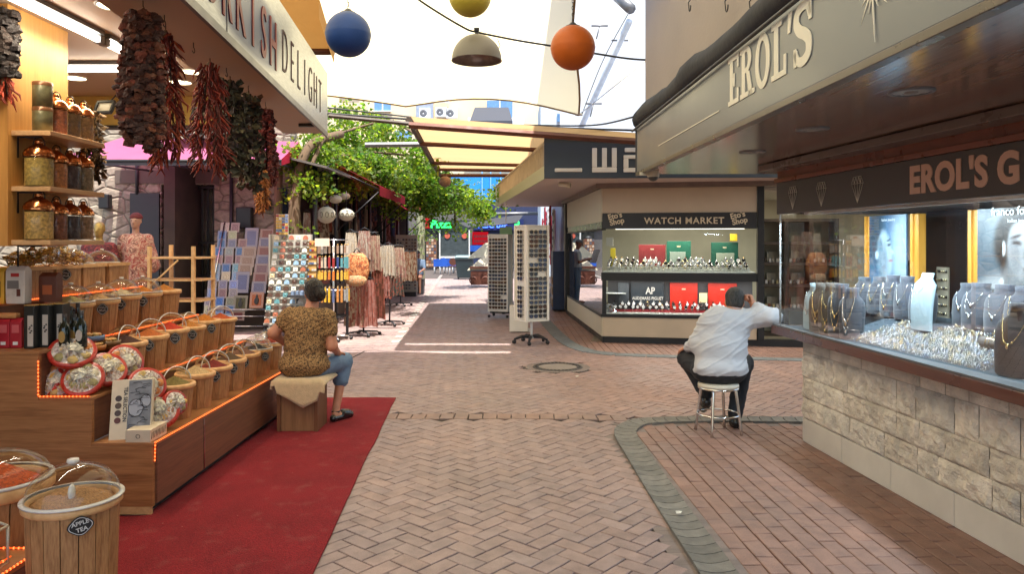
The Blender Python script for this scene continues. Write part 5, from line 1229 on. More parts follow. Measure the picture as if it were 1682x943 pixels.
# writing
m_sgold = pm('sign_gold', S(206,190,160), .5, var=.05); m_wl = pm('sign_white', S(206,202,196), .5, var=.04)
MF = lambda s, z, off=.032: frame(C0+fd*s+fn*off+Vector((0,0,z)), fd, (0,0,1))
def serif_text(parent, body, M, size, mat):
    text('lettering', body, mat, parent, M, size=size, extrude=.004, bold=.003, sx=1.02, spacing=1.12)
serif_text(ws, 'WATCH MARKET', MF(.68,1.962), .145, m_sgold)
for s in (.10,2.04):
    for k, wd in enumerate(("Eto's","Shop")):
        M = frame(C0+fd*(s+.03*k)+fn*.032+Vector((0,0,2.03-.095*k)), fd+Vector((0,0,.22)), (0,0,1)); text('lettering', wd, m_sgold, ws, M, size=.125, extrude=.003, bold=.004, sx=.95)
# canopy with fascia
K0 = Vector((.505,11.2,0)); K1 = Vector((4.6,11.0,0)); K2 = Vector((-.43,20.0,0))
kd = (K1-K0).normalized(); kl = (K2-K0).normalized()
m_navy = pm('navy_fascia', S(44,54,66), .4, var=.06); m_sof = pm('pinkish_soffit', S(206,190,182), .6, var=.06, scale=1)
cn = thing('shop_canopy', 'flat canopy with dark blue fascia and pale soffit over the watch shop', 'canopy', (1.5,13,2.63))
q = MB(); q.prism([K0+Vector((0,0,2.63)), K1+Vector((0,0,2.63)), Vector((5.6,20,2.63)), K2+Vector((0,0,2.63))], (0,0,.05)); q.build('soffit', m_sof, cn)
q = MB(); q.prism([K0+Vector((-.02,-.03,2.625)), K1+Vector((0,-.03,2.625)), K1+Vector((0,-.002,2.625)), K0+Vector((-.02,-.002,2.625))], (0,0,.61)); q.build('fascia', m_navy, cn, bevel=.004)
q = MB(); q.prism([K0+Vector((0,0,2.69)), K1+Vector((0,0,2.69)), Vector((5.6,20,2.69)), K2+Vector((0,0,2.69))], (0,0,.05)); q.build('deck', m_sof, cn)
kn = Vector((-kl.y,kl.x,0)); kn = kn if kn.x < 0 else -kn
m_pale = pm('pale_green_panel', S(176,182,150), .5, var=.1)
q = MB(); q.prism([K0+kn*.02+Vector((0,0,2.62)), K2+kn*.02+Vector((0,0,2.62)), K2+kn*.0+Vector((0,0,2.62)), K0+kn*.0+Vector((0,0,2.62))], (0,0,.20)); q.build('side_fascia', m_pale, cn)
q = MB()
for k in range(44):
    p = K0.lerp(K2, (k+.5)/44); q.box((p.x, p.y, 2.99), (.035,.07,.34))
q.build('railing', pm('railing_beige', S(196,186,160), .6), cn)
q = MB(); q.tube([K0+Vector((0,0,3.17)), K2+Vector((0,0,3.17))], .03, 6); q.build('rail', bpy.data.materials['railing_beige'], cn)
MK = lambda s, z: frame(K0+kd*s+Vector((0,-.031,z)), kd, (0,0,1))
def techno(ch, M, h, mat, parent):
    q = MB(); t = .20*h; w = .95*h; D = .02
    def bar(a, b, c, d): q.box2((a,b,0),(c,d,D), None, M)
    if ch == 'w':
        w = 1.0*h; bar(0,0,w,t*1.05); 
        for k in (0,(w-t)/2,w-t): bar(k,t*1.05,k+t,h)
    elif ch == 'a': bar(0,0,w,t*.9); bar(0,t*.9,t,h*.55); bar(0,h*.55,w-t,h*.55+t*.75); bar(w-t,t*.9,w,h-t*.9); bar(0.05*h,h-t*.9,w,h)
    elif ch == 't': w = .7*h; bar(0,h*.62,w*.9,h*.80); bar(w*.15,0.18*h,w*.15+t,h*.62); bar(w*.15,h*.80,w*.15+t,h*1.1); bar(w*.15,0,w*.9,.18*h)
    elif ch == 'c': w = .8*h; bar(0,0,w,t); bar(0,t,t,h-t); bar(0,h-t,w,h)
    elif ch == 'h': w = .85*h; bar(0,0,t,h*1.2); bar(t,h-t,w-t,h); bar(w-t,0,w,h)
    elif ch == '_': w = 1.25*h; bar(0,0,w,t*.85)
    o = q.build('letter', mat, parent, bevel=.035*h/.3); return w
x = .10
techno('_', MK(.14,2.72), .33, m_wl, cn)
x = .70
for ch in 'watch': x += techno(ch, MK(x,2.71), .37, m_wl, cn)+.10
# security cameras
for i, (u, v, d, lb) in enumerate(((927,302,11.9,'beige security camera under the pale soffit corner'),(1073,289,6.6,'white dome camera below the corner of the pale fascia'))):
    p = P(u, v, d); o = thing('security_camera', lb, 'camera', p)
    q = MB()
    if i == 0:
        q.tube([(0,0,.12),(0,0,.03)], .02, 8); q.tube([(-.08,.04,0),(.09,-.05,-.03)], [.035,.045], 10); q.build('housing', m_cream, o, local=True)
        q = MB(); q.lathe([(0,0),(.03,0)], n=12, M=Matrix.Translation((.093,-.052,-.031)) @ RY(R(90))); q.build('lens', m_black, o, local=True)
    else:
        q.lathe([(.05,.06),(.055,.0),(.05,-.01)], n=16); q.box((-.07,0,.02),(.10,.03,.03)); q.build('housing', m_cream, o, local=True)
        q = MB(); q.ell((0,0,-.012),(.045,.045,.035),14,8); q.build('dome', pm('smoked_dome', (.05,.05,.05), .08), o, local=True)
# watches
def watch_proto():
    b = MB(); b.add([(-.02,0,0),(.02,0,0),(.02,.05,0),(-.02,.05,0),(-.012,.01,.07),(.012,.01,.07),(.012,.035,.07),(-.012,.035,.07)], [(0,1,5,4),(1,2,6,5),(2,3,7,6),(3,0,4,7),(4,5,6,7)]); stand = b.mesh('stand', m_clear)
    b = MB(); b.tube([(0,.03*math.cos(a)+.02,.075+.034*math.sin(a)) for a in [R(200)+k*R(320)/12 for k in range(13)]], .0075, 5); strap = b.mesh('strap', m_watch)
    b = MB(); M = Matrix.Translation((0,-.014,.078)) @ RX(R(80)); b.lathe([(.021,-.004),(.022,.002),(.019,.005)], n=16, M=M); case = b.mesh('case', m_chrome)
    b = MB(); b.lathe([(0,.0035),(.019,.0035)], n=16, M=M); dial = b.mesh('dial', m_watch2); return stand, strap, case, dial
m_watch = pm('watch_strap', (1,1,1), .25, .7, src='obj', var=.15); m_watch2 = pm('watch_dial', (1,1,1), .25, src='obj', var=.05)
WP = watch_proto()
def watch(p, col, dial, label, group, s=1.0, rz=0):
    o = thing('watch', label, 'watch', p, group, math.atan2(fd.y,fd.x)+rz); o.scale = (s,s,s)
    inst('stand', WP[0], o); inst('strap', WP[1], o, color=col); inst('case', WP[2], o); inst('dial', WP[3], o, color=dial)
WC = [('silver',(.75,.75,.74)),('gold',(.7,.5,.2)),('black',(.03,.03,.03)),('steel',(.6,.6,.6)),('brown',(.14,.06,.03))]
WD = [('white',(.75,.75,.75)),('black',(.02,.02,.02)),('grey',(.25,.26,.28))]
rr = random.Random(31)
n_ = 0
for row, (off, zz, cnt, sc) in enumerate(((.16,1.176,26,1.25),(.30,1.20,25,1.45),(.44,1.235,24,1.6))):
    for k in range(cnt):
        s = .06+(W-.16)*(k+.5)/cnt+rr.uniform(-.012,.012)
        if row == 2 and (.95 < s < 1.2 or 1.65 < s < 1.95 or .55 < s < .62): continue
        c = WC[rr.choice([0,0,0,1,2,3,3,4])]; d = WD[rr.choice([0,0,1,2])]
        watch(C0+fd*s-fn*off+Vector((0,0,zz)), c[1], d[1], f'{c[0]} watch with {d[0]} dial, {ORD[k] if k<24 else "last"} in the {["front","middle","back"][row]} row of the upper window', 'watches in the upper display window', sc, rr.uniform(-.2,.2))
    q = MB(); fpan(q,.05,W-.05,1.176,max(1.178,zz-.001),-off+.0-.0,-off-.12)
    if row: q.build('riser', m_shelfw, ws)
for row, (off, zz, cnt) in enumerate(((.14,.491,22),(.28,.53,20))):
    for k in range(cnt):
        s = .14+(W-.3)*(k+.5)/cnt+rr.uniform(-.015,.015)
        c = WC[rr.choice([0,0,1,2,3,4])]; d = WD[rr.choice([0,0,1])]
        watch(C0+fd*s-fn*off+Vector((0,0,zz)), c[1], d[1], f'{c[0]} watch with {d[0]} dial, {ORD[k]} in the {["front","back"][row]} row of the lower window', 'watches in the lower display window', 1.3, rr.uniform(-.25,.25))
    if row: q = MB(); fpan(q,.1,W-.08,.491,zz-.001,-off,-off-.13); q.build('riser', pm('riser_red', S(150,24,34), .5), ws)
for k in range(30):
    s = .15+k*.145; c = WC[rr.choice([0,0,1,3])]; d = WD[rr.choice([0,1])]
    p = C0+ld*s-ln*.14+Vector((0,0,.463)); watch(p, c[1], d[1], f'{c[0]} watch with {d[0]} dial in the side window, {"nearest the corner" if k == 0 else ORD[min(k,23)]+" from the corner" if k < 24 else "deep towards its far end, place "+str(k+1)}', 'watches in the side window', 1.4, R(-85)+rr.uniform(-.2,.2))
# boxes and boards among the watches
def board(nm, s0, s1, z0, z1, off, col, label, cat, extra=None, th=.03):
    o = thing(nm, label, cat, C0+fd*((s0+s1)/2)-fn*off+Vector((0,0,z0)), 'boards and boxes in the watch windows')
    q = MB()
    if 'red' in nm or 'green' in nm: fpan(q,(s0+s1)/2-.03,(s0+s1)/2+.03,z0+(z1-z0)*.76,z0+(z1-z0)*.81,-off+.003,-off); q.build('print', m_sgold, o)
    q = MB(); fpan(q,s0,s1,z0,z1,-off,-off-th); q.build('panel', pm(nm+'_face_%d' % int(s0*1000), col, .45, var=.08), o, bevel=.004); return o
board('red_board', .58,1.03,1.26,1.62,.56, S(126,40,44), 'dark red board at the back of the upper watch window', 'board')
g1 = board('green_box', 1.05,1.45,1.26,1.68,.56, S(24,92,74), 'green presentation box in the upper window left of the other green one', 'box')
g2 = board('green_box', 1.78,2.22,1.26,1.66,.56, S(20,80,64), 'green presentation box in the upper window next to the black post', 'box')
board('price_card', 1.10,1.36,1.25,1.50,.50, S(150,166,156), 'pale greenish card before the first green box', 'card', th=.01); board('price_card', 1.86,2.15,1.25,1.48,.50, S(156,166,150), 'pale card before the green box by the post', 'card', th=.01)
board('price_card', 1.50,1.66,1.26,1.40,.50, S(186,196,190), 'small white card between the two green boxes', 'card', th=.01)
board('yellow_box', .10,.19,1.25,1.56,.50, S(206,186,40), 'narrow yellow box at the corner end of the upper window', 'box'); board('yellow_box', 2.08,2.20,1.68,1.80,.50, S(206,176,40), 'small yellow sign high beside the black post', 'sign', th=.01)
board('white_box', .04,.16,1.60,1.74,.30, S(190,190,182), 'small white card hung on the glass near the shop corner', 'card', th=.01)
ap = board('dark_board', .45,1.0,.50,1.0,.40, S(40,48,56), 'dark blue grey board with two lines of pale lettering in the lower window', 'board')
text('lettering', 'AP', m_wl, ap, MF(.70,.79,-.396), size=.16, extrude=.002, bold=.003, sx=.8)
text('lettering', 'AUDEMARS PIGUET', m_wl, ap, MF(.475,.69,-.396), size=.072, extrude=.002, bold=.0015, sx=.82)
board('dark_board', .24,.42,.50,.98,.34, S(58,64,70), 'narrow dark board beside the lettered board in the lower window', 'board')
board('red_board', 1.10,1.55,.50,.98,.40, S(206,44,26), 'bright red board in the lower window beside the dark lettered board', 'board'); board('red_board', 1.72,2.18,.50,.98,.40, S(206,44,26), 'bright red board in the lower window behind the seated man', 'board')
board('price_card', 1.57,1.70,.66,.82,.30, S(220,206,160), 'cream card standing between the two bright red boards', 'card', th=.01)
# ---- sunglasses
def glasses_proto():
    b = MB(); 
    for sx in (-1,1):
        pts = [(sx*.036+.031*math.cos(a), 0, .026*math.sin(a)+(-.005 if math.sin(a) < 0 else 0)) for a in [2*math.pi*k/10 for k in range(10)]]
        b.prism(pts, (0,.004,0))
    lens = b.mesh('lens_pair', m_lens)
    b = MB()
    for sx in (-1,1): b.tube([(sx*.068,.0,.012),(sx*.07,.06,.012),(sx*.068,.12,-.004)], .0028, 4)
    b.tube([(-.012,-.001,.008),(0,-.002,.012),(.012,-.001,.008)], .003, 4); b.tube([(-.066,0,.016),(-.036,-.001,.021),(-.008,0,.012)], .0024, 4); b.tube([(.066,0,.016),(.036,-.001,.021),(.008,0,.012)], .0024, 4)
    return lens, b.mesh('frame', m_objgloss)
m_lens = pm('dark_lens', (1,1,1), .3, src='obj', var=.1, spec=.35)
GP = glasses_proto()
LC = [('black',(.012,.012,.014)),('brown',(.07,.032,.02)),('smoke grey',(.05,.05,.055)),('blue',(.03,.045,.09))]
FC = [('black',(.015,.015,.015)),('tortoiseshell',(.09,.045,.02)),('gold',(.5,.36,.14)),('white',(.6,.58,.55))]
def rack(name, label, loc, w, d, z0, z1, rz, mat, faces, rows, grp, short, star=False, s=1.0, mirror=True):
    o = thing(name, label, 'display rack', loc, None, rz)
    q = MB(); q.box((0,0,(z0+z1)/2), (w-.05,d-.05,z1-z0)); q.build('panel', mat, o, local=True)
    q = MB()
    for sx in (-1,1):
        for sy in (-1,1): q.box((sx*(w/2-.02),sy*(d/2-.02),(z0+z1)/2),(.04,.04,z1-z0+.02))
    q.box((0,0,z1+.012),(w,d,.02)); q.box((0,0,z0-.012),(w,d,.02)); q.build('frame', mat, o, local=True)
    q = MB()
    n = 5 if star else 4
    if star:
        q.tube([(0,0,.08),(0,0,z0)], .022, 10); q.lathe([(0,.13),(.05,.125),(.055,.09),(.03,.08)], n=16); q.build('pole', m_white, o, local=True); q = MB()
        for k in range(n):
            a = 2*math.pi*k/n+.3; q.tube([(0.03*math.cos(a),.03*math.sin(a),.115),(.16*math.cos(a),.16*math.sin(a),.12),(.285*math.cos(a),.285*math.sin(a),.075)], [.03,.026,.018], 7)
        q.build('base', m_black, o, local=True)
        for k in range(n):
            a = 2*math.pi*k/n+.3; q = MB(); q.lathe([(0,-.02),(.032,-.018),(.034,0),(.032,.018),(0,.02)], n=12, M=Matrix.Translation((.285*math.cos(a),.285*math.sin(a),.035)) @ RZ(a+.6) @ RX(R(90))); q.build('caster', m_black, o, local=True)
    else:
        for sx in (-1,1): q.box((sx*w*.25,0,z0-.05),(.05,d*.9,.05))
        q.box((0,0,z0-.05),(w,.06,.05)); q.build('base', m_black, o, local=True)
        for sx in (-1,1):
            for sy in (-1,1): q = MB(); q.lathe([(0,-.015),(.03,-.015),(.03,.015),(0,.015)], n=10, M=Matrix.Translation((sx*w*.45,sy*d*.42,.032)) @ RX(R(90))); q.build('caster', m_black, o, local=True)
    rr = random.Random(len(label)); Mo = Matrix.Translation(loc) @ RZ(rz)
    for fi, (ang, cols, halfw, dist, fname) in enumerate(faces):
        for r_ in range(rows):
            z = z1-.05-(z1-z0-.08)*(r_+.5)/rows
            for c in range(cols):
                if rr.random() < .05: continue
                x = (c-(cols-1)/2)*(2*halfw/cols); l = rr.choice(LC); f = rr.choice(FC[:3]+FC[:1])
                g = thing('sunglasses', f'sunglasses, {l[0]} lenses, on the {short} rack, {ORD[r_]} row, {fname} {ORD[c]} pair', 'sunglasses', (0,0,0), grp)
                g.matrix_world = Mo @ RZ(ang) @ Matrix.Translation((x, -dist-.012, z)) @ RZ(rr.uniform(-.06,.06)) @ RX(rr.uniform(-.1,.05)) @ Matrix.Scale(s,4)
                inst('lens_pair', GP[0], g, color=l[1]); inst('frame', GP[1], g, color=f[1])
    return o
m_rackw = pm('rack_cream', S(224,218,206), .5, var=.06); m_rackw2 = pm('rack_white', S(188,184,174), .5, var=.05)
pa = G(873,566); rk = rack('sunglasses_rack', 'tall cream sunglasses tower on a black five wheeled base before the watch shop', (pa.x,pa.y,.015), .42,.42,.40,1.90,R(28), m_rackw, [(0,2,.165,.21,'front face'),(R(-90),1,.12,.21,'side face')], 19, 'sunglasses on the cream wheeled tower', 'cream wheeled', True, 1.14)
pb = G(822,522); rack('sunglasses_rack', 'white sunglasses display box farther down the alley behind the cream tower', (pb.x,pb.y,.015), .46,.40,.16,1.80,R(-16), m_white, [(0,3,.20,.20,'front face')], 20, 'sunglasses on the white display box', 'white box', False, 1.0)
o = thing('beige_crate', 'plain beige upright box standing between the two sunglasses racks', 'box', G(852,545)); q = MB(); q.box((0,0,.25),(.34,.3,.47)); q.build('carton', m_rackw, o, local=True, bevel=.006); q = MB(); q.box((.19,.02,.03),(.05,.2,.05)); q.build('foot', m_white, o, local=True)
# ---------------------------------------------------------------- sails, pergola, lamps, cables
m_sail = cloth('sail_cloth', S(226,216,190), .74, S(240,226,184), .9, 3, .05)
m_sail2 = cloth('sail_grey_strip', S(220,212,190), .72, S(236,228,204), .9, 3, .05)
m_hem = pm('sail_hem', S(150,124,84), .8)
sl = thing('shade_sail', 'huge cream shade sail stretched over the alley, glowing in the sun', 'shade sail', (-1,8,4.6))
nx_, ny_ = 26, 30
def sail_pt(a, b):
    # a across, b along (0 near .. 1 far edge)
    t = a/.62 if a < .62 else (a-.62)/.38
    x = lerp(-5.2, .94-.34*math.exp(-((b-.8)/.13)**2), a); y = lerp(-5, 10.05-.22*math.sin(math.pi*t)*b**6, b)
    z = lerp(3.66, 3.40, a)+(10.05-y)*.21-.12*math.sin(math.pi*a)*math.sin(math.pi*b)+.03*mnoise.noise((x*.5,y*.5,1))+.07*math.sin(math.pi*t)*b**6
    return Vector((x,y,z))
q = MB(); q2 = MB(); vs = [sail_pt(i/nx_, j/ny_) for i in range(nx_+1) for j in range(ny_+1)]
fs = [(i*(ny_+1)+j,(i+1)*(ny_+1)+j,(i+1)*(ny_+1)+j+1,i*(ny_+1)+j+1) for i in range(nx_) for j in range(ny_)]
q.add(vs, [f for k, f in enumerate(fs) if k//ny_ < nx_-3], None, True); q.build('cloth', m_sail, sl)
q2.add(vs, [f for k, f in enumerate(fs) if k//ny_ >= nx_-3], None, True); q2.build('grey_strip', m_sail2, sl)
q = MB(); q.tube([sail_pt(i/nx_,1) for i in range(nx_+1)], .018, 5); q.tube([sail_pt(1,j/ny_) for j in range(ny_+1)], .014, 5); q.build('hem', m_hem, sl)
cr_ = sail_pt(1,1); q = MB(); q.tube([cr_, Vector((2.3,10.9,4.6))], .008, 5); q.lathe([(.05,-.01),(.06,0),(.05,.01),(.04,0),(.05,-.01)], cr_, 12); q.build('corner_ring', m_steel, sl)
# added sail, out of view, blocks sun so that the brick corner stays in shade
s2 = thing('shade_sail', 'unseen cream sail added over the side street to shade the jewellery shop corner', 'shade sail', (3,9,6.2))
q = MB(); vs = [Vector((lerp(.62,9,i/8), lerp(-3,13.7,j/8), 6.3-.2*math.sin(math.pi*i/8)*math.sin(math.pi*j/8))) for i in range(9) for j in range(9)]
q.add(vs, [(i*9+j,(i+1)*9+j,(i+1)*9+j+1,i*9+j+1) for i in range(8) for j in range(8)], None, True); q.build('cloth', m_sail, s2)
q = MB(); q.tube([Vector((.62,-3,6.3)),Vector((.62,13.7,6.3)),Vector((9,13.7,6.3))], .014, 5); q.build('hem', m_hem, s2)
s3 = thing('shade_sail', 'unseen cream sail added behind the steel sign to shade the stone doorway', 'shade sail', (-6,10,4.7))  # added out of view to keep sun off the mannequins by the doorway
q = MB(); vs = [Vector((lerp(-10,-3.0,i/8), lerp(7.6,11.0,j/8), 4.75-.2*math.sin(math.pi*i/8)*math.sin(math.pi*j/8))) for i in range(9) for j in range(9)]
q.add(vs, [(i*9+j,(i+1)*9+j,(i+1)*9+j+1,i*9+j+1) for i in range(8) for j in range(8)], None, True); q.build('cloth', m_sail, s3)
q = MB(); q.tube([Vector((-10,11,4.75)),Vector((-3.0,11,4.75)),Vector((-3.0,7.6,4.75))], .014, 5); q.build('hem', m_hem, s3)
# orange canopy above the steel sign
oc = thing('orange_awning', 'ochre fabric awning peeking over the end of the steel sign', 'awning', P(500,60,6.8))
m_och = cloth('ochre_cloth', S(176,138,90), .28, S(196,150,96), .9, 5, .08)
q = MB(); A = [P(440,-5,6.9), P(524,-5,7.0), P(549,80,7.7), P(500,80,7.7)]; q.quad(*A)
q.build('cloth', m_och, oc)
q = MB(); q.quad(A[1]+Vector((0,0,.0)), A[2], A[2]-Vector((0,0,.16)), A[1]-Vector((0,0,.2))); q.build('valance', m_och, oc)
q = MB(); q.tube([A[3]-Vector((.3,0,.03)), A[2]-Vector((0,0,.03))], .035, 6); q.build('bar', m_rust, oc)
# pergola with beige fabric and brown slats
pg = thing('pergola', 'pergola of brown steel bars with beige fabric between over the far alley', 'pergola', (-.5,19,0))
PA, PB, PC, PD = P(672,203,10.25), P(905,216,10.25), P(905,287,19), P(722,287,19)
PB.x += 1.5; PB.z -= .14; PC.x += 1.0
m_fab = cloth('pergola_fabric', S(200,172,130), .5, S(206,172,126), .9, 3, .05)
q = MB(); n = 44; vs = []
for i in range(n+1):
    t = i/n; a = PA.lerp(PD, t); b = PB.lerp(PC, t); sag = -.05*abs(math.sin(t*math.pi*5))
    for k in range(7): vs.append(a.lerp(b, k/6)+Vector((0,0,sag+.10)))
fs = [(i*7+k,(i+1)*7+k,(i+1)*7+k+1,i*7+k+1) for i in range(0,n) if i != 3 for k in range(6)]
q.add(vs, fs, None, True); q.build('fabric', m_fab, pg)
for t, rr_ in ((0,.05),(.24,.04),(.62,.04),(.80,.04),(1,.05)):
    q = MB(); q.tube([PA.lerp(PD,t)-Vector((0,0,.02)), PB.lerp(PC,t)-Vector((0,0,.02))], rr_, 6, None, True, False); q.build('crossbar', m_rust, pg)
q = MB(); q.tube([PA+Vector((0,0,.05)), PD], .055, 6, None, True, False); q.build('side_beam', pm('dark_beam', (.06,.04,.03), .6), pg)
q = MB(); a = P(600,238,13.2); b = P(930,234,13.2); q.tube([a,b], .05, 6, None, True, False); q.build('grey_tube', m_trim, pg)
q = MB(); q.tube([P(540,190,10.2), P(672,203,10.25)], .03, 6, None, True, False); q.build('beam', bpy.data.materials['dark_beam'], pg)
# cables
def cable(pts, label, r=.008, n=8):
    pts = [Vector(p) for p in pts]; path = smooth_path(pts, n) if len(pts) > 2 else pts
    q = MB(); q.tube(path, r, 5); o = q.build('cable', m_wire, None, loc=pts[0]); tag(o, label, 'cable', 'cables strung across the alley'); return o
cable([P(640,-40,6.9),P(692,2,7.0),P(760,44,7.1),P(786,53,7.15),P(850,66,7.2),P(905,75,7.3),P(980,88,7.4),P(1043,97,7.5),P(1110,99,7.2)], 'dark twisted cable sagging across the top behind the hanging lamps', .011)
cable([P(530,176,10.4),P(640,188,10.5),P(760,201,10.6),P(900,206,10.4),P(980,205,9.6),P(1040,192,8.2)], 'thin cable crossing below the sail edge to the pale fascia', .012)
cable([P(535,186,10.6),P(680,196,10.7),P(900,209,10.7),P(1045,214,10)], 'dark cable running along the front bar of the pergola', .016)
cable([P(1033,20,16),P(990,100,16),P(955,190,16)], 'thin wire hanging down past the white building', .010)
cable([P(455,310,13.2),P(500,300,13.6),P(545,268,14.2)], 'pale rope slanting from the vine trunk to the stall roof', .012)
# globe lamps
def globe(u, v, rpx, d, col, name, label, topz):
    p = P(u, v, d); r = rpx/F*d; o = thing('globe_lamp', label, 'pendant lamp', p, 'coloured globe lamps over the alley')
    q = MB(); q.lathe([(r*math.cos(a)+(.0022 if abs(a) < .02 else 0), r*math.sin(a)) for a in sorted([-math.pi/2+math.pi*k/26 for k in range(27)]+[-.015,.015])], n=40); q.build('globe', pm(name, col, .5, var=.3, scale=2.2, spec=.35, bump=.12, bscale=35, detail=8), o, local=True)
    q = MB(); q.lathe([(r*.36,r*.88),(r*.34,r*.97),(r*.2,r*1.02),(r*.12,r*1.12),(0,r*1.12)], n=18); q.build('cap', m_dark, o, local=True)
    q = MB(); z = r*1.1; k = 0
    while p.z+z < topz:
        M = Matrix.Translation((0,0,z+.018)) @ RZ(R(90)*(k % 2)); pts = [(.008*math.cos(a),0,.02*math.sin(a)) for a in [2*math.pi*j/8 for j in range(9)]]; q.tube(pts, .0026, 4, M=M); z += .030; k += 1
    q.build('chain', m_black, o, local=True)
globe(572,56,37,6.6,S(28,62,124),'blue_globe','deep blue globe lamp hanging on a chain beside the steel sign',4.2)
globe(772,-8,35,6.9,S(176,160,58),'yellow_globe','mustard yellow globe lamp cut by the top of the frame',4.2)
globe(941,78,36.5,6.6,S(190,92,22),'orange_globe','orange globe lamp hanging on a chain over the alley middle',4.2)
p = P(783,98,7.1); o = thing('dome_lamp', 'grey half dome pendant lamp hanging from the sagging cable', 'pendant lamp', p)
R_ = 41/F*7.1; m_grey = pm('grey_enamel', S(118,112,102), .5, var=.12, scale=4)
prof = [(R_*math.sin(t), R_*1.02*math.cos(t)) for t in [k*math.pi/2/12 for k in range(13)]]
q = MB(); q.lathe(prof, n=36); q.lathe([(R_,0),(R_*1.02,-.01),(R_*.95,-.008)], n=36); q.build('shade', m_grey, o, local=True)
q = MB(); q.lathe([(a*.95,b*.95-.004) for a, b in prof], n=36); q.build('reflector', pm('lamp_inside', S(176,160,150), .2, .3, var=.4, scale=9), o, local=True)
q = MB(); q.tube([(0,0,R_),(0,0,R_+.045)], .018, 8); q.box((0,0,R_+.05),(.05,.05,.03)); q.build('fitting', m_dark, o, local=True)
q = MB(); q.tube([(.20,0,.09),(.225,0,.14),(.20,0,.2)], .004, 4); q.build('wire', m_wire, o, local=True)
# ---------------------------------------------------------------- stone building, awning and goods on the left
m_rub = None
def rubble():
    m, t, out = nt('rubble_stone'); co = coords(t, (1,1,1.6))
    v = N(t, 'ShaderNodeTexVoronoi', feature='DISTANCE_TO_EDGE'); v.inputs['Scale'].default_value = 2.6; t.links.new(co, v.inputs[0])
    v2 = N(t, 'ShaderNodeTexVoronoi'); v2.inputs['Scale'].default_value = 2.6; t.links.new(co, v2.inputs[0])
    n = N(t, 'ShaderNodeTexNoise'); n.inputs['Scale'].default_value = 9; n.inputs['Detail'].default_value = 7; t.links.new(co, n.inputs[0])
    c = ramp(t, v2.outputs['Distance'], [(0, S(166,154,136)), (.6, S(136,126,112))]); c = mix(t, .5, c, ramp(t, n.outputs['Fac'], [(.3, S(112,104,92)), (.7, S(190,178,158))]))
    c = mix(t, ramp(t, v.outputs['Distance'], [(.0,(1,1,1)),(.05,(0,0,0))]), c, S(110,100,88)); hgt = mix(t, .5, ramp(t, v.outputs['Distance'], [(0,(0,0,0)),(.12,(1,1,1))]), n.outputs['Color'])
    bsdf(t, out, c, .95, 0, .2, hgt, .8, .06); return m
m_rub = rubble()
sb_ = thing('stone_building', 'old rubble stone building with a black barred doorway under a pink awning', 'building', (-6,15,0))
q = MB(); YS = 14.5
DX0, DX1, DZ = P(265,300,YS).x, P(352,300,YS).x, P(300,303,YS).z
q.box2((-12,YS,0),(DX0,YS+.5,4.6)); q.box2((DX1,YS,0),(-4.35,YS+.5,4.6)); q.box2((DX0+.001,YS+.001,DZ),(DX1-.001,YS+.499,4.6)); q.build('wall', m_rub, sb_)
q = MB(); q.box2((-12,YS+.02,4.6),(-4.35,YS+3,4.8)); q.build('roof', m_dark, sb_)
m_inside = pm('dark_interior', (.012,.013,.012), .9)
q = MB(); q.box2((DX0,YS+.25,0),(DX1,YS+.3,DZ)); q.build('door_glass', pm('door_glass', S(150,154,140), .12, .8, var=.75, scale=2.5), sb_)
dr = MB(); w = DX1-DX0
for k in range(9): x = DX0+.05+(w-.1)*k/8; dr.box((x,YS+.12,DZ/2),(.028,.028,DZ))
for z in (.1,1.0,1.65,DZ-.05): dr.box(((DX0+DX1)/2,YS+.121,z),(w,.035,.04))
dr.build('door_bars', m_black, sb_)
q = MB(); a = P(205,316,YS-.25); q.box2((a.x,YS-.06,.0),(DX0-.02,YS-.01,a.z)); q.build('shutter', m_dark, sb_)
q = MB(); q.box2((DX0-.9,YS-.03,DZ+.02),(DX1+.1,YS+.0-.004,DZ+.28)); q.build('lintel', pm('lintel', S(96,86,76), .8), sb_)
for u, v, s in ((173,331,.28),(402,358,.42),(437,335,.22)):
    p = P(u,v,YS-.14); q = MB(); q.box(p,(.2*s/.28,.16,s)); q.build('speaker_box', m_black, sb_, bevel=.02)
q = MB(); p = P(380,300,YS-.05); q.tube([(p.x,YS-.05,0),(p.x,YS-.05,3.1)], .035, 6); q.build('drainpipe', m_dark, sb_); q = MB(); p = P(225,300,YS-.05); q.tube([(p.x,YS-.05,2.6),(p.x,YS-.05,3.4)], .03, 6); q.build('drainpipe', m_dark, sb_)
pk = thing('pink_awning', 'bright pink fabric awning with a dark edge over the stone doorway', 'awning', (-5.5,13.4,3.1))
m_pink2 = cloth('pink_cloth', S(210,116,156), .55, S(236,150,188), .9, 3, .06); m_red2 = cloth('red_cloth', S(150,34,54), .45, S(200,50,74), .9, 3, .08)
a0, a1, b0, b1 = Vector((-7.6,14.46,3.72)), P(492,236,14.4), P(462,262,12.3), Vector((-7.6,12.3,3.04)); b0.z = 3.04; a1.z = 3.62
q = MB(); q.quad(a0,a1,b0,b1); q.build('cloth', m_pink2, pk)
q = MB(); q.quad(b1,b0,b0-Vector((0,0,.10)),b1-Vector((0,0,.10))); q.build('valance', pm('awning_edge', S(60,56,70), .7), pk)
q = MB(); q.add([a1,b0,b0-Vector((0,0,.1)),a1-Vector((0,0,.35))],[(0,1,2,3)]); q.build('side_cloth', m_red2, pk)
q = MB()
for x in (-7,-5.9,-4.8,-4.0): q.tube([(x,14.4,3.05),(x,12.34,2.99)], .02, 6)
q.tube([b1-Vector((0,0,.02)), b0-Vector((0,0,.02))], .025, 6); q.build('frame', m_dark, pk)
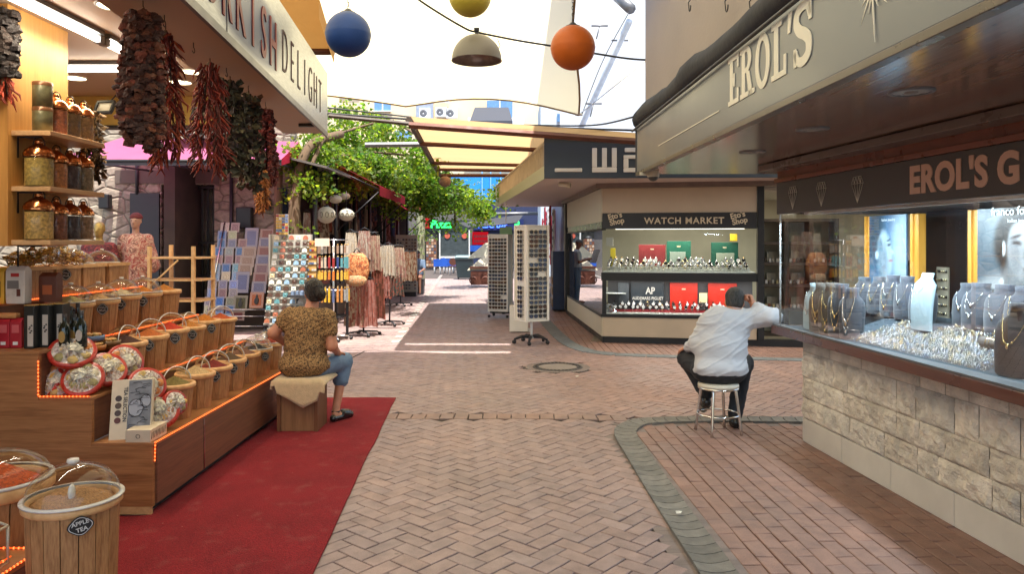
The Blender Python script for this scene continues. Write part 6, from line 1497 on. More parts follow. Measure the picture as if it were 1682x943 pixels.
# wooden folding rack
wr = thing('wooden_rack', 'light wooden folding rack with empty shelves before the barred door', 'rack', P(292,560,10.8)); 
q = MB(); base = P(292,520,10.8); z0_ = 0; x0, x1 = P(255,500,10.8).x, P(326,500,10.8).x
for x in (x0,x1):
    q.box2((x-.02,10.6,0),(x+.02,10.66,1.60)); q.box2((x+.06,11.1,0),(x+.10,11.16,1.62))
q.build('upright', w_rim, wr)
for z in (.55,.80,1.10,1.42):
    q = MB(); q.box2((x0-.05,10.61,z),(x1+.12,11.14,z+.025)); q.build('shelf', w_rim, wr)
q = MB(); q.tube([(x0+.03,10.58,1.02),(x1-.2,10.58,1.40)], .014, 5); q.tube([(x0+.03,10.58,.7),(x1-.4,10.58,1.0)], .014, 5); q.build('brace', w_rim, wr)
# tile display
TCOL = [('pale blue',S(132,160,196)),('dusty rose',S(150,110,108)),('grey beige',S(156,150,140)),('cobalt blue',S(70,110,172)),('cream',S(190,180,150)),('lilac grey',S(126,124,150)),('terracotta',S(150,86,70)),('sage',S(130,136,118))]
def tile_mat():
    m, t, out = nt('glazed_tile'); tc = N(t, 'ShaderNodeTexCoord'); oc_ = N(t, 'ShaderNodeObjectInfo').outputs['Color']
    w = N(t, 'ShaderNodeTexWave', wave_type='RINGS', rings_direction='Y'); w.inputs['Scale'].default_value = 9; w.inputs['Distortion'].default_value = 2.5; w.inputs['Detail'].default_value = 3; w.inputs['Detail Scale'].default_value = 4
    mp = N(t, 'ShaderNodeMapping'); t.links.new(tc.outputs['Object'], mp.inputs[0]); t.links.new(mp.outputs[0], w.inputs[0])
    ad = N(t, 'ShaderNodeObjectInfo'); vm = N(t, 'ShaderNodeVectorMath', operation='SCALE'); vm.inputs[0].default_value = (0.02,0,.02); t.links.new(ad.outputs['Random'], vm.inputs['Scale']); t.links.new(vm.outputs[0], mp.inputs['Location'])
    c = mix(t, 1.0, oc_, ramp(t, w.outputs['Fac'], [(.2,(.55,.55,.6)),(.5,(1.15,1.1,1.05)),(.8,(.8,.85,.95))]), 'MULTIPLY'); g_ = N(t,'ShaderNodeSeparateXYZ'); t.links.new(tc.outputs['Generated'], g_.inputs[0])
    def ab(s):
        x = N(t,'ShaderNodeMath',operation='SUBTRACT'); t.links.new(s,x.inputs[0]); x.inputs[1].default_value=.5; y = N(t,'ShaderNodeMath',operation='ABSOLUTE'); t.links.new(x.outputs[0],y.inputs[0]); return y.outputs[0]
    mxx = N(t,'ShaderNodeMath',operation='MAXIMUM'); t.links.new(ab(g_.outputs[0]),mxx.inputs[0]); t.links.new(ab(g_.outputs[2]),mxx.inputs[1])
    c = mix(t, ramp(t, mxx.outputs[0], [(.34,(0,0,0)),(.36,(.55,.55,.55)),(.42,(.1,.1,.1)),(.44,(.8,.8,.8)),(.47,(.2,.2,.2))]), c, S(176,168,156)); bsdf(t, out, c, .3, 0, .5); return m
m_tile = tile_mat()
b = MB(); b.box((0,0,0),(.165,.016,.185)); me_tile = b.mesh('tile', m_tile); b = MB(); b.box((0,0,0),(.25,.016,.40)); me_plate = b.mesh('tray', m_tile)
b = MB(); b.box((0,0,0),(.27,.016,.22)); me_wide = b.mesh('tile', m_tile)
tr_ = thing('tile_rack', 'leaning wire rack on wheels filled with patterned ceramic tiles', 'display rack', (-5.1,13.8,0))
q = MB(); L0, L1 = P(343,540,13.7), P(443,540,13.7)
for x in (L0.x,L1.x): q.tube([(x,13.55,.12),(x+.18,14.0,2.05)], .015, 5); q.tube([(x,13.55,.12),(x,14.05,.12)], .015, 5); q.tube([(x,14.05,.12),(x+.18,14.0,2.05)], .012, 5)
for z in (.12,.30,.42): q.tube([(L0.x,13.55+(z-.12)*.23,z),(L1.x,13.55+(z-.12)*.23,z)], .012, 5)
q.build('frame', m_steel, tr_)
for x in (L0.x,L1.x-.02):
    q = MB(); q.lathe([(0,-.02),(.05,-.02),(.05,.02),(0,.02)], n=12, M=Matrix.Translation((x,13.52,.055)) @ RY(R(90))); q.build('wheel', m_black, tr_)
rr = random.Random(77); tilt = R(-13)
def tput(me, u, v, label, col, d=13.72, nm='tile', cat='tile'):
    p = P(u, v, d); o = inst(nm, me, None, None, col); o.location = (p.x, 13.60+(p.z-.12)*.233-.03, p.z); o.rotation_euler = (tilt,0,0); tag(o, label, cat, 'ceramic tiles on the leaning rack'); return o
for r_ in range(12):
    for c in range(3):
        v = 373+r_*13.6; u = 360-(r_)*1.45+c*17.5-(2 if r_ % 2 else 0)
        if r_ < 2 and c == 2: continue
        cn_ = rr.choice(TCOL[:6]+TCOL[:3]+[TCOL[7]]); tput(me_tile, u, v, f'{cn_[0]} patterned tile in the {ORD[c]} narrow column, {ORD[r_]} row of the rack', tuple(x*rr.uniform(.8,1.1) for x in cn_[1]))
for i, (u, v) in enumerate(((406,391),(397,464))): tput(me_plate, u, v, ['large lilac grey oval patterned tray near the rack top','large lilac grey oval patterned tray in the rack middle'][i], S(104,108,142), nm='ceramic_tray', cat='tray')
for i, (u, v) in enumerate(((404,411+4),(402,430),(400,443))): tput(me_wide, u, v, f'broad beige patterned tile in the fourth column, {ORD[i]} from the top', S(150,124,100))
for i in range(7):
    v = 385+i*14.5; cn_ = [TCOL[6],TCOL[5],TCOL[6],TCOL[5],TCOL[1],TCOL[6],TCOL[5]][i]; tput(me_wide, 432-i*1.2, v, f'broad {cn_[0]} patterned tile in the last column, {ORD[i]} from the top', tuple(x*.75 for x in cn_[1]))
for i, (u, v, c1, lb) in enumerate(((397,498,S(84,80,44),'dark green picture plaque of a seated figure low on the rack'),(423,493,S(176,96,40),'orange framed picture plaque low on the rack'),(394,518,S(96,40,30),'dark red tray standing lowest on the rack'))):
    o = tput(me_wide, u, v, lb, c1, nm='picture_plaque', cat='plaque'); o.scale = (.95,1,1.35 if i < 2 else .8)
    if i < 2:
        q = MB(); q.ell((0,-.014,-.01),(.045,.006,.055),10,7); q.ell((0,-.014,.05),(.022,.006,.028),10,7); q.build('figure_relief', pm('relief_%d' % i, (.02,.018,.016), .5), o, local=True)
# magnet rack
mr = thing('magnet_rack', 'white stepped souvenir rack with rows of fridge magnets behind the seated woman', 'display rack', (-3.9,13.1,0))
mx0, mx1 = P(452,500,13).x, P(509,500,13).x
for k in range(14):
    z = EYE+(CV-(392+k*10.3))/F*13; y = 12.82+.02*k*-1+.2; q = MB(); q.box2((mx0-.10*k/14-.01,y-.07,z-.05),(mx1-.05*k/14,y,z-.025)); q.build('shelf', m_rackw2, mr)
q = MB(); q.box2((mx0-.12,13.06,.1),(mx1+.02,13.10,1.80)); q.build('back', m_rackw2, mr)
q = MB()
for x in (mx0-.1,mx1): q.box2((x-.02,12.7,.0),(x+.02,13.12,.1)); q.box2((x-.015,13.0,.1),(x+.015,13.05,1.8))
q.build('frame', m_rackw2, mr)
b = MB(); b.prism([(.045*math.cos(a),0,.05*math.sin(a)-.01) for a in [math.pi*k/8 for k in range(9)]]+[(-.045,0,-.035),(.045,0,-.035)], (0,.015,0)); b.prism([(.02*math.cos(a),-.002,.022*math.sin(a)) for a in [2*math.pi*k/10 for k in range(10)]],(0,.003,0)); me_m1 = b.mesh('fridge_magnet', m_objgloss)
b = MB(); b.box((0,0,0),(.08,.014,.07)); b.ell((0,-.008,.005),(.022,.006,.02),8,6); me_m2 = b.mesh('fridge_magnet', m_objgloss)
MC = [('white',S(210,206,196)),('pale blue',S(140,170,196)),('rust',S(160,96,70)),('sand',S(196,176,140)),('teal',S(90,140,146)),('dark brown',S(80,56,44))]
for k in range(14):
    for c in range(5):
        z = EYE+(CV-(392+k*10.3))/F*13; y = 13.0-.02*k-.06; x = lerp(mx0-.10*k/14+.05, mx1-.05*k/14-.06, c/4)
        cc = rr.choice(MC); o = inst('fridge_magnet', me_m1 if rr.random() < .5 else me_m2, None, None, cc[1]); o.location = (x,y,z+.018); o.rotation_euler = (R(-8),0,0)
        tag(o, f'{cc[0]} souvenir magnet on the white rack, {ORD[k]} shelf from the top, {ORD[c]} along', 'magnet', 'souvenir magnets on the white rack')
for i, (u0, u1, v0, v1, c, lb) in enumerate(((454,474,352,386,S(196,184,170),'red and white chequered souvenir board on top of the magnet rack'),(505,520,395,470,S(190,150,90),'yellow and blue strip of souvenirs hung beside the magnet rack'))):
    p0, p1 = P(u0,v1,13), P(u1,v0,13); o = thing('souvenir_board', lb, 'board', (p0.x,13,p0.z)); q = MB(); q.box2((p0.x,12.98,p0.z),(p1.x,13.0,p1.z)); q.build('board', pm('sboard_%d' % i, c, .6), o)
    for a in range(4):
        for b_ in range(7): q = MB(); q.box((lerp(p0.x,p1.x,(a+.5)/4),12.972,lerp(p0.z,p1.z,(b_+.5)/7)),(.045,.014,.035),None,rr.choice([S(150,40,36),S(210,200,190),S(90,110,150),S(190,150,70)])); q.build('charm', m_attr, o)
def printed(n, c1, c2, c3, sc):
    m, t, out = nt(n); co = coords(t); a = N(t, 'ShaderNodeTexNoise'); a.inputs['Scale'].default_value = sc; a.inputs['Detail'].default_value = 3; a.inputs['Distortion'].default_value = 1.5; t.links.new(co, a.inputs[0])
    bsdf(t, out, ramp(t, a.outputs['Fac'], [(.38,c1),(.46,c2),(.52,c1),(.60,c3),(.68,c1)]), .8); return m
# racks of keyrings, bags and clothes in front of the stalls
def pole_rack(nm, label, u, vbase, w, h, cols, kind, seed, r0=.035):
    p = G(u, vbase); o = thing(nm, label, 'display rack', p); rr = random.Random(seed)
    q = MB(); q.tube([(0,0,.06),(0,0,h)], .018, 6)
    for k in range(4):
        a = k*math.pi/2+.5; q.tube([(0,0,.09),(.25*math.cos(a),.25*math.sin(a),.07),(.30*math.cos(a),.30*math.sin(a),.03)], .016, 5)
    for z in (h-.02,h*.72,h*.5): 
        q.tube([(w*math.cos(a),w*.6*math.sin(a),z) for a in [2*math.pi*k/14 for k in range(15)]], .008, 4); q.tube([(-w,0,z),(w,0,z)], .008, 4)
    q.build('stand', m_steel if kind != 'cloth' else m_dark, o, local=True)
    for k in range(4):
        a = k*math.pi/2+.5; q = MB(); q.lathe([(0,-.014),(.03,-.014),(.03,.014),(0,.014)], n=10, M=Matrix.Translation((.30*math.cos(a),.30*math.sin(a),.032)) @ RX(R(90))); q.build('caster', m_black, o, local=True)
    return o, p
def garment(mb, c, w, h, ang, col, col2, rr, flare=1.15, folds=5):
    """hanging cloth with pleats"""
    na, nr = 26, 20; vs = []; ca_, sa_ = math.cos(ang), math.sin(ang); cols = []
    for r_ in range(nr+1):
        t = r_/nr; ww = w*lerp(.8, flare, t)
        for k in range(na+1):
            s = k/na-.5; dy = .025*(.4+t)*math.sin(s*folds*2*math.pi+c[0]*7)
            x = s*ww; vs.append((c[0]+x*ca_-dy*sa_, c[1]+x*sa_+dy*ca_, c[2]-h*t+.015*math.sin(s*9)*t))
    for r_ in range(nr):
        for k in range(na):
            i = r_*(na+1)+k; nn_ = mnoise.noise((k*.42+c[0]*9, r_*.45, c[2]*3))+.6*mnoise.noise((k*1.1, r_*1.1, c[0]*5)); cc = mixc(col, col2, max(.05,min(.9,.5+nn_*1.6))); mb.add([vs[i],vs[i+1],vs[i+na+2],vs[i+na+1]], [(0,1,2,3)], cc, False)
m_garb = cloth('printed_cloth', (1,1,1), .25, None, .95, 40, .25, 'attr')
def hang(nm, label, cat, grp, p, w, h, ang, col, col2, seed, flare=1.15):
    rr = random.Random(seed); o = thing(nm, label, cat, p, grp); q = MB(); garment(q, (p[0],p[1],p[2]), w, h, ang, col, col2, rr, flare); q.build('cloth', m_garb, o); q = MB(); q.tube([(p[0]-w*.4*math.cos(ang),p[1]-w*.4*math.sin(ang),p[2]+.005),(p[0],p[1],p[2]+.06),(p[0]+w*.4*math.cos(ang),p[1]+w*.4*math.sin(ang),p[2]+.005)], .006, 4); q.build('hanger', m_dark, o); return o
o, p1_ = pole_rack('dress_rack', 'round rack on casters hung with a brown bag and printed dresses', 597, 552, .26, 1.86, None, 'cloth', 3)
RED, CRE, BRN, ORG, WHT, PNK = S(160,92,78), S(200,184,160), S(96,60,44), S(184,92,40), S(206,198,184), S(176,130,120)
i = 0
for a, w, z, h, c1, c2, lb in ((-.9,.26,1.83,.55,WHT,CRE,'cream top hung first on the dress rack'),(.2,.24,1.86,.5,WHT,PNK,'white blouse hung highest on the dress rack'),(.95,.22,1.78,.62,CRE,PNK,'pinkish cream top hung at the alley side of the dress rack'),(-.6,.34,.98,.80,RED,CRE,'long red patterned dress with pale medallions on the dress rack'),(.35,.34,1.0,.82,PNK,RED,'long rose patterned dress on the dress rack nearest the alley'),(1.3,.26,1.2,.9,BRN,RED,'dark brown dress at the side of the dress rack')):
    hang('dress', lb, 'dress', 'clothes on the dress rack', (p1_.x+.26*math.sin(a), p1_.y-.17*math.cos(a), z), w, h, a*.4, c1, c2, i); i += 1
o = thing('backpack', 'brown orange patterned backpack hung on the front of the dress rack', 'bag', (p1_.x-.05,p1_.y-.32,1.2))
q = MB(); b = MB(); b.ell((0,0,0),(.22,.10,.30),18,12,None); b.v = [(x*(1 if abs(z)<.2 else .97), y, max(-.27,min(.27,z*1.1))) for x,y,z in b.v]
q.add(b.v, b.f, None, True); q.build('body', printed('bag_print', ORG, S(196,160,110), BRN, 16), o, local=True); q = MB(); b = MB(); b.ell((0,-.07,-.20),(.19,.06,.10),16,10); q.add(b.v,b.f,None,True); q.build('pocket', printed('pocket_print', S(186,160,120), BRN, ORG, 18), o, local=True)
q = MB(); q.tube([(-.06,0,.28),(0,0,.36),(.06,0,.28)], .012, 5); q.build('strap', m_dark, o, local=True)
o, p2_ = pole_rack('keyring_rack', 'wire rack of colourful keyrings and tassels beside the magnet rack', 548, 560, .24, 1.72, None, 'key', 5)
q = MB()
for z, cs, L in ((1.42,[S(150,40,40),S(40,60,120),S(90,150,160),S(190,170,150)],.20),(1.18,[S(196,110,40),S(200,160,60),S(180,60,40)],.16),(.90,[S(206,160,40),S(180,120,60),S(140,140,140),S(80,90,130)],.25),(1.62,[S(190,180,170),S(150,120,100)],.16)):
    for k in range(22):
        a = 2*math.pi*k/22; x, y = .25*math.cos(a), .16*math.sin(a)
        q.box((x,y,z-L/2),(.035,.02,L*rr.uniform(.7,1)),RZ(0),rr.choice(cs)); q.ell((x,y,z),(.012,.012,.012),5,4,S(190,150,80))
tag(q.build('keyrings', m_attr, o, local=True), kind='stuff')
q = MB(); q.box((-.14,-.2,1.66),(.24,.02,.13)); q.build('name_board', pm('name_board', S(216,196,180), .6), o, local=True)
q = MB(); q.box((-.30,.2,.75),(.95,.5,.04)); q.box((-.30,.2,.40),(.9,.45,.03)); q.box((-.72,.4,.37),(.04,.04,.74)); q.box((.14,.4,.37),(.04,.04,.74)); tbl = thing('stall_table', 'dark low stall table behind the keyring rack', 'table', (p2_.x,p2_.y,0)); q.build('top', m_dark, tbl, local=True)
q = MB()
for k in range(18): q.box((-.7+k*.05,.05+.1*(k%3),.80),(.045,.08,.06),None,rr.choice([S(120,140,170),S(190,180,170),S(150,60,50),S(90,90,100)]))
tag(q.build('small_goods', m_attr, tbl, local=True), kind='stuff')
o, p3_ = pole_rack('clothes_rack', 'second round clothes rack standing behind the dress rack', 640, 535, .28, 1.62, None, 'cloth', 8)
for i, (a, z, h, c1, c2, lb) in enumerate(((-.8,1.58,.55,CRE,WHT,'cream shirt on the second clothes rack'),(0,1.6,.6,WHT,CRE,'white shirt at the front of the second clothes rack'),(.8,1.56,.6,PNK,CRE,'pink shirt on the second clothes rack'),(-.3,1.0,.45,RED,PNK,'red skirt low on the second clothes rack'),(.6,1.0,.4,S(60,90,84),RED,'green and red bag cloth low on the second clothes rack'))):
    hang('shirt', lb, 'clothing', 'clothes on the second rack', (p3_.x+.26*math.sin(a), p3_.y-.2*math.cos(a), z), .3, h, a*.4, c1, c2, i+20)
o, p4_ = pole_rack('scarf_rack', 'small rack of orange brown scarves near the white board', 658, 503, .3, 1.45, None, 'cloth', 9)
for i in range(5): hang('scarf', f'orange brown patterned scarf, {ORD[i]} along the small scarf rack', 'scarf', 'scarves on the small rack', (p4_.x-.36+.18*i, p4_.y-.2, 1.42), .2, .75, 0, mixc(ORG,BRN,i/6), CRE, i+40)
wb = thing('white_grid_board', 'white grid board with rows of small goods at the end of the stalls', 'display board', G(668,487)); q = MB(); q.box((0,0,1.02),(.66,.05,1.75)); q.build('board', m_rackw2, wb, local=True)
q = MB()
for a in range(7):
    for b_ in range(16): q.box((-.27+.09*a,-.04,.25+.1*b_),(.06,.03,.05),None,rr.choice([S(90,96,110),S(130,130,140),S(190,190,190),S(110,80,70)]))
q.build('goods', m_attr, wb, local=True); q = MB(); q.box((0,.1,.07),(.6,.4,.14)); q.build('base', m_dark, wb, local=True)
# stalls along the left
st = thing('market_stall', 'long dark market stall with sloping grey roof and red awning along the left side', 'stall', (-4.6,18,0))
q = MB(); q.box2((-6.4,13.6,0),(-6.2,26,3.2)); q.box2((-6.2,25.9,0),(-3.7,26,3.0)); q.box2((-6.2,15.02,2.95),(-3.6,26,3.0)); q.build('wall', pm('stall_wall', S(66,56,50), .9, var=.4, scale=3), st)
q = MB(); q.prism([(-6.4,13.2,3.75),(-3.30,13.2,2.98),(-3.30,13.2,3.02),(-6.4,13.2,3.79)], (-.1,12.8,.0)); q.build('roof', pm('grey_sheet', S(104,96,92), .6, .2, var=.3, scale=2), st)
q = MB(); n = 24
for k in range(0): pass
A = [Vector((-3.75,15.2,3.34)),Vector((-3.75,18.8,3.34)),Vector((-2.72,18.8,2.82)),Vector((-2.72,15.2,2.82))]; q.quad(*A); q.quad(A[3],A[2],A[2]-Vector((0,0,.2)),A[3]-Vector((0,0,.2))); q.build('red_awning', m_red2, st)
q = MB(); A = [Vector((-3.7,20,3.2)),Vector((-3.7,25,3.2)),Vector((-2.75,25,2.62)),Vector((-2.75,20,2.62))]; q.quad(*A); q.quad(A[0]+Vector((0,-.9,.02)),A[0]+Vector((0,-.05,.02)),A[3]+Vector((0,-.05,-.1)),A[3]+Vector((0,-.9,-.1))); q.build('grey_awning', m_red2, st)
q = MB()
for y in (13.6,15.2,17.0,18.8,21,23.4,25.6): q = MB(); q.tube([(-3.62,y,0),(-3.62,y,3.05)], .045, 6); q.build('post', m_black, st)
for y in (15.2,18.8,20,25):
    for a, b in (((-3.6,y,1.9),(-2.74,y,2.7)),((-3.7,y,3.2),(-2.74,y,2.75))): q = MB(); q.tube([a,b], .016, 5); q.build('brace', m_black, st)
q = MB(); q.box2((-5.9,14.2,.0),(-3.75,25.4,.75)); q.build('counter', pm('stall_counter', S(80,66,56), .8), st)
rr = random.Random(5)
for k in range(34):
    y = 14.0+k*.34; c1 = rr.choice([WHT,PNK,BRN,RED,S(70,84,120),S(110,106,110),CRE,S(60,80,70)]); c2 = rr.choice([CRE,BRN,S(60,60,70),PNK]); h = rr.uniform(.5,1.0)
    hang('hanging_garment', f'{"" if k else "first "}garment hanging under the stall roof, {ORD[k] if k < 24 else "far end number "+str(k-23)} along', 'clothing', 'garments hung along the market stall', (-3.85-rr.uniform(0,.5), y, rr.uniform(2.2,2.85)), .34, h, R(80), tuple(x*.85 for x in c1), tuple(x*.85 for x in c2), k+60)
for k in range(14):
    y = 14.3+k*.75; q = MB(); q.box((0,0,.12),(.4,.55,.22),None,rr.choice([S(110,90,70),S(80,84,96),S(120,60,50)]))
    for j in range(9): q.ell((rr.uniform(-.16,.16),rr.uniform(-.2,.2),.27),(.06,.06,.06),7,5,rr.choice([S(176,150,130),S(130,60,50),S(90,100,130),S(190,180,170)]))
    o = thing('goods_bin', f'bin of small souvenirs on the stall counter, {ORD[k]} from the near end', 'bin', (-3.98,y,.75), 'souvenir bins on the stall counter'); q.build('goods', m_attr, o, local=True)
    q = MB(); q.box((0,0,.03),(.44,.6,.06)); q.build('tray', m_dark, o, local=True)
# paper lanterns under the stall roof
m_lant = pm('lantern_cream', S(196,190,172), .6, var=.15, scale=20)
for i, (u, v, rx, rz, d, lb) in enumerate(((536,353,15,14,14.0,'round cream lantern hanging at the stall, the larger one'),(569,353,13,10,14.6,'flattened patterned cream lantern beside the round one'),(731,298,10,9,18.6,'small brown woven lantern hanging from the pergola'),(551,327,11,7,15,'pinkish lantern tucked under the stall roof'),(566,322,9,6,15.3,'small pinkish lantern under the stall roof behind the first'))):
    p = P(u,v,d); a, c = rx/F*d, rz/F*d; o = thing('hanging_lantern', lb, 'lantern', p, 'lanterns under the stall roof and pergola'); q = MB(); q.ell((0,0,0),(a,a,c),22,14); q.build('shade', m_lant if i != 2 else pm('lantern_brown', S(150,120,100), .7), o, local=True)
    q = MB(); q.lathe([(a*.3,c*.93),(a*.3,c*1.12),(0,c*1.12)], n=12); q.tube([(0,0,c),(0,0,c+(.9 if i == 2 else .35))], .006, 4); q.build('cap', m_dark, o, local=True)
    if i in (0,1):
        q = MB()
        for k in range(10):
            an = 2*math.pi*k/10; q.tube([(a*1.01*math.cos(an+.16*math.cos(t)), a*1.01*math.sin(an+.16*math.cos(t)), c*.32*math.sin(t)) for t in [2*math.pi*j/10 for j in range(11)]], .006, 4)
        q.build('pattern', pm('lantern_pattern', S(120,112,96), .7), o, local=True)
# ---------------------------------------------------------------- far end of the alley
YE = 46.0
m_fac = pm('far_facade', S(150,140,128), .8, var=.15, scale=.5)
def fx_(u, d=YE): return (u-CU)/F*d
def fz_(v, d=YE): return EYE+(CV-v)/F*d
def rect(q, u0, u1, v0, v1, d, th=.08, col=None): q.box2((fx_(u0,d),d-th,fz_(v1,d)),(fx_(u1,d),d,fz_(v0,d)), col)
pz = thing('pizza_shop', 'far pizza shop with green lit sign, grey glazed front and blue tables', 'shop', (fx_(725),YE,0))
q = MB(); rect(q,670,778,335,441,YE+.3,.25); q.build('wall', pm('far_grey', S(96,92,90), .8), pz)
q = MB(); rect(q,694,772,362,379,YE,.1); q.build('sign_board', pm('far_sign', S(36,46,44), .5), pz)
q = MB(); rect(q,686,706,357,375,YE-.12,.06); q.build('red_sign', emit('red_lit_sign', S(190,30,44), .5), pz)
m_green = emit('green_neon', S(40,220,90), 2.2); m_bneon = emit('blue_neon', S(70,110,255), 2.0); m_redsign = emit('red_sign_lit', S(190,24,36), .4); m_bsign = pm('blue_sign', S(26,40,96), .5); m_blue = pm('blue_panel', S(30,84,180), .5)
text('lettering', 'Pizza', m_green, pz, frame((fx_(707,YE-.2),YE-.2,fz_(374,YE-.2)),(1,0,0),(0,0,1)), size=.66, extrude=.03, bold=.02)
q = MB(); rect(q,699,722,379,440,YE,.1); q.build('dark_doorway', m_inside, pz)
q = MB(); rect(q,724,770,379,422,YE,.05); q.build('window', pm('far_glass', S(70,78,80), .15, spec=.7), pz)
q = MB()
for u in (722.5,771): rect(q,u-1,u+1,378,440,YE-.06,.1)
rect(q,722,771,421,424,YE-.06,.08); q.build('window_frame', m_white, pz)
for u in (735,763):
    q = MB(); c = Vector((fx_(u),YE-.1,fz_(387.5))); q.prism([c+Vector((.17*math.cos(a),0,.17*math.sin(a))) for a in [2*math.pi*k/14 for k in range(14)]], (0,.04,0)); q.build('round_sticker', pm('pizza_sticker', S(196,90,66), .6), pz)
br = thing('bar', 'far bar with blue lettering on a dark blue front and a red panel', 'bar', (fx_(810),YE,0))
q = MB(); rect(q,778.2,900,335,441,YE+.3,.25); q.build('wall', pm('far_blue_wall', S(40,50,84), .7), br)
q = MB(); rect(q,778,860,360,378,YE,.1); q.build('sign_board', m_bsign, br)
text('lettering', 'ABC bar', m_bneon, br, frame((fx_(786,YE-.12),YE-.12,fz_(374,YE-.12)),(1,0,0),(0,0,1)), size=.50, extrude=.02, bold=.012)
q = MB(); rect(q,776,802,381,402,YE,.1); q.build('red_panel', m_redsign, br)
q = MB()
for v in (386,394):
    for k in range(9): rect(q,778.5+k*2.5,780.2+k*2.5,v,v+4.5,YE-.1,.02)
q.build('dim_lettering', pm('dim_red', S(90,14,24), .6), br)
q = MB(); rect(q,772,804,403,413,YE,.1); q.build('blue_panel', m_blue, br)
q = MB(); rect(q,806,850,384,440,YE,.06); q.build('window', bpy.data.materials['far_glass'], br)
text('lettering', 'P', m_green, br, frame((fx_(845,YE-.12),YE-.12,fz_(374,YE-.12)),(1,0,0),(0,0,1)), size=.6, extrude=.02, bold=.02)
q = MB(); a, b = P(776,352,40), P(905,350,40); q.tube([a,b],.09,8); tag(q.build('awning_roller', m_trim, None, loc=a), 'pale blue grey roller bar across the front of the far bar', 'awning roller')
aw2 = thing('dark_awning', 'dark awning folded over the entrance of the far bar', 'awning', P(800,362,43)); q = MB(); A = [P(752,366,44.5),P(860,352,44.5),P(850,366,41.5),P(770,374,41.5)]; q.quad(*A); q.build('cloth', pm('dark_awning_cloth', (.03,.03,.035), .8), aw2); q = MB(); q.tube([A[3],A[2]], .04, 5); q.build('bar', m_dark, aw2)
# blue tables and chairs
for i, (u, d) in enumerate(((722,40),(738,40.5),(752,40))):
    p = Vector((fx_(u,d),d,0)); o = thing('cafe_table', f'blue cafe table before the pizza shop, {ORD[i]} from the left', 'table', p, 'blue cafe tables'); q = MB(); q.box((0,0,.74),(.6,.6,.04)); q.box((0,0,.55),(.58,.58,.34)); q.build('top', m_blue, o, local=True)
    for sx in (-1,1):
        for sy in (-1,1): q = MB(); q.tube([(sx*.26,sy*.26,0),(sx*.26,sy*.26,.4)], .02, 5); q.build('leg', m_white, o, local=True)
for i, (u, d) in enumerate(((729,38.5),(745,38.2),(758,39))):
    p = Vector((fx_(u,d),d,0)); o = thing('cafe_chair', f'{["blue","brown","blue"][i]} chair at the blue tables, {ORD[i]} from the left', 'chair', p, 'cafe chairs'); c = m_blue if i != 1 else m_rust
    q = MB(); q.box((0,0,.44),(.42,.42,.04)); q.build('seat', c, o, local=True); q = MB(); q.prism([(.22*math.cos(a),-.2,.68+.2*math.sin(a)) for a in [2*math.pi*k/12 for k in range(12)]],(0,.03,0)); q.build('backrest', c, o, local=True)
    for sx in (-1,1):
        for sy in (-1,1): q = MB(); q.tube([(sx*.18,sy*.18,0),(sx*.18,sy*.18,.44)], .016, 5); q.build('leg', m_white, o, local=True)
# wheelie bin
p = G(763,459); o = thing('wheelie_bin', 'dark green wheelie bin with pale lid in the middle of the alley', 'bin', p)
m_bin = pm('bin_green', S(30,48,52), .5); q = MB(); q.add([(-.30,-.3,.08),(.30,-.3,.08),(.30,.28,.08),(-.30,.28,.08),(-.40,-.4,.98),(.40,-.4,.98),(.40,.36,.98),(-.40,.36,.98)], [(0,3,2,1),(0,1,5,4),(1,2,6,5),(2,3,7,6),(3,0,4,7),(4,5,6,7)]); q.box((0,-.4,.93),(.86,.04,.06)); q.build('body', m_bin, o, local=True, bevel=.03)
q = MB(); q.add([(-.42,-.44,.985),(.42,-.44,.985),(.42,.4,.985),(-.42,.4,.985),(-.36,-.38,1.09),(.36,-.38,1.09),(.36,.36,1.09),(-.36,.36,1.09)], [(0,3,2,1),(0,1,5,4),(1,2,6,5),(2,3,7,6),(3,0,4,7),(4,5,6,7)]); q.build('lid', pm('bin_lid', S(104,136,140), .4), o, local=True, bevel=.02)
for sx in (-1,1): q = MB(); q.lathe([(0,-.03),(.1,-.03),(.1,.03),(0,.03)], n=14, M=Matrix.Translation((sx*.3,.3,.1)) @ RY(R(90))); q.build('wheel', m_black, o, local=True)
# postcard tower, goods cart
p = G(709,443); o = thing('postcard_tower', 'slim brown postcard tower standing at the far end of the alley', 'display rack', p); q = MB(); q.box((0,0,1.0),(.62,.5,1.75)); q.build('panel', pm('tower_brown', S(120,84,60), .7), o, local=True)
q = MB()
for a in range(4):
    for b_ in range(9): q.box((-.23+.155*a,-.27,.3+.19*b_),(.12,.03,.15),None,rr.choice([S(170,130,100),S(190,170,150),S(120,70,50),S(90,90,100)]))
q.build('cards', m_attr, o, local=True); q = MB(); q.box((0,0,.06),(.6,.5,.10)); q.ell((0,0,1.95),(.22,.2,.14),10,6); q.build('base', m_dark, o, local=True)
p = G(790,472); o = thing('goods_cart', 'wooden goods cart with cream slanted boards behind the white sunglasses box', 'cart', p); q = MB(); q.box((0,0,.75),(.8,.6,.06)); q.box((0,0,.36),(.74,.5,.5)); q.build('frame', w_wen if False else m_rust, o, local=True)
for i, (z, y) in enumerate(((1.32,.2),(.88,-.15))):
    q = MB(); q.prism([(-.5,y,z-.25),(.55,y,z-.2),(.55,y+.15,z+.35),(.15,y+.15,z+.33),(-.45,y+.02,z-.18)],(0,.03,0)); q.build('slanted_board', pm('cart_cream', S(214,206,180), .6), o, local=True)
for sx in (-1,1):
    q = MB(); M = Matrix.Translation((sx*.22-.05,-.34,.28)) @ RX(R(90)); q.lathe([(.11,-.02),(.15,-.02),(.15,.02),(.11,.02)], n=18, M=M)
    for k in range(3): q.box((0,0,0),(.24,.02,.02),M @ RZ(k*math.pi/3))
    q.build('wheel', m_rust, o, local=True)
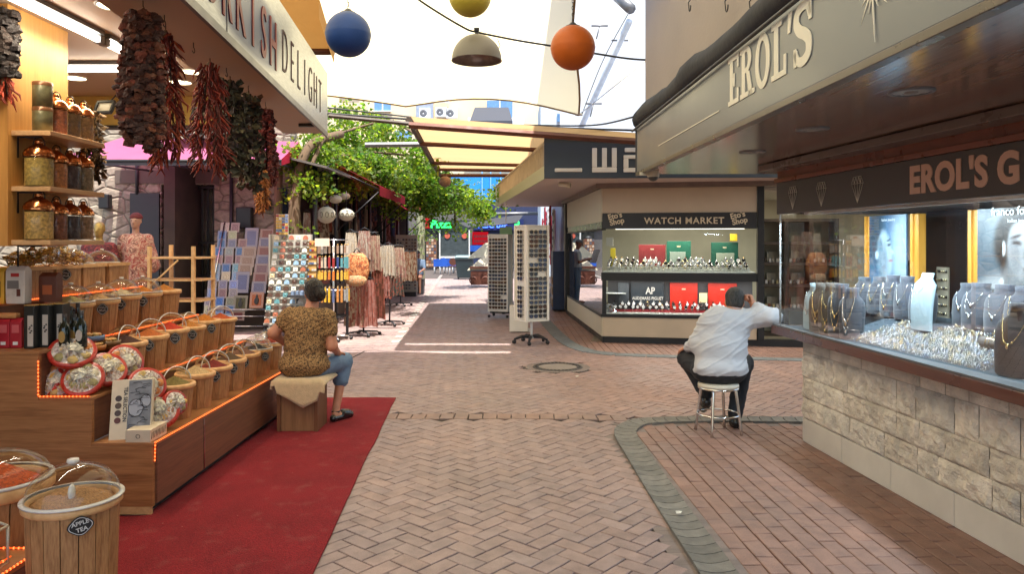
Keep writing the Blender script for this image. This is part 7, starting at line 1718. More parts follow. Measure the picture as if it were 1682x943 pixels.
o = thing('green_board', 'pale green board on a thin pole above the white sunglasses box', 'board', P(831,382,17.2)); q = MB(); q.box((0,0,0),(.29,.03,.27)); q.build('board', pm('pale_green', S(110,150,116), .5), o, local=True); q = MB(); q.tube([(0,.03,-.55),(0,.03,.75)], .01, 5); q.build('pole', m_steel, o, local=True)
# seated passer-by far down the alley is built with the people
# shopfront row beyond the watch shop: hung banners and blue wares
fl = thing('banner_shop', 'shop beyond the watch corner hung with red and white printed banners', 'shop', (1.0,19,0))
q = MB(); q.box2((1.35,17.6,0),(6,26,2.9)); q.build('wall', pm('banner_wall', S(120,130,150), .7, var=.3, scale=2), fl)
rr = random.Random(9)
for k in range(9):
    y = 17.8+k*.8; h = rr.uniform(.7,1.5); zt = rr.uniform(2.3,2.75); c = rr.choice([S(176,30,60),S(206,206,212),S(120,140,180),S(196,60,80),S(210,214,220)])
    q = MB(); q.box2((1.0+.06*(k%2),y,zt-h),(1.03+.06*(k%2),y+.62,zt)); o = thing('hanging_banner', f'printed banner hung beyond the watch shop, {ORD[k]} from the shop corner', 'banner', (1.0,y,zt-h), 'banners beyond the watch shop'); q.build('cloth', pm('banner_%d' % k, c, .7, var=.6, scale=5), o)
    q = MB()
    for j in range(5): q.box((.99+.06*(k%2),y+.31+rr.uniform(-.15,.15),zt-h*(j+.6)/5.5),(.012,.3,.07),None,rr.choice([S(200,30,60),S(230,230,230),S(40,50,80)]))
    q.build('print', m_attr, o)
o = thing('blue_cabinet', 'dark blue goods cabinet standing beyond the watch shop post', 'cabinet', (1.2,17.9,0)); q = MB(); q.box2((.98,17.7,.05),(1.3,18.6,1.45)); q.build('body', pm('cab_blue', S(34,54,92), .4), o); q = MB()
for z in (.12,.4,.65): q.box2((.965,17.75,z),(.985,18.55,z+.18),S(150,120,90))
q.build('drawers', m_attr, o)
# ---------------------------------------------------------------- background buildings
m_cream2 = pm('sunlit_cream', S(226,206,170), .9, var=.08, scale=.6); m_whitew = pm('white_render', S(232,236,238), .9, var=.05, scale=.6); m_winb = pm('window_blue', S(96,140,186), .2, spec=.8)
bg = thing('apartment_building', 'cream apartment building with balconies and air conditioners behind the vines', 'building', (-3,58,0))
D2 = 58.0
q = MB(); q.box2((-34,D2,0),(4.5,D2+8,16)); q.build('wall', m_cream2, bg)
for i, (u0, u1, v0, v1) in enumerate(((615,642,160,182),(560,590,110,150),(800,842,165,200),(650,676,215,228))):
    q = MB(); rect(q,u0,u1,v0,v1,D2-.02,.06); w_ = q.build('window', m_winb, bg); q = MB(); rect(q,(u0+u1)/2-1,(u0+u1)/2+1,v0,v1,D2-.08,.05); rect(q,u0-2,u1+2,v1,v1+1.5,D2-.06,.2); q.build('frame', m_white, w_)
q = MB(); rect(q,684,712,168,198,D2-.3,.3); q.build('louvre_panel', pm('grey_louvre', S(150,160,176), .5), bg)
q = MB(); rect(q,770,860,196,214,D2-.5,.9); q.build('balcony_parapet', m_whitew, bg)
q = MB(); A = [P(780,176,D2-.1),P(835,176,D2-.1),P(842,198,D2-2.2),P(772,198,D2-2.2)]; q.quad(*A); q.quad(A[3],A[2],A[2]-Vector((0,0,.35)),A[3]-Vector((0,0,.35))); q.build('balcony_awning', pm('charcoal_cloth', (.05,.055,.07), .8), bg)
for i, (u, v) in enumerate(((698,186),(725,184),(742,186),(729,160),(905,180))):
    p = Vector((fx_(u,D2-.5),D2-.5,fz_(v,D2-.5))); o = thing('air_conditioner', f'white air conditioner unit on the cream building, {ORD[i]} along', 'air conditioner', p, 'air conditioners on the cream building'); q = MB(); q.box((0,0,0),(.85,.35,.75)); q.build('casing', m_whitew, o, local=True)
    q = MB(); M = Matrix.Translation((-.1,-.18,0)) @ RX(R(90)); q.lathe([(.05,0),(.06,.01),(.27,.01),(.29,0)], n=18, M=M)
    q.build('fan_grille', m_trim, o, local=True)
bb2 = thing('blue_building', 'bright blue building front far behind the vines and bar', 'building', (0,62,0)); q = MB(); q.box2((-4.5,53,0),(6,54.5,6.6)); q.build('wall', pm('bright_blue', S(30,140,235), .7), bb2); q = MB()
for u in (792,806,822): rect(q,u-1,u+1,280,330,52.95,.08)
q.build('pilaster', pm('blue_pale', S(120,180,230), .6), bb2)
wb2 = thing('white_building', 'tall white building with a drainpipe rising behind the watch shop canopy', 'building', (3,26,0))
q = MB(); q.prism([(1.75,27.0,0),(8.5,20.5,0),(12,30,0),(5,34,0)],(0,0,15)); q.build('wall', m_whitew, wb2)
q = MB(); q.tube([P(1034,34,21.5),P(965,185,24.5),P(945,232,25.5)], .10, 8); q.build('drainpipe', pm('pipe_white', S(206,214,222), .5), wb2)
q = MB(); q.tube([P(1010,-10,22.5),P(1036,14,21.3)], .16, 8); q.build('duct', m_trim, wb2)
for u, v in ((985,42),(1018,66),(975,170)): q = MB(); p = P(u,v,22.5); q.tube([p-Vector((.25,0,0)),p+Vector((.25,0,0))], .03, 5); q.tube([p,p-Vector((.1,0,.4))], .02, 5); q.build('wall_bracket', m_trim, wb2)
pb2 = thing('pink_building', 'pinkish upper building corner beside the orange globe lamp', 'building', (2,34,0)); q = MB(); q.box2((fx_(947,34),34,0),(fx_(970,34)+3,40,16)); q.build('wall', pm('pink_render', S(206,150,140), .9), pb2)
sk2 = thing('grey_building', 'pale grey building end with a small window between sail and canopy', 'building', (1,36,0)); q = MB(); q.box2((fx_(888,36),36,0),(fx_(960,36),40,fz_(184,36)+.6)); q.build('wall', pm('pale_grey_wall', S(200,214,222), .8), sk2); q = MB(); rect(q,915,926,187,200,35.97,.05); q.build('window', m_winb, sk2)
# ---------------------------------------------------------------- vines
m_leaf = cloth('vine_leaf', (1,1,1), .6, (2.1,2.0,.7), .5, 20, .2, 'attr'); m_bark = pm('vine_bark', S(104,84,64), .95, bump=1, bscale=30, stretch=(1,1,.2))
def leafcloud(blobs, n, size, cols, seed):
    rr = random.Random(seed); q = MB()
    tot = sum(b[3]*b[4] for b in blobs)
    for (u, v, d, ru, rv, rd) in blobs:
        c = P(u,v,d); sx, sz = ru/F*d, rv/F*d; k = int(n*1.9*ru*rv/tot/9)
        for _ in range(k):
            # a spray of nine leaves
            while True:
                a = Vector((rr.uniform(-1,1),rr.uniform(-1,1),rr.uniform(-1,1)))
                if a.length < 1: break
            pc = c+Vector((a.x*sx,a.y*rd,a.z*sz))
            if mnoise.noise(pc*1.6) < -.18: continue
            tone = .75+.5*rr.random(); dirv = Vector((rr.gauss(0,1),rr.gauss(0,1),-.9+rr.gauss(0,.5))).normalized(); base = rr.choice(cols)
            for j in range(9):
                p = pc+dirv*(j*.05*size/.08)+Vector((rr.gauss(0,.05),rr.gauss(0,.05),rr.gauss(0,.04))); L = size*rr.uniform(.6,1.25)
                e = Vector((rr.gauss(0,1),rr.gauss(0,1),rr.gauss(-.5,.6))).normalized(); s_ = e.cross(Vector((rr.gauss(0,1),rr.gauss(0,1),rr.gauss(0,1)))).normalized()*L*.42; nrm = e.cross(s_).normalized()*L*.12
                col = tuple(x*tone*rr.uniform(.8,1.2) for x in base)
                q.add([p,p+e*L*.45+s_+nrm,p+e*L,p+e*L*.45-s_+nrm], [(0,1,2),(0,2,3)], col)
    return q
GR = [(.16,.25,.035),(.11,.20,.03),(.22,.29,.05),(.09,.16,.03)]; GRD = [(.06,.12,.03),(.09,.16,.035),(.13,.19,.06)]
def vine(label, blobs, n, size, cols, seed, stems, loc):
    o = thing('climbing_vine', label, 'vine', loc, 'vines over the alley'); leafcloud(blobs, n, size, cols, seed).build('foliage', m_leaf, o)
    q = MB()
    for pts, r in stems: q.tube(smooth_path([Vector(p) for p in pts], 5), r, 6)
    q.build('trunk', m_bark, o); return o
vine('bright vine with a twisted trunk rising beside the end of the steel sign', [(520,240,14.2,30,24,.6),(486,345,13.3,12,36,.25),(545,205,17.5,30,34,.8),(565,185,18,34,22,.8),(505,290,13.6,30,16,.5),(470,250,13.4,14,22,.4)], 2300, .085, GR, 1,
  [([P(487,560,13.3),P(488,470,13.3),P(484,380,13.3),P(489,300,13.4),P(500,255,13.5),P(520,232,13.8),P(560,220,14.6)],.085),([P(478,420,13.35),P(480,330,13.3),P(512,270,13.6),P(530,228,13.9)],.045),([P(452,560,13.5),P(455,430,13.5),P(458,270,13.6)],.075)], (P(487,560,13.3).x,13.3,0))
vine('sunlit vine hanging in arcs over the stall roof towards the pergola', [(600,195,19,40,18,.9),(560,222,18,40,14,.8),(610,232,18.5,55,14,.9),(640,205,17,26,8,.5),(690,240,16,14,18,.4),(575,262,16.5,60,22,.9),(630,272,17,50,24,.9),(560,290,15.8,30,14,.5)], 5200, .105, GR+GRD[2:], 2,
  [([P(520,232,14.0),P(570,215,17),P(640,200,17.5),P(700,232,16)],.03),([P(540,262,15),P(600,250,17),P(680,256,17.5)],.03)], (-3.3,17,3.4))
vine('dense dark green vine drooping from the pergola corner in the alley middle', [(690,300,21,50,36,.9),(735,308,21.5,30,28,.8),(655,315,20,28,26,.7),(708,328,21.5,24,15,.6),(747,352,22,6,18,.3),(700,282,20,40,20,.8)], 5600, .11, GRD+GR[:2], 3,
  [([P(640,300,19),P(690,280,20),P(740,300,21),P(748,370,22)],.03)], (-2.6,21,3))
vine('light green vine clump reaching out right below the pergola end', [(775,325,27,28,16,.8),(795,340,27.5,10,18,.4),(760,318,26,26,14,.7)], 1700, .13, GR, 4, [([P(730,300,25),P(770,318,26.5),P(800,345,27.5)],.03)], (-1.4,27,3.4))
vine('small pale plant trailing over the railing of the shop canopy', [(828,312,20.5,10,14,.4),(838,300,19,8,10,.3)], 500, .10, GR, 5, [([P(830,330,20),P(832,300,20)],.015)], (-.3,20,2.8))
ps = thing('paper_plane_tree', 'pale trunk standing by the far end of the stalls', 'tree', G(686,455)) if False else None
o = thing('tree', 'pale trunked tree at the far end of the stalls under the vines', 'tree', G(689,470)); q = MB(); q.tube(smooth_path([G(689,470), P(689,420,28), P(691,360,28), P(685,320,28), P(680,290,28)],5), [.22-.005*k for k in range(21)], 9); q.build('trunk', pm('pale_bark', S(150,150,120), .95, bump=.8, bscale=12), o); leafcloud([(680,270,28,20,20,.8),(690,375,28,8,25,.3)], 600, .12, GRD, 8).build('crown', m_leaf, o)
o = thing('tree', 'leafy green tree seen through the gap behind the blue building', 'tree', (fx_(845,50),50,0)); q = MB(); q.tube([(fx_(850,50),50,0),(fx_(848,50),50,5)], [.25,.15], 8); q.build('trunk', m_bark, o); leafcloud([(842,305,50,16,26,1.2),(835,340,50,12,16,1)], 700, .3, GRD, 9).build('crown', m_leaf, o)
# ---------------------------------------------------------------- people (signed distance field, meshed as one surface)
def build_field(prims, h, k, pad=.06):
    lo = np.full(3, 1e9); hi = np.full(3, -1e9)
    for p in prims:
        r = max(p['r']) if p['t'] == 'c' else max(p['r'])
        for q_ in ([p['a'], p['b']] if p['t'] == 'c' else [p['c']]): lo = np.minimum(lo, np.array(q_)-r); hi = np.maximum(hi, np.array(q_)+r)
    lo -= pad; hi += pad; n = np.ceil((hi-lo)/h).astype(int)+1
    D = np.full(n, 1.0, dtype=np.float32)
    for p in prims:
        r = max(p['r']); m = k+.05
        pts = [np.array(p['a']), np.array(p['b'])] if p['t'] == 'c' else [np.array(p['c'])]
        l = np.min(pts, axis=0)-r-m; u = np.max(pts, axis=0)+r+m
        i0 = np.maximum(((l-lo)/h).astype(int), 0); i1 = np.minimum(((u-lo)/h).astype(int)+2, n)
        X, Y, Z = np.meshgrid(*[lo[d]+h*np.arange(i0[d], i1[d]) for d in range(3)], indexing='ij')
        if p['t'] == 'c':
            a, b = pts; ab = b-a; L2 = max(float(ab@ab), 1e-9)
            t = np.clip(((X-a[0])*ab[0]+(Y-a[1])*ab[1]+(Z-a[2])*ab[2])/L2, 0, 1); rad = p['r'][0]+(p['r'][1]-p['r'][0])*t
            d = np.sqrt((X-a[0]-ab[0]*t)**2+(Y-a[1]-ab[1]*t)**2+(Z-a[2]-ab[2]*t)**2)-rad
        else:
            c = pts[0]; M = np.array(p.get('M', np.eye(3))); V = np.stack([X-c[0],Y-c[1],Z-c[2]], -1) @ M; rr_ = np.array(p['r']); q_ = V/rr_; k0 = np.sqrt((q_**2).sum(-1)); k1 = np.sqrt(((q_/rr_)**2).sum(-1))+1e-9; d = k0*(k0-1)/k1
        S_ = D[i0[0]:i1[0], i0[1]:i1[1], i0[2]:i1[2]]; kk = p.get('k', k)
        hh = np.clip(.5+.5*(S_-d)/kk, 0, 1); S_[...] = (S_*(1-hh)+d*hh-kk*hh*(1-hh)).astype(np.float32)
    return D, lo
def surface_nets(D, lo, h):
    n = np.array(D.shape); I = D < 0
    c = np.zeros(n-1, dtype=np.int8)
    for dx in (0,1):
        for dy in (0,1):
            for dz in (0,1): c += I[dx:n[0]-1+dx, dy:n[1]-1+dy, dz:n[2]-1+dz]
    act = np.argwhere((c > 0) & (c < 8)); idx = -np.ones(n-1, dtype=np.int64); idx[tuple(act.T)] = np.arange(len(act))
    P_ = np.zeros((len(act), 3)); W_ = np.zeros(len(act))
    cor = [(a,b,cc) for a in (0,1) for b in (0,1) for cc in (0,1)]
    for i, a in enumerate(cor):
        for b in cor[i+1:]:
            if sum(abs(x-y) for x, y in zip(a,b)) != 1: continue
            da = D[tuple((act+a).T)]; db = D[tuple((act+b).T)]; m = (da < 0) != (db < 0); t = np.where(m, da/(da-db+1e-12), 0)
            P_ += np.where(m[:,None], np.array(a)+(np.array(b)-np.array(a))*t[:,None], 0); W_ += m
    V = lo+h*(act+P_/W_[:,None]); F_ = []
    for ax in range(3):
        o1, o2 = [(1,2),(2,0),(0,1)][ax]
        sl0 = [slice(1,n[d]-1) for d in range(3)]; sl0[ax] = slice(0,n[ax]-1); sl1 = list(sl0); sl1[ax] = slice(1,n[ax])
        A = I[tuple(sl0)]; B = I[tuple(sl1)]; e = np.argwhere(A != B); 
        if not len(e): continue
        base = e.copy(); 
        for d in range(3):
            if d != ax: base[:,d] += 1
        u = np.zeros(3,int); u[o1] = 1; v = np.zeros(3,int); v[o2] = 1
        q4 = [idx[tuple((base-u*a-v*b).T)] for a, b in ((1,1),(0,1),(0,0),(1,0))]
        flip = A[tuple(e.T)] == False
        qd = np.stack(q4, 1); qd[flip] = qd[flip][:, ::-1]; F_.append(qd)
    return V, np.concatenate(F_)
def sdf_obj(name, prims, h, k, mat, parent, disp=None, clip=None, extra=None):
    D, lo = build_field(prims, h, k)
    if clip is not None:
        g_ = [lo[d]+h*np.arange(D.shape[d]) for d in range(3)]; X, Y, Z = np.meshgrid(*g_, indexing='ij'); D = np.maximum(D, clip(X,Y,Z)).astype(np.float32)
    V, Fc = surface_nets(D, lo, h)
    if extra:
        for pr, hh, kk in extra:
            D2_, lo2 = build_field(pr, hh, kk); V2, F2 = surface_nets(D2_, lo2, hh); Fc = np.concatenate([Fc, F2+len(V)]); V = np.concatenate([V, V2])
    me = bpy.data.meshes.new(name); off = parent.location if parent is not None else Vector((0,0,0))
    if disp:
        nrm = np.zeros_like(V); a = V[Fc[:,1]]-V[Fc[:,0]]; b = V[Fc[:,3]]-V[Fc[:,0]]; fnn = np.cross(a, b)
        for j in range(4): np.add.at(nrm, Fc[:,j], fnn)
        nrm /= np.linalg.norm(nrm, axis=1)[:,None]+1e-9
        V = V+nrm*np.array([disp(Vector(v)) for v in V])[:,None]
    me.from_pydata([tuple(v-np.array(off)) for v in V], [], Fc.tolist()); me.polygons.foreach_set('use_smooth', [True]*len(me.polygons)); me.materials.append(mat); me.update()
    o = bpy.data.objects.new(name, me); COL.objects.link(o); o.parent = parent
    sm = o.modifiers.new('Smooth', 'SMOOTH'); sm.factor = .5; sm.iterations = 2
    return o
def cap(a, b, r1, r2, **k): return dict(t='c', a=tuple(a), b=tuple(b), r=(r1, r2), **k)
def el(c, r, M=None, **k): 
    d = dict(t='e', c=tuple(c), r=tuple(r), **k)
    if M is not None: d['M'] = np.array(M.to_3x3())
    return d
def skin(name, col):
    m = pm(name, col, .5, var=.12, scale=25, bump=.1, bscale=200); b = [n for n in m.node_tree.nodes if n.type == 'BSDF_PRINCIPLED'][0]; b.inputs['Subsurface Weight'].default_value = .08; b.inputs['Subsurface Radius'].default_value = (.02,.008,.005); return m
def lw(V, ang): return [Vector(v) for v in V]
def hand(wr, dirv, palm_n, curl, s=1.0, side=1):
    """palm with four fingers and a thumb; dirv along the palm, palm_n out of the palm face"""
    d = Vector(dirv).normalized(); n = Vector(palm_n); n = (n-d*n.dot(d)).normalized(); w = d.cross(n)*side; wr = Vector(wr); out = []
    kn = wr+d*.085*s; out += [cap(wr, wr+d*.03*s, .026*s, .028*s)]
    for i in range(4): out.append(cap(wr+d*.02*s+w*(-.018+.012*i)*s, kn+w*(-.030+.020*i)*s-d*.006*abs(i-1)*s, .017*s, .0135*s))
    for i in range(4):
        L = [.040,.046,.043,.034][i]*s; p = kn+w*(-.031+.0205*i)*s; a = curl[0]; dd = d
        for j, f in enumerate((1,.65,.5)):
            dd = (d*math.cos(a)+n*math.sin(a)).normalized(); p2 = p+dd*L*f; out.append(cap(p, p2, (.0092-.0008*j)*s, (.0085-.0009*j)*s, k=.004)); p = p2; a += curl[min(j+1,2)]
    t0 = wr+d*.025*s-w*.030*s; t1 = t0+(d*.55-w*.75+n*.3).normalized()*.040*s; t2 = t1+(d*.9-w*.15+n*.5).normalized()*.032*s
    out += [cap(t0,t1,.0135*s,.011*s,k=.006), cap(t1,t2,.0108*s,.0085*s,k=.004)]; return out
def head_prims(c, fwd, up, s=1.0, female=False):
    """head centred at c; fwd the face direction"""
    f = Vector(fwd).normalized(); u = Vector(up); u = (u-f*u.dot(f)).normalized(); r = f.cross(u); M = Matrix((r,f,u)).transposed(); c = Vector(c)
    A = lambda x,y,z: c+(r*x+f*y+u*z)*s
    return [el(A(0,-.012,.025),(.075*s,.094*s,.092*s),M), el(A(0,.022,-.035),(.060*s,.070*s,.078*s),M), el(A(0,.050,-.088),(.032*s,.032*s,.024*s),M,k=.03), cap(A(0,.088,.012),A(0,.106,-.028),.009*s,.013*s,k=.012), el(A(.028,.078,.018),(.020*s,.010*s,.010*s),M,k=.01), el(A(-.028,.078,.018),(.020*s,.010*s,.010*s),M,k=.01), cap(A(-.02,.086,-.058),A(.02,.086,-.058),.007*s,.007*s,k=.008),
      el(A(.076,-.012,-.015),(.010*s,.019*s,.032*s),M,k=.006), el(A(-.076,-.012,-.015),(.010*s,.019*s,.032*s),M,k=.006)], A, M
def face_parts(A, M, parent, s=1.0, col=(.03,.02,.015)):
    off = parent.location
    q = MB()
    for sx in (-1,1): q.ell(A(sx*.030,.083,.010)-off, (.011*s,.006*s,.006*s), 8, 6)
    q.build('eye', pm('eye_dark', col, .2), parent, local=True)
def folds(seed, amp, fr=(7,7,22)):
    o_ = Vector((seed*3.1, seed*1.7, seed))
    def f(v):
        # creases run slantwise across the body
        u = v.x*.85+v.z*.5; w_ = v.z*.85-v.x*.5; w = Vector((u*fr[0]*.55, v.y*fr[1]*.6, w_*fr[2]*1.5))+o_; a = mnoise.noise(w); c = mnoise.noise(Vector((u*fr[0]*.5, v.y*4, (v.z*.9+v.x*.4)*fr[2]*.9))+o_*2)
        return amp*(max(0, 1-abs(a)*5)*.8+max(0, c)*.9-.35)
    return f
m_skin1 = skin('skin_olive', S(196,136,108)); m_skin2 = skin('skin_tan', S(186,128,100))
m_hair = pm('dark_hair', (.022,.015,.012), .42, var=.7, scale=50, bump=1, bscale=60, bdist=.02, stretch=(2.2,2.2,.3)); m_hairg = pm('greying_hair', (.05,.047,.045), .55, var=.8, scale=60, bump=1, bscale=90, bdist=.015, stretch=(1.5,1.5,.5))
m_shirt = pm('pale_blue_shirt', S(190,191,198), .8, var=.08, scale=5, bump=.25, bscale=9, bdist=.02, stretch=(1,1,2.2)); m_trou = pm('navy_trousers', (.017,.018,.024), .85, var=.3, scale=10, bump=.2, bscale=120); m_shoe = pm('black_leather', (.012,.012,.012), .25, coat=.3)
# ---- man on the stool
o = thing('bar_stool', 'chrome legged round stool with a white seat under the seated man', 'stool', (1.79,6.42,.002))
q = MB(); q.lathe([(0,.435),(.16,.435),(.172,.428),(.175,.415),(.172,.40),(.155,.396),(0,.396)], n=36); q.build('seat', pm('cream_vinyl', S(206,196,180), .4), o, local=True)
q = MB(); q.lathe([(.166,.386),(.174,.386),(.174,.400),(.166,.400)], n=36); q.build('seat_band', m_chrome, o, local=True)
for k in range(4):
    a = R(45)+k*R(90)+.25; q = MB(); q.tube(smooth_path([Vector((.07*math.cos(a),.07*math.sin(a),.39)),Vector((.125*math.cos(a),.125*math.sin(a),.388)),Vector((.152*math.cos(a),.152*math.sin(a),.36)),Vector((.20*math.cos(a),.20*math.sin(a),0))],5), .0125, 10); q.build('leg', m_chrome, o, local=True)
q = MB(); q.tube([(.178*math.cos(a),.178*math.sin(a),.165) for a in [2*math.pi*k/32 for k in range(33)]], .008, 8); q.build('foot_ring', m_chrome, o, local=True)
mn = thing('person', 'heavy man in pale blue shirt on a stool, leaning his head on his fist', 'person', (1.80,6.5,.44))
hipL, hipR = Vector((1.70,6.46,.535)), Vector((1.91,6.46,.53)); kneeL, kneeR = Vector((1.615,6.83,.585)), Vector((2.13,6.80,.545)); ankL, ankR = Vector((1.745,6.66,.27)), Vector((1.985,6.58,.10))
pel, spn, chs, nek = Vector((1.81,6.44,.56)), Vector((1.83,6.47,.76)), Vector((1.88,6.50,.925)), Vector((1.95,6.545,1.03))
hd = Vector((1.985,6.60,1.13)); shL, shR = Vector((1.72,6.50,.945)), Vector((2.055,6.47,.985)); elL, elR = Vector((1.635,6.52,.77)), Vector((2.225,6.30,1.02)); wrL, wrR = Vector((1.60,6.76,.69)), Vector((2.125,6.52,1.10))
RM = lambda ax, an: Matrix.Rotation(an, 3, ax)
torso = [el(pel,(.215,.165,.13)), el(Vector((1.825,6.475,.68)),(.205,.165,.17)), el(spn,(.205,.16,.17)), el(chs,(.205,.15,.165),RM('Y',R(-12)).transposed()), cap(shL+Vector((.06,0,-.02)),shR-Vector((.06,0,.0)),.085,.085), cap(Vector((1.92,6.51,1.0)),nek,.075,.062)]
hdp, A, M = head_prims(hd, (.25,1,-.22), (.1,.2,1), 1.0)
body = torso+[cap(nek-Vector((0,0,.03)),hd-Vector((0,.01,.05)),.062,.058)]+hdp+[cap(shL,elL,.058,.046),cap(elL,wrL,.043,.029),cap(shR,elR,.058,.046),cap(elR,wrR,.043,.030),cap(hipL,kneeL,.09,.06),cap(kneeL,ankL,.056,.038),cap(hipR,kneeR,.09,.06),cap(kneeR,ankR,.056,.038),
 cap(ankL,ankL+Vector((.01,.16,-.07)),.036,.03),cap(ankR,ankR+Vector((.02,.17,-.055)),.036,.03)]
hR = hand(wrR, (-.18,.25,.9), (-.9,.1,-.2), (1.35,1.5,1.0), 1.0, 1); hL = hand(wrL, (-.1,.85,-.25), (.2,-.2,-1), (.3,.35,.3), 1.0, -1)
sdf_obj('body', body, .009, .035, m_skin1, mn, extra=[(hR,.004,.007),(hL,.004,.007)]); face_parts(A, M, mn)
hairp = [el(A(0,-.020,.034),(.083,.096,.092),M), el(A(0,-.055,-.02),(.076,.062,.075),M)]
hf = hd; fv = (M.col[1]); uv = M.col[2]
def hairclip(X,Y,Z):
    y = (X-hd.x)*fv.x+(Y-hd.y)*fv.y+(Z-hd.z)*fv.z; z = (X-hd.x)*uv.x+(Y-hd.y)*uv.y+(Z-hd.z)*uv.z
    return np.maximum(y-.055-.0*z, np.maximum(-(z+.062), (y-.02)-(z-.02)*1.2-.02))
sdf_obj('hair', hairp, .006, .02, m_hairg, mn, lambda v: .004*mnoise.noise(Vector((v.x*90,v.y*90,v.z*30)))+.002*mnoise.noise(v*170), hairclip)
I = lambda p, d: {**p, 'r': tuple(x+d for x in p['r'])}
shirt = [I(p,.016) for p in torso[:4]]+[cap(shL+Vector((.06,0,-.02)),shR-Vector((.06,0,0)),.10,.10), cap(shL,elL,.083,.07),cap(elL,elL.lerp(wrL,.88),.066,.047),cap(shR,elR,.085,.069),cap(elR,elR.lerp(wrR,.80),.066,.046), cap(Vector((1.915,6.505,.97)),nek+Vector((-.005,-.012,-.0)),.088,.074),
   el(Vector((1.81,6.39,.565)),(.222,.13,.075)), el(Vector((1.83,6.60,.70)),(.19,.16,.17))]
sdf_obj('shirt', shirt, .008, .05, m_shirt, mn, folds(3,.011,(7,6,12)), lambda X,Y,Z: np.maximum(.515-Z, np.where((X-1.95)**2+(Y-6.55)**2 < .0185, Z-1.055, -1.)))
q = MB(); q.lathe([(.077,-.018),(.083,-.02),(.081,.018),(.074,.016)], n=24, M=Matrix.Translation(nek+Vector((.004,.004,.012))) @ face_dir(.15,.35,1)); q.build('collar', m_shirt, mn)
trou = [I(torso[0],.018), cap(hipL,kneeL,.112,.083),cap(kneeL,ankL+Vector((0,0,.02)),.08,.062),cap(hipR,kneeR,.112,.084),cap(kneeR,ankR+Vector((0,0,.03)),.082,.066), el(Vector((1.81,6.46,.52)),(.225,.17,.085))]
sdf_obj('trousers', trou, .009, .04, m_trou, mn, folds(8,.006,(10,10,14)), lambda X,Y,Z: Z-.60-(Y-6.45)*.4)
for nm, an, d in (('shoe',ankL,Vector((.02,.19,-.10))),('shoe',ankR,Vector((.03,.20,-.06)))):
    dn = Vector((d.x,d.y,d.z)).normalized(); heel = an-Vector((0,.02,.045)) if an is ankR else an+Vector((0,-.02,-.05)); z0s = .032
    pr = [cap(heel, heel+dn*.05, .042, .042), cap(heel+dn*.05, heel+dn*.20+Vector((0,0,-.008)), .044, .036), cap(an+Vector((0,0,.01)), heel+dn*.05+Vector((0,0,.01)), .045, .042)]
    if an is ankR:
        for p_ in pr: p_['a'] = (p_['a'][0],p_['a'][1],max(p_['a'][2],.042)); p_['b'] = (p_['b'][0],p_['b'][1],max(p_['b'][2],.038))
    sdf_obj('shoe', pr, .006, .025, m_shoe, mn)
q = MB(); q.lathe([(.034,-.012),(.037,-.012),(.037,.012),(.034,.012)], n=18, M=Matrix.Translation(elL.lerp(wrL,.93)) @ (wrL-elL).to_track_quat('Z','Y').to_matrix().to_4x4()); q.build('watch', m_chrome, mn)
# ---- woman on the wooden box
o = thing('box_stool', 'plain brown wooden box stool on the red carpet under the seated woman', 'stool', (-1.86,6.57,.014))
m_box = wood('box_wood', S(122,88,60), S(152,112,78), (4,4,.4), 1.2, .5, .3, .03); m_boxd = wood('box_edge', S(96,62,42), S(120,82,56), (4,4,.4), 1.2, .45, .3, .03)
q = MB(); q.box2((-2.005,6.42,.016),(-1.715,6.72,.395)); q.build('box', m_box, o)
for x in (-2.02,-1.70):
    q = MB(); q.box2((x-.016,6.405,.014),(x+.016,6.735,.41)); q.build('side_board', m_boxd, o, bevel=.003)
q = MB(); q.box2((-2.036,6.40,.411),(-1.684,6.74,.43)); q.build('seat', m_box, o, bevel=.003)
m_towel = pm('beige_towel', S(196,172,136), .95, var=.12, scale=30, bump=.6, bscale=140, sheen=.3)
q = MB(); na, nb = 26, 20; vs = []
for i in range(na+1):
    for j in range(nb+1):
        s, t = i/na, j/nb; x = lerp(-2.10,-1.60,s); y = lerp(6.16,6.80,t); z = .455+.006*mnoise.noise((x*9,y*9,2))
        ox = max(0, -2.05-x, x+1.66); oy = max(0, 6.385-y); drop = ox*1.0+oy*(1.0 if .12 < s else .4)*(1-.9*abs(s-.62)*1.3)
        if x < -2.05: x = -2.058-.1*(ox)
        if x > -1.66: x = -1.655+ox*.7; drop *= .55
        if y < 6.385: y = 6.378-oy*.05
        vs.append((x, y, z-drop))
fs = [(i*(nb+1)+j,(i+1)*(nb+1)+j,(i+1)*(nb+1)+j+1,i*(nb+1)+j+1) for i in range(na) for j in range(nb)]
q.add(vs, fs, None, True); tw = q.build('towel', m_towel, None, loc=(-1.86,6.57,.45)); tag(tw, 'folded beige towel draped over the wooden box stool', 'towel'); sd = tw.modifiers.new('Solidify','SOLIDIFY'); sd.thickness = .022; sd.offset = 1
wm = thing('person', 'woman in a leopard print top and denim capris seated with her back turned', 'person', (-1.86,6.6,.47))
dz = .035
pel, hipL, hipR = Vector((-1.845,6.58,.575)), Vector((-1.955,6.60,.555)), Vector((-1.735,6.60,.555))
kneeL, kneeR, ankL, ankR = Vector((-2.0,7.02,.53)), Vector((-1.585,6.96,.535)), Vector((-1.97,7.0,.095)), Vector((-1.62,6.80,.105))
chs, nek, hd = Vector((-1.83,6.62,.93)), Vector((-1.80,6.63,1.075)), Vector((-1.785,6.655,1.20))
shL, shR = Vector((-1.995,6.62,.995)), Vector((-1.645,6.62,.985)); elL, elR = Vector((-2.125,6.58,.845)), Vector((-1.600,6.58,.73)); wrL, wrR = Vector((-2.03,6.78,.69)), Vector((-1.60,6.82,.63))
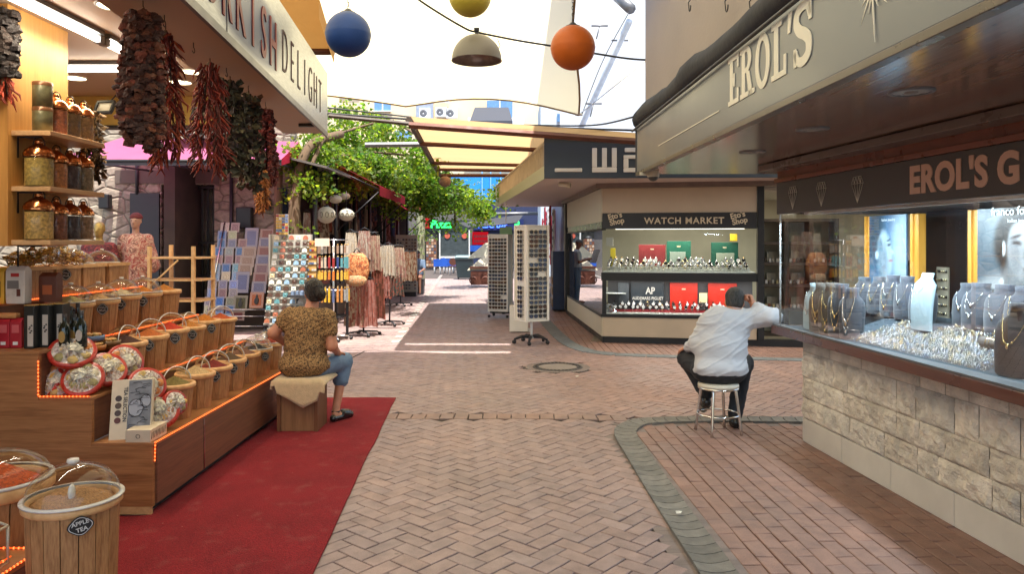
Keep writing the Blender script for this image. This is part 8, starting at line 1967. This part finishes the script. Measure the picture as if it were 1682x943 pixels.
torso = [el(pel,(.20,.155,.12)), el(Vector((-1.84,6.60,.72)),(.175,.14,.16)), el(Vector((-1.835,6.61,.84)),(.178,.13,.15)), el(chs,(.180,.125,.13)), cap(shL+Vector((.05,0,-.01)),shR-Vector((.05,0,.01)),.072,.072), cap(Vector((-1.82,6.625,1.0)),nek,.068,.052)]
hdp, A, M = head_prims(hd, (-.55,1,-.02), (0,0,1), .95)
body = torso+[cap(nek-Vector((0,0,.03)),hd-Vector((0,.01,.06)),.052,.05)]+hdp+[cap(shL,elL,.057,.046),cap(elL,wrL,.043,.027),cap(shR,elR,.057,.046),cap(elR,wrR,.043,.027),cap(hipL,kneeL,.09,.058),cap(kneeL,ankL,.055,.035),cap(hipR,kneeR,.09,.058),cap(kneeR,ankR,.056,.034),
  cap(ankL-Vector((0,.02,.04)),ankL+Vector((-.02,.16,-.06)),.034,.026),cap(ankR-Vector((0,.02,.04)),ankR+Vector((.09,.12,-.055)),.034,.026)]
sdf_obj('body', body, .009, .032, m_skin2, wm, extra=[(hand(wrL,(.5,.5,-.6),(-.1,-.6,-.4),(.3,.4,.3),.92,-1),.004,.007),(hand(wrR,(-.3,.9,-.2),(.1,.1,-1),(.35,.4,.3),.92,1),.004,.007)]); face_parts(A, M, wm)
fv, uv = M.col[1], M.col[2]; hdw = hd
def hairclip2(X,Y,Z):
    y = (X-hdw.x)*fv.x+(Y-hdw.y)*fv.y+(Z-hdw.z)*fv.z; z = (X-hdw.x)*uv.x+(Y-hdw.y)*uv.y+(Z-hdw.z)*uv.z
    return np.maximum(y-.06, (y-.0)-(z-.01)*1.4-.02)
sdf_obj('hair', [el(A(0,-.024,.036),(.088,.098,.096),M), el(A(0,-.06,-.025),(.078,.06,.085),M), el(A(.035,-.125,-.005),(.046,.044,.050),M,k=.01), cap(A(.05,-.10,-.03),A(.03,-.06,-.09),.03,.018)], .006, .02, m_hair, wm, lambda v: .006*mnoise.noise(Vector((v.x*70+v.z*30,v.y*70,v.z*16)))+.003*mnoise.noise(v*150), hairclip2)
def leopard():
    m, t, out = nt('leopard_print'); co = coords(t)
    nz = N(t, 'ShaderNodeTexNoise'); nz.inputs['Scale'].default_value = 30; t.links.new(co, nz.inputs[0]); cc = mix(t, .035, co, nz.outputs['Color'])
    v = N(t, 'ShaderNodeTexVoronoi'); v.inputs['Scale'].default_value = 80; t.links.new(cc, v.inputs[0]); n = N(t, 'ShaderNodeTexNoise'); n.inputs['Scale'].default_value = 70; t.links.new(co, n.inputs[0])
    ring = ramp(t, v.outputs['Distance'], [(.0,(0,0,0)),(.24,(0,0,0)),(.30,(1,1,1)),(.46,(1,1,1)),(.56,(0,0,0))]); brk = ramp(t, n.outputs['Fac'], [(.40,(0,0,0)),(.46,(1,1,1))]); f = mix(t, 1.0, ring, brk, 'MULTIPLY')
    c = mix(t, ramp(t, v.outputs['Distance'], [(.2,(1,1,1)),(.3,(0,0,0))]), S(150,116,74), S(112,74,42)); c = mix(t, f, c, (.012,.008,.006)); bsdf(t, out, c, .85); return m
top_ = [I(p,.016) for p in torso[:4]]+[cap(shL+Vector((.05,0,-.01)),shR-Vector((.05,0,.01)),.088,.088),cap(shL,shL.lerp(elL,.42),.072,.068),cap(shR,shR.lerp(elR,.50),.072,.068), el(Vector((-1.845,6.57,.565)),(.222,.17,.10))]
sdf_obj('top', top_, .008, .045, leopard(), wm, folds(5,.010,(7,7,15)), lambda X,Y,Z: np.maximum(.478-Z, Z-1.085))
m_denim = pm('denim', S(104,128,156), .9, var=.25, scale=14, bump=.3, bscale=240)
sdf_obj('trousers', [I(torso[0],.012), cap(hipL,kneeL,.11,.08),cap(kneeL,kneeL.lerp(ankL,.38),.078,.07),cap(hipR,kneeR,.11,.080),cap(kneeR,kneeR.lerp(ankR,.38),.080,.074)], .009, .04, m_denim, wm, folds(6,.005,(12,12,12)), lambda X,Y,Z: Z-.62)
for an, d in ((ankL,Vector((-.02,.2,0))),(ankR,Vector((.11,.17,0)))):
    dn = d.normalized(); h0 = Vector((an.x,an.y-.03,.045)); sdf_obj('sandal', [cap(h0-dn*.02,h0+dn*.19,.034,.034), cap(h0+dn*.10+Vector((0,0,.03)),h0+dn*.16+Vector((0,0,.02)),.036,.034)], .006, .015, m_shoe, wm, None, lambda X,Y,Z: np.maximum(.016-Z, Z-.115))
    q = MB(); q.lathe([(.036,-.008),(.041,-.008),(.041,.008),(.036,.008)], n=16, M=Matrix.Translation(an+Vector((0,0,-.005)))); q.build('strap', m_shoe, wm)
q = MB(); q.tube([Vector((-1.525,7.0,.555)),Vector((-1.40,7.02,.62))], .004, 5); tag(q.build('thin_stick', m_dark, None, loc=(-1.525,7.0,.555)), 'thin dark stick poking out beyond the woman\'s knee', 'stick')
# ---- mannequins
def mannequin(p, label, dress, capm, female=True, s=1.05, full=True):
    o = thing('mannequin', label, 'mannequin', p, 'mannequins at the stone wall'); p = Vector(p); B = lambda x,y,z: p+Vector((x,y,z))*s
    hdp, A, M = head_prims(B(0,0,1.655), (.1,-1,-.05), (0,0,1), s*.95)
    m_man = bpy.data.materials.get('mannequin_skin') or skin('mannequin_skin', S(170,124,104))
    prim = [el(B(0,0,1.05),(.16*s,.11*s,.16*s)),el(B(0,0,1.28),(.16*s,.11*s,.18*s)),cap(B(-.15,0,1.40),B(.15,0,1.40),.055*s,.055*s),cap(B(0,0,1.42),B(0,0,1.60),.05*s,.045*s)]+hdp+[cap(B(-.17,0,1.40),B(-.22,.02,1.12),.045*s,.036*s),cap(B(-.22,.02,1.12),B(-.20,-.06,.90),.034*s,.024*s),cap(B(.17,0,1.40),B(.22,.02,1.12),.045*s,.036*s),cap(B(.22,.02,1.12),B(.20,-.06,.90),.034*s,.024*s),cap(B(-.08,0,.95),B(-.09,0,.5),.08*s,.055*s),cap(B(-.09,0,.5),B(-.09,0,.06),.05*s,.035*s),cap(B(.08,0,.95),B(.09,0,.5),.08*s,.055*s),cap(B(.09,0,.5),B(.09,0,.06),.05*s,.035*s)]
    sdf_obj('body', prim, .014, .03, m_man if full else pm('gold_mannequin', S(170,140,80), .35, .5), o); 
    if full: face_parts(A, M, o, s)
    dr = [el(B(0,0,1.28),(.19*s,.14*s,.19*s)),cap(B(-.15,0,1.38),B(.15,0,1.38),.08*s,.08*s),cap(B(0,0,1.2),B(0,0,.3),.17*s,.24*s),cap(B(-.17,0,1.38),B(-.235,.01,1.0),.08*s,.11*s),cap(B(.17,0,1.38),B(.235,.01,1.0),.08*s,.11*s)]
    sdf_obj('dress', dr, .015, .05, dress, o, folds(2,.012,(14,14,3)), lambda X,Y,Z: np.maximum(Z-(p.z+1.50*s), (p.z+.25*s)-Z))
    if capm is not None:
        sdf_obj('cap', [el(A(0,-.02,.045),(.088*s,.10*s,.085*s),M)], .010, .02, capm, o, None, lambda X,Y,Z: (p.z+1.69*s)-Z)
    q = MB(); q.lathe([(0,0),(.24,0),(.24,.02),(0,.025)], p-Vector((0,0,.1)), 20); q.tube([p-Vector((0,0,.1)), p+Vector((0,0,.15))], .02, 6); q.build('base', m_dark, o); return o
pf = P(223,500,11.4); mannequin((pf.x,11.4,.25), 'mannequin in a long red and cream floral robe with a maroon cap', printed('floral_print', S(190,150,130), S(140,34,36), S(96,30,32), 8), pm('maroon_cap', S(96,26,32), .8))
pf = P(163,500,11.2); mannequin((pf.x,11.2,.12), 'gold headed mannequin in a dark red jacket behind the shelf jars', printed('wine_print', S(96,30,36), S(60,24,28), S(150,60,60), 14), None, full=False)
sf = thing('person', 'small seated passer-by in a grey blue shirt at the far end of the stalls', 'person', (G(686,484).x,23.6,0)); p = Vector(sf.location); B = lambda x,y,z: p+Vector((x,y,z))
m_pale = skin('skin_far', S(150,104,84)); hdp, A, M = head_prims(B(0,0,1.28),(.6,-.6,-.1),(0,0,1))
sdf_obj('body', [el(B(0,0,.62),(.17,.15,.14)),el(B(0,0,.95),(.18,.13,.22)),cap(B(0,0,1.08),B(0,0,1.2),.05,.05)]+hdp+[cap(B(-.18,0,1.06),B(-.22,-.12,.82),.045,.035),cap(B(.18,0,1.06),B(.22,-.12,.82),.045,.035),cap(B(-.22,-.12,.82),B(-.1,-.35,.72),.035,.026),cap(B(.22,-.12,.82),B(.1,-.35,.72),.035,.026),cap(B(-.09,-.05,.58),B(-.12,-.42,.56),.08,.055),cap(B(-.12,-.42,.56),B(-.12,-.42,.08),.05,.035),cap(B(.09,-.05,.58),B(.12,-.42,.56),.08,.055),cap(B(.12,-.42,.56),B(.12,-.42,.08),.05,.035)], .016, .03, m_pale, sf)
sdf_obj('shirt', [el(B(0,0,.68),(.195,.17,.16)),el(B(0,0,.95),(.20,.15,.22)),cap(B(-.18,0,1.06),B(-.22,-.1,.85),.065,.055),cap(B(.18,0,1.06),B(.22,-.1,.85),.065,.055)], .016, .03, pm('grey_blue_shirt', S(96,116,140), .9), sf)
sdf_obj('hair', [el(A(0,-.02,.035),(.088,.10,.10),M)], .012, .02, m_hair, sf)
o = thing('bench', 'dark low bench under the far seated passer-by', 'seat', (p.x,p.y,0)); q = MB(); q.box((0,0,.26),(.4,.36,.46)); q.box((0,0,.485),(.42,.38,.03)); q.build('seat', m_dark, o, local=True, bevel=.01)

nr_ = thing('person', 'standing man in grey cap and pale shirt reading a newspaper behind the cream sunglasses tower', 'person', (.46,20.2,.005)); p = Vector(nr_.location); B = lambda x,y,z: p+Vector((x,y,z))
hdp, A, M = head_prims(B(-.06,0,1.62),(-1,-.1,-.45),(0,0,1))
sdf_obj('body', [el(B(0,0,1.0),(.13,.17,.14)),el(B(0,0,1.25),(.12,.18,.22)),cap(B(0,-.15,1.38),B(0,.15,1.38),.06,.06),cap(B(0,0,1.38),B(-.03,0,1.53),.052,.05)]+hdp+[cap(B(0,-.19,1.37),B(-.03,-.24,1.12),.045,.037)]+[cap(B(-.03,sy*.24,1.12),B(-.30,sy*.16,1.20),.036,.026) for sy in (-1,1)]+[cap(B(0,.19,1.37),B(-.03,.24,1.12),.045,.037)]+[cap(B(-.30,sy*.16,1.20),B(-.38,sy*.15,1.22),.03,.026) for sy in (-1,1)]+[cap(B(0,sy*.09,.95),B(-.01,sy*.1,.5),.085,.058) for sy in (-1,1)]+[cap(B(-.01,sy*.1,.5),B(.01,sy*.1,.07),.052,.036) for sy in (-1,1)]+[cap(B(.01,sy*.1,.035),B(-.18,sy*.11,.03),.035,.028) for sy in (-1,1)], .014, .03, m_pale, nr_); face_parts(A, M, nr_)
sdf_obj('shirt', [el(B(0,0,1.02),(.15,.19,.15)),el(B(0,0,1.25),(.14,.20,.22)),cap(B(0,-.15,1.38),B(0,.15,1.38),.075,.075)]+[cap(B(0,sy*.19,1.37),B(-.02,sy*.225,1.2),.064,.06) for sy in (-1,1)], .014, .03, pm('pale_grey_shirt', S(186,196,206), .9), nr_)
sdf_obj('trousers', [el(B(0,0,.97),(.15,.185,.12))]+[cap(B(0,sy*.09,.92),B(-.01,sy*.1,.5),.10,.078) for sy in (-1,1)]+[cap(B(-.01,sy*.1,.5),B(.01,sy*.1,.07),.075,.06) for sy in (-1,1)], .016, .03, m_denim, nr_)
sdf_obj('cap', [el(A(0,-.01,.05),(.088,.10,.075),M),cap(A(-.03,.09,.055),A(.03,.09,.055),.03,.03)], .01, .02, pm('grey_cap', S(110,112,116), .9), nr_, None, lambda X,Y,Z: (p.z+1.65)-Z)
o = thing('newspaper', 'open white newspaper held by the standing man in the grey cap', 'newspaper', B(-.4,0,1.2)); q = MB(); N_ = [B(-.36-.10*abs(t),t*.34,1.10) for t in (-1,-.5,0,.5,1)]
for a, b in zip(N_[:-1], N_[1:]): q.prism([a,b,b+Vector((-.12,0,.36)),a+Vector((-.12,0,.36))], (-.003,0,0))
q.build('pages', pm('newsprint', S(206,206,200), .9, var=.4, scale=40), o)
# ---------------------------------------------------------------- light, sky, camera
wd = bpy.data.worlds.new('World'); SC.world = wd; wd.use_nodes = True; t = wd.node_tree; t.nodes.clear()
ow = t.nodes.new('ShaderNodeOutputWorld'); bgd = t.nodes.new('ShaderNodeBackground'); sky = t.nodes.new('ShaderNodeTexSky'); sky.sky_type = 'NISHITA'; sky.sun_disc = False
EL, AZ = R(71), R(163)
sky.sun_elevation = EL; sky.sun_rotation = AZ; sky.air_density = 1.2; sky.dust_density = 2.0
bgd.inputs[1].default_value = .15; t.links.new(sky.outputs[0], bgd.inputs[0]); t.links.new(bgd.outputs[0], ow.inputs[0])
sn = bpy.data.lights.new('sun', 'SUN'); sn.energy = 4.2; sn.angle = R(.55); sn.color = (1,.95,.87); so = bpy.data.objects.new('sun', sn); COL.objects.link(so)
sd_ = Vector((math.sin(AZ)*math.cos(EL), math.cos(AZ)*math.cos(EL), math.sin(EL)))   # towards the sun: ahead, over the far end
so.rotation_euler = sd_.to_track_quat('Z','Y').to_euler(); so.location = (0,20,30)
cd = bpy.data.cameras.new('camera'); co_ = bpy.data.objects.new('camera', cd); COL.objects.link(co_); SC.camera = co_
co_.location = (0,0,EYE); co_.rotation_euler = (R(90),0,0); cd.sensor_width = 36; cd.lens = F/1682*36; cd.shift_y = -(471.5-CV)/1682; cd.clip_start = .05; cd.clip_end = 2000
SC.view_settings.view_transform = 'Standard'; SC.view_settings.look = 'None'; SC.view_settings.exposure = 1.33; SC.view_settings.gamma = 1
cy = SC.cycles; cy.use_denoising = True; cy.max_bounces = 8; cy.diffuse_bounces = 4; cy.glossy_bounces = 3; cy.transparent_max_bounces = 16; cy.transmission_bounces = 4; cy.sample_clamp_indirect = 6; cy.caustics_reflective = False; cy.caustics_refractive = False
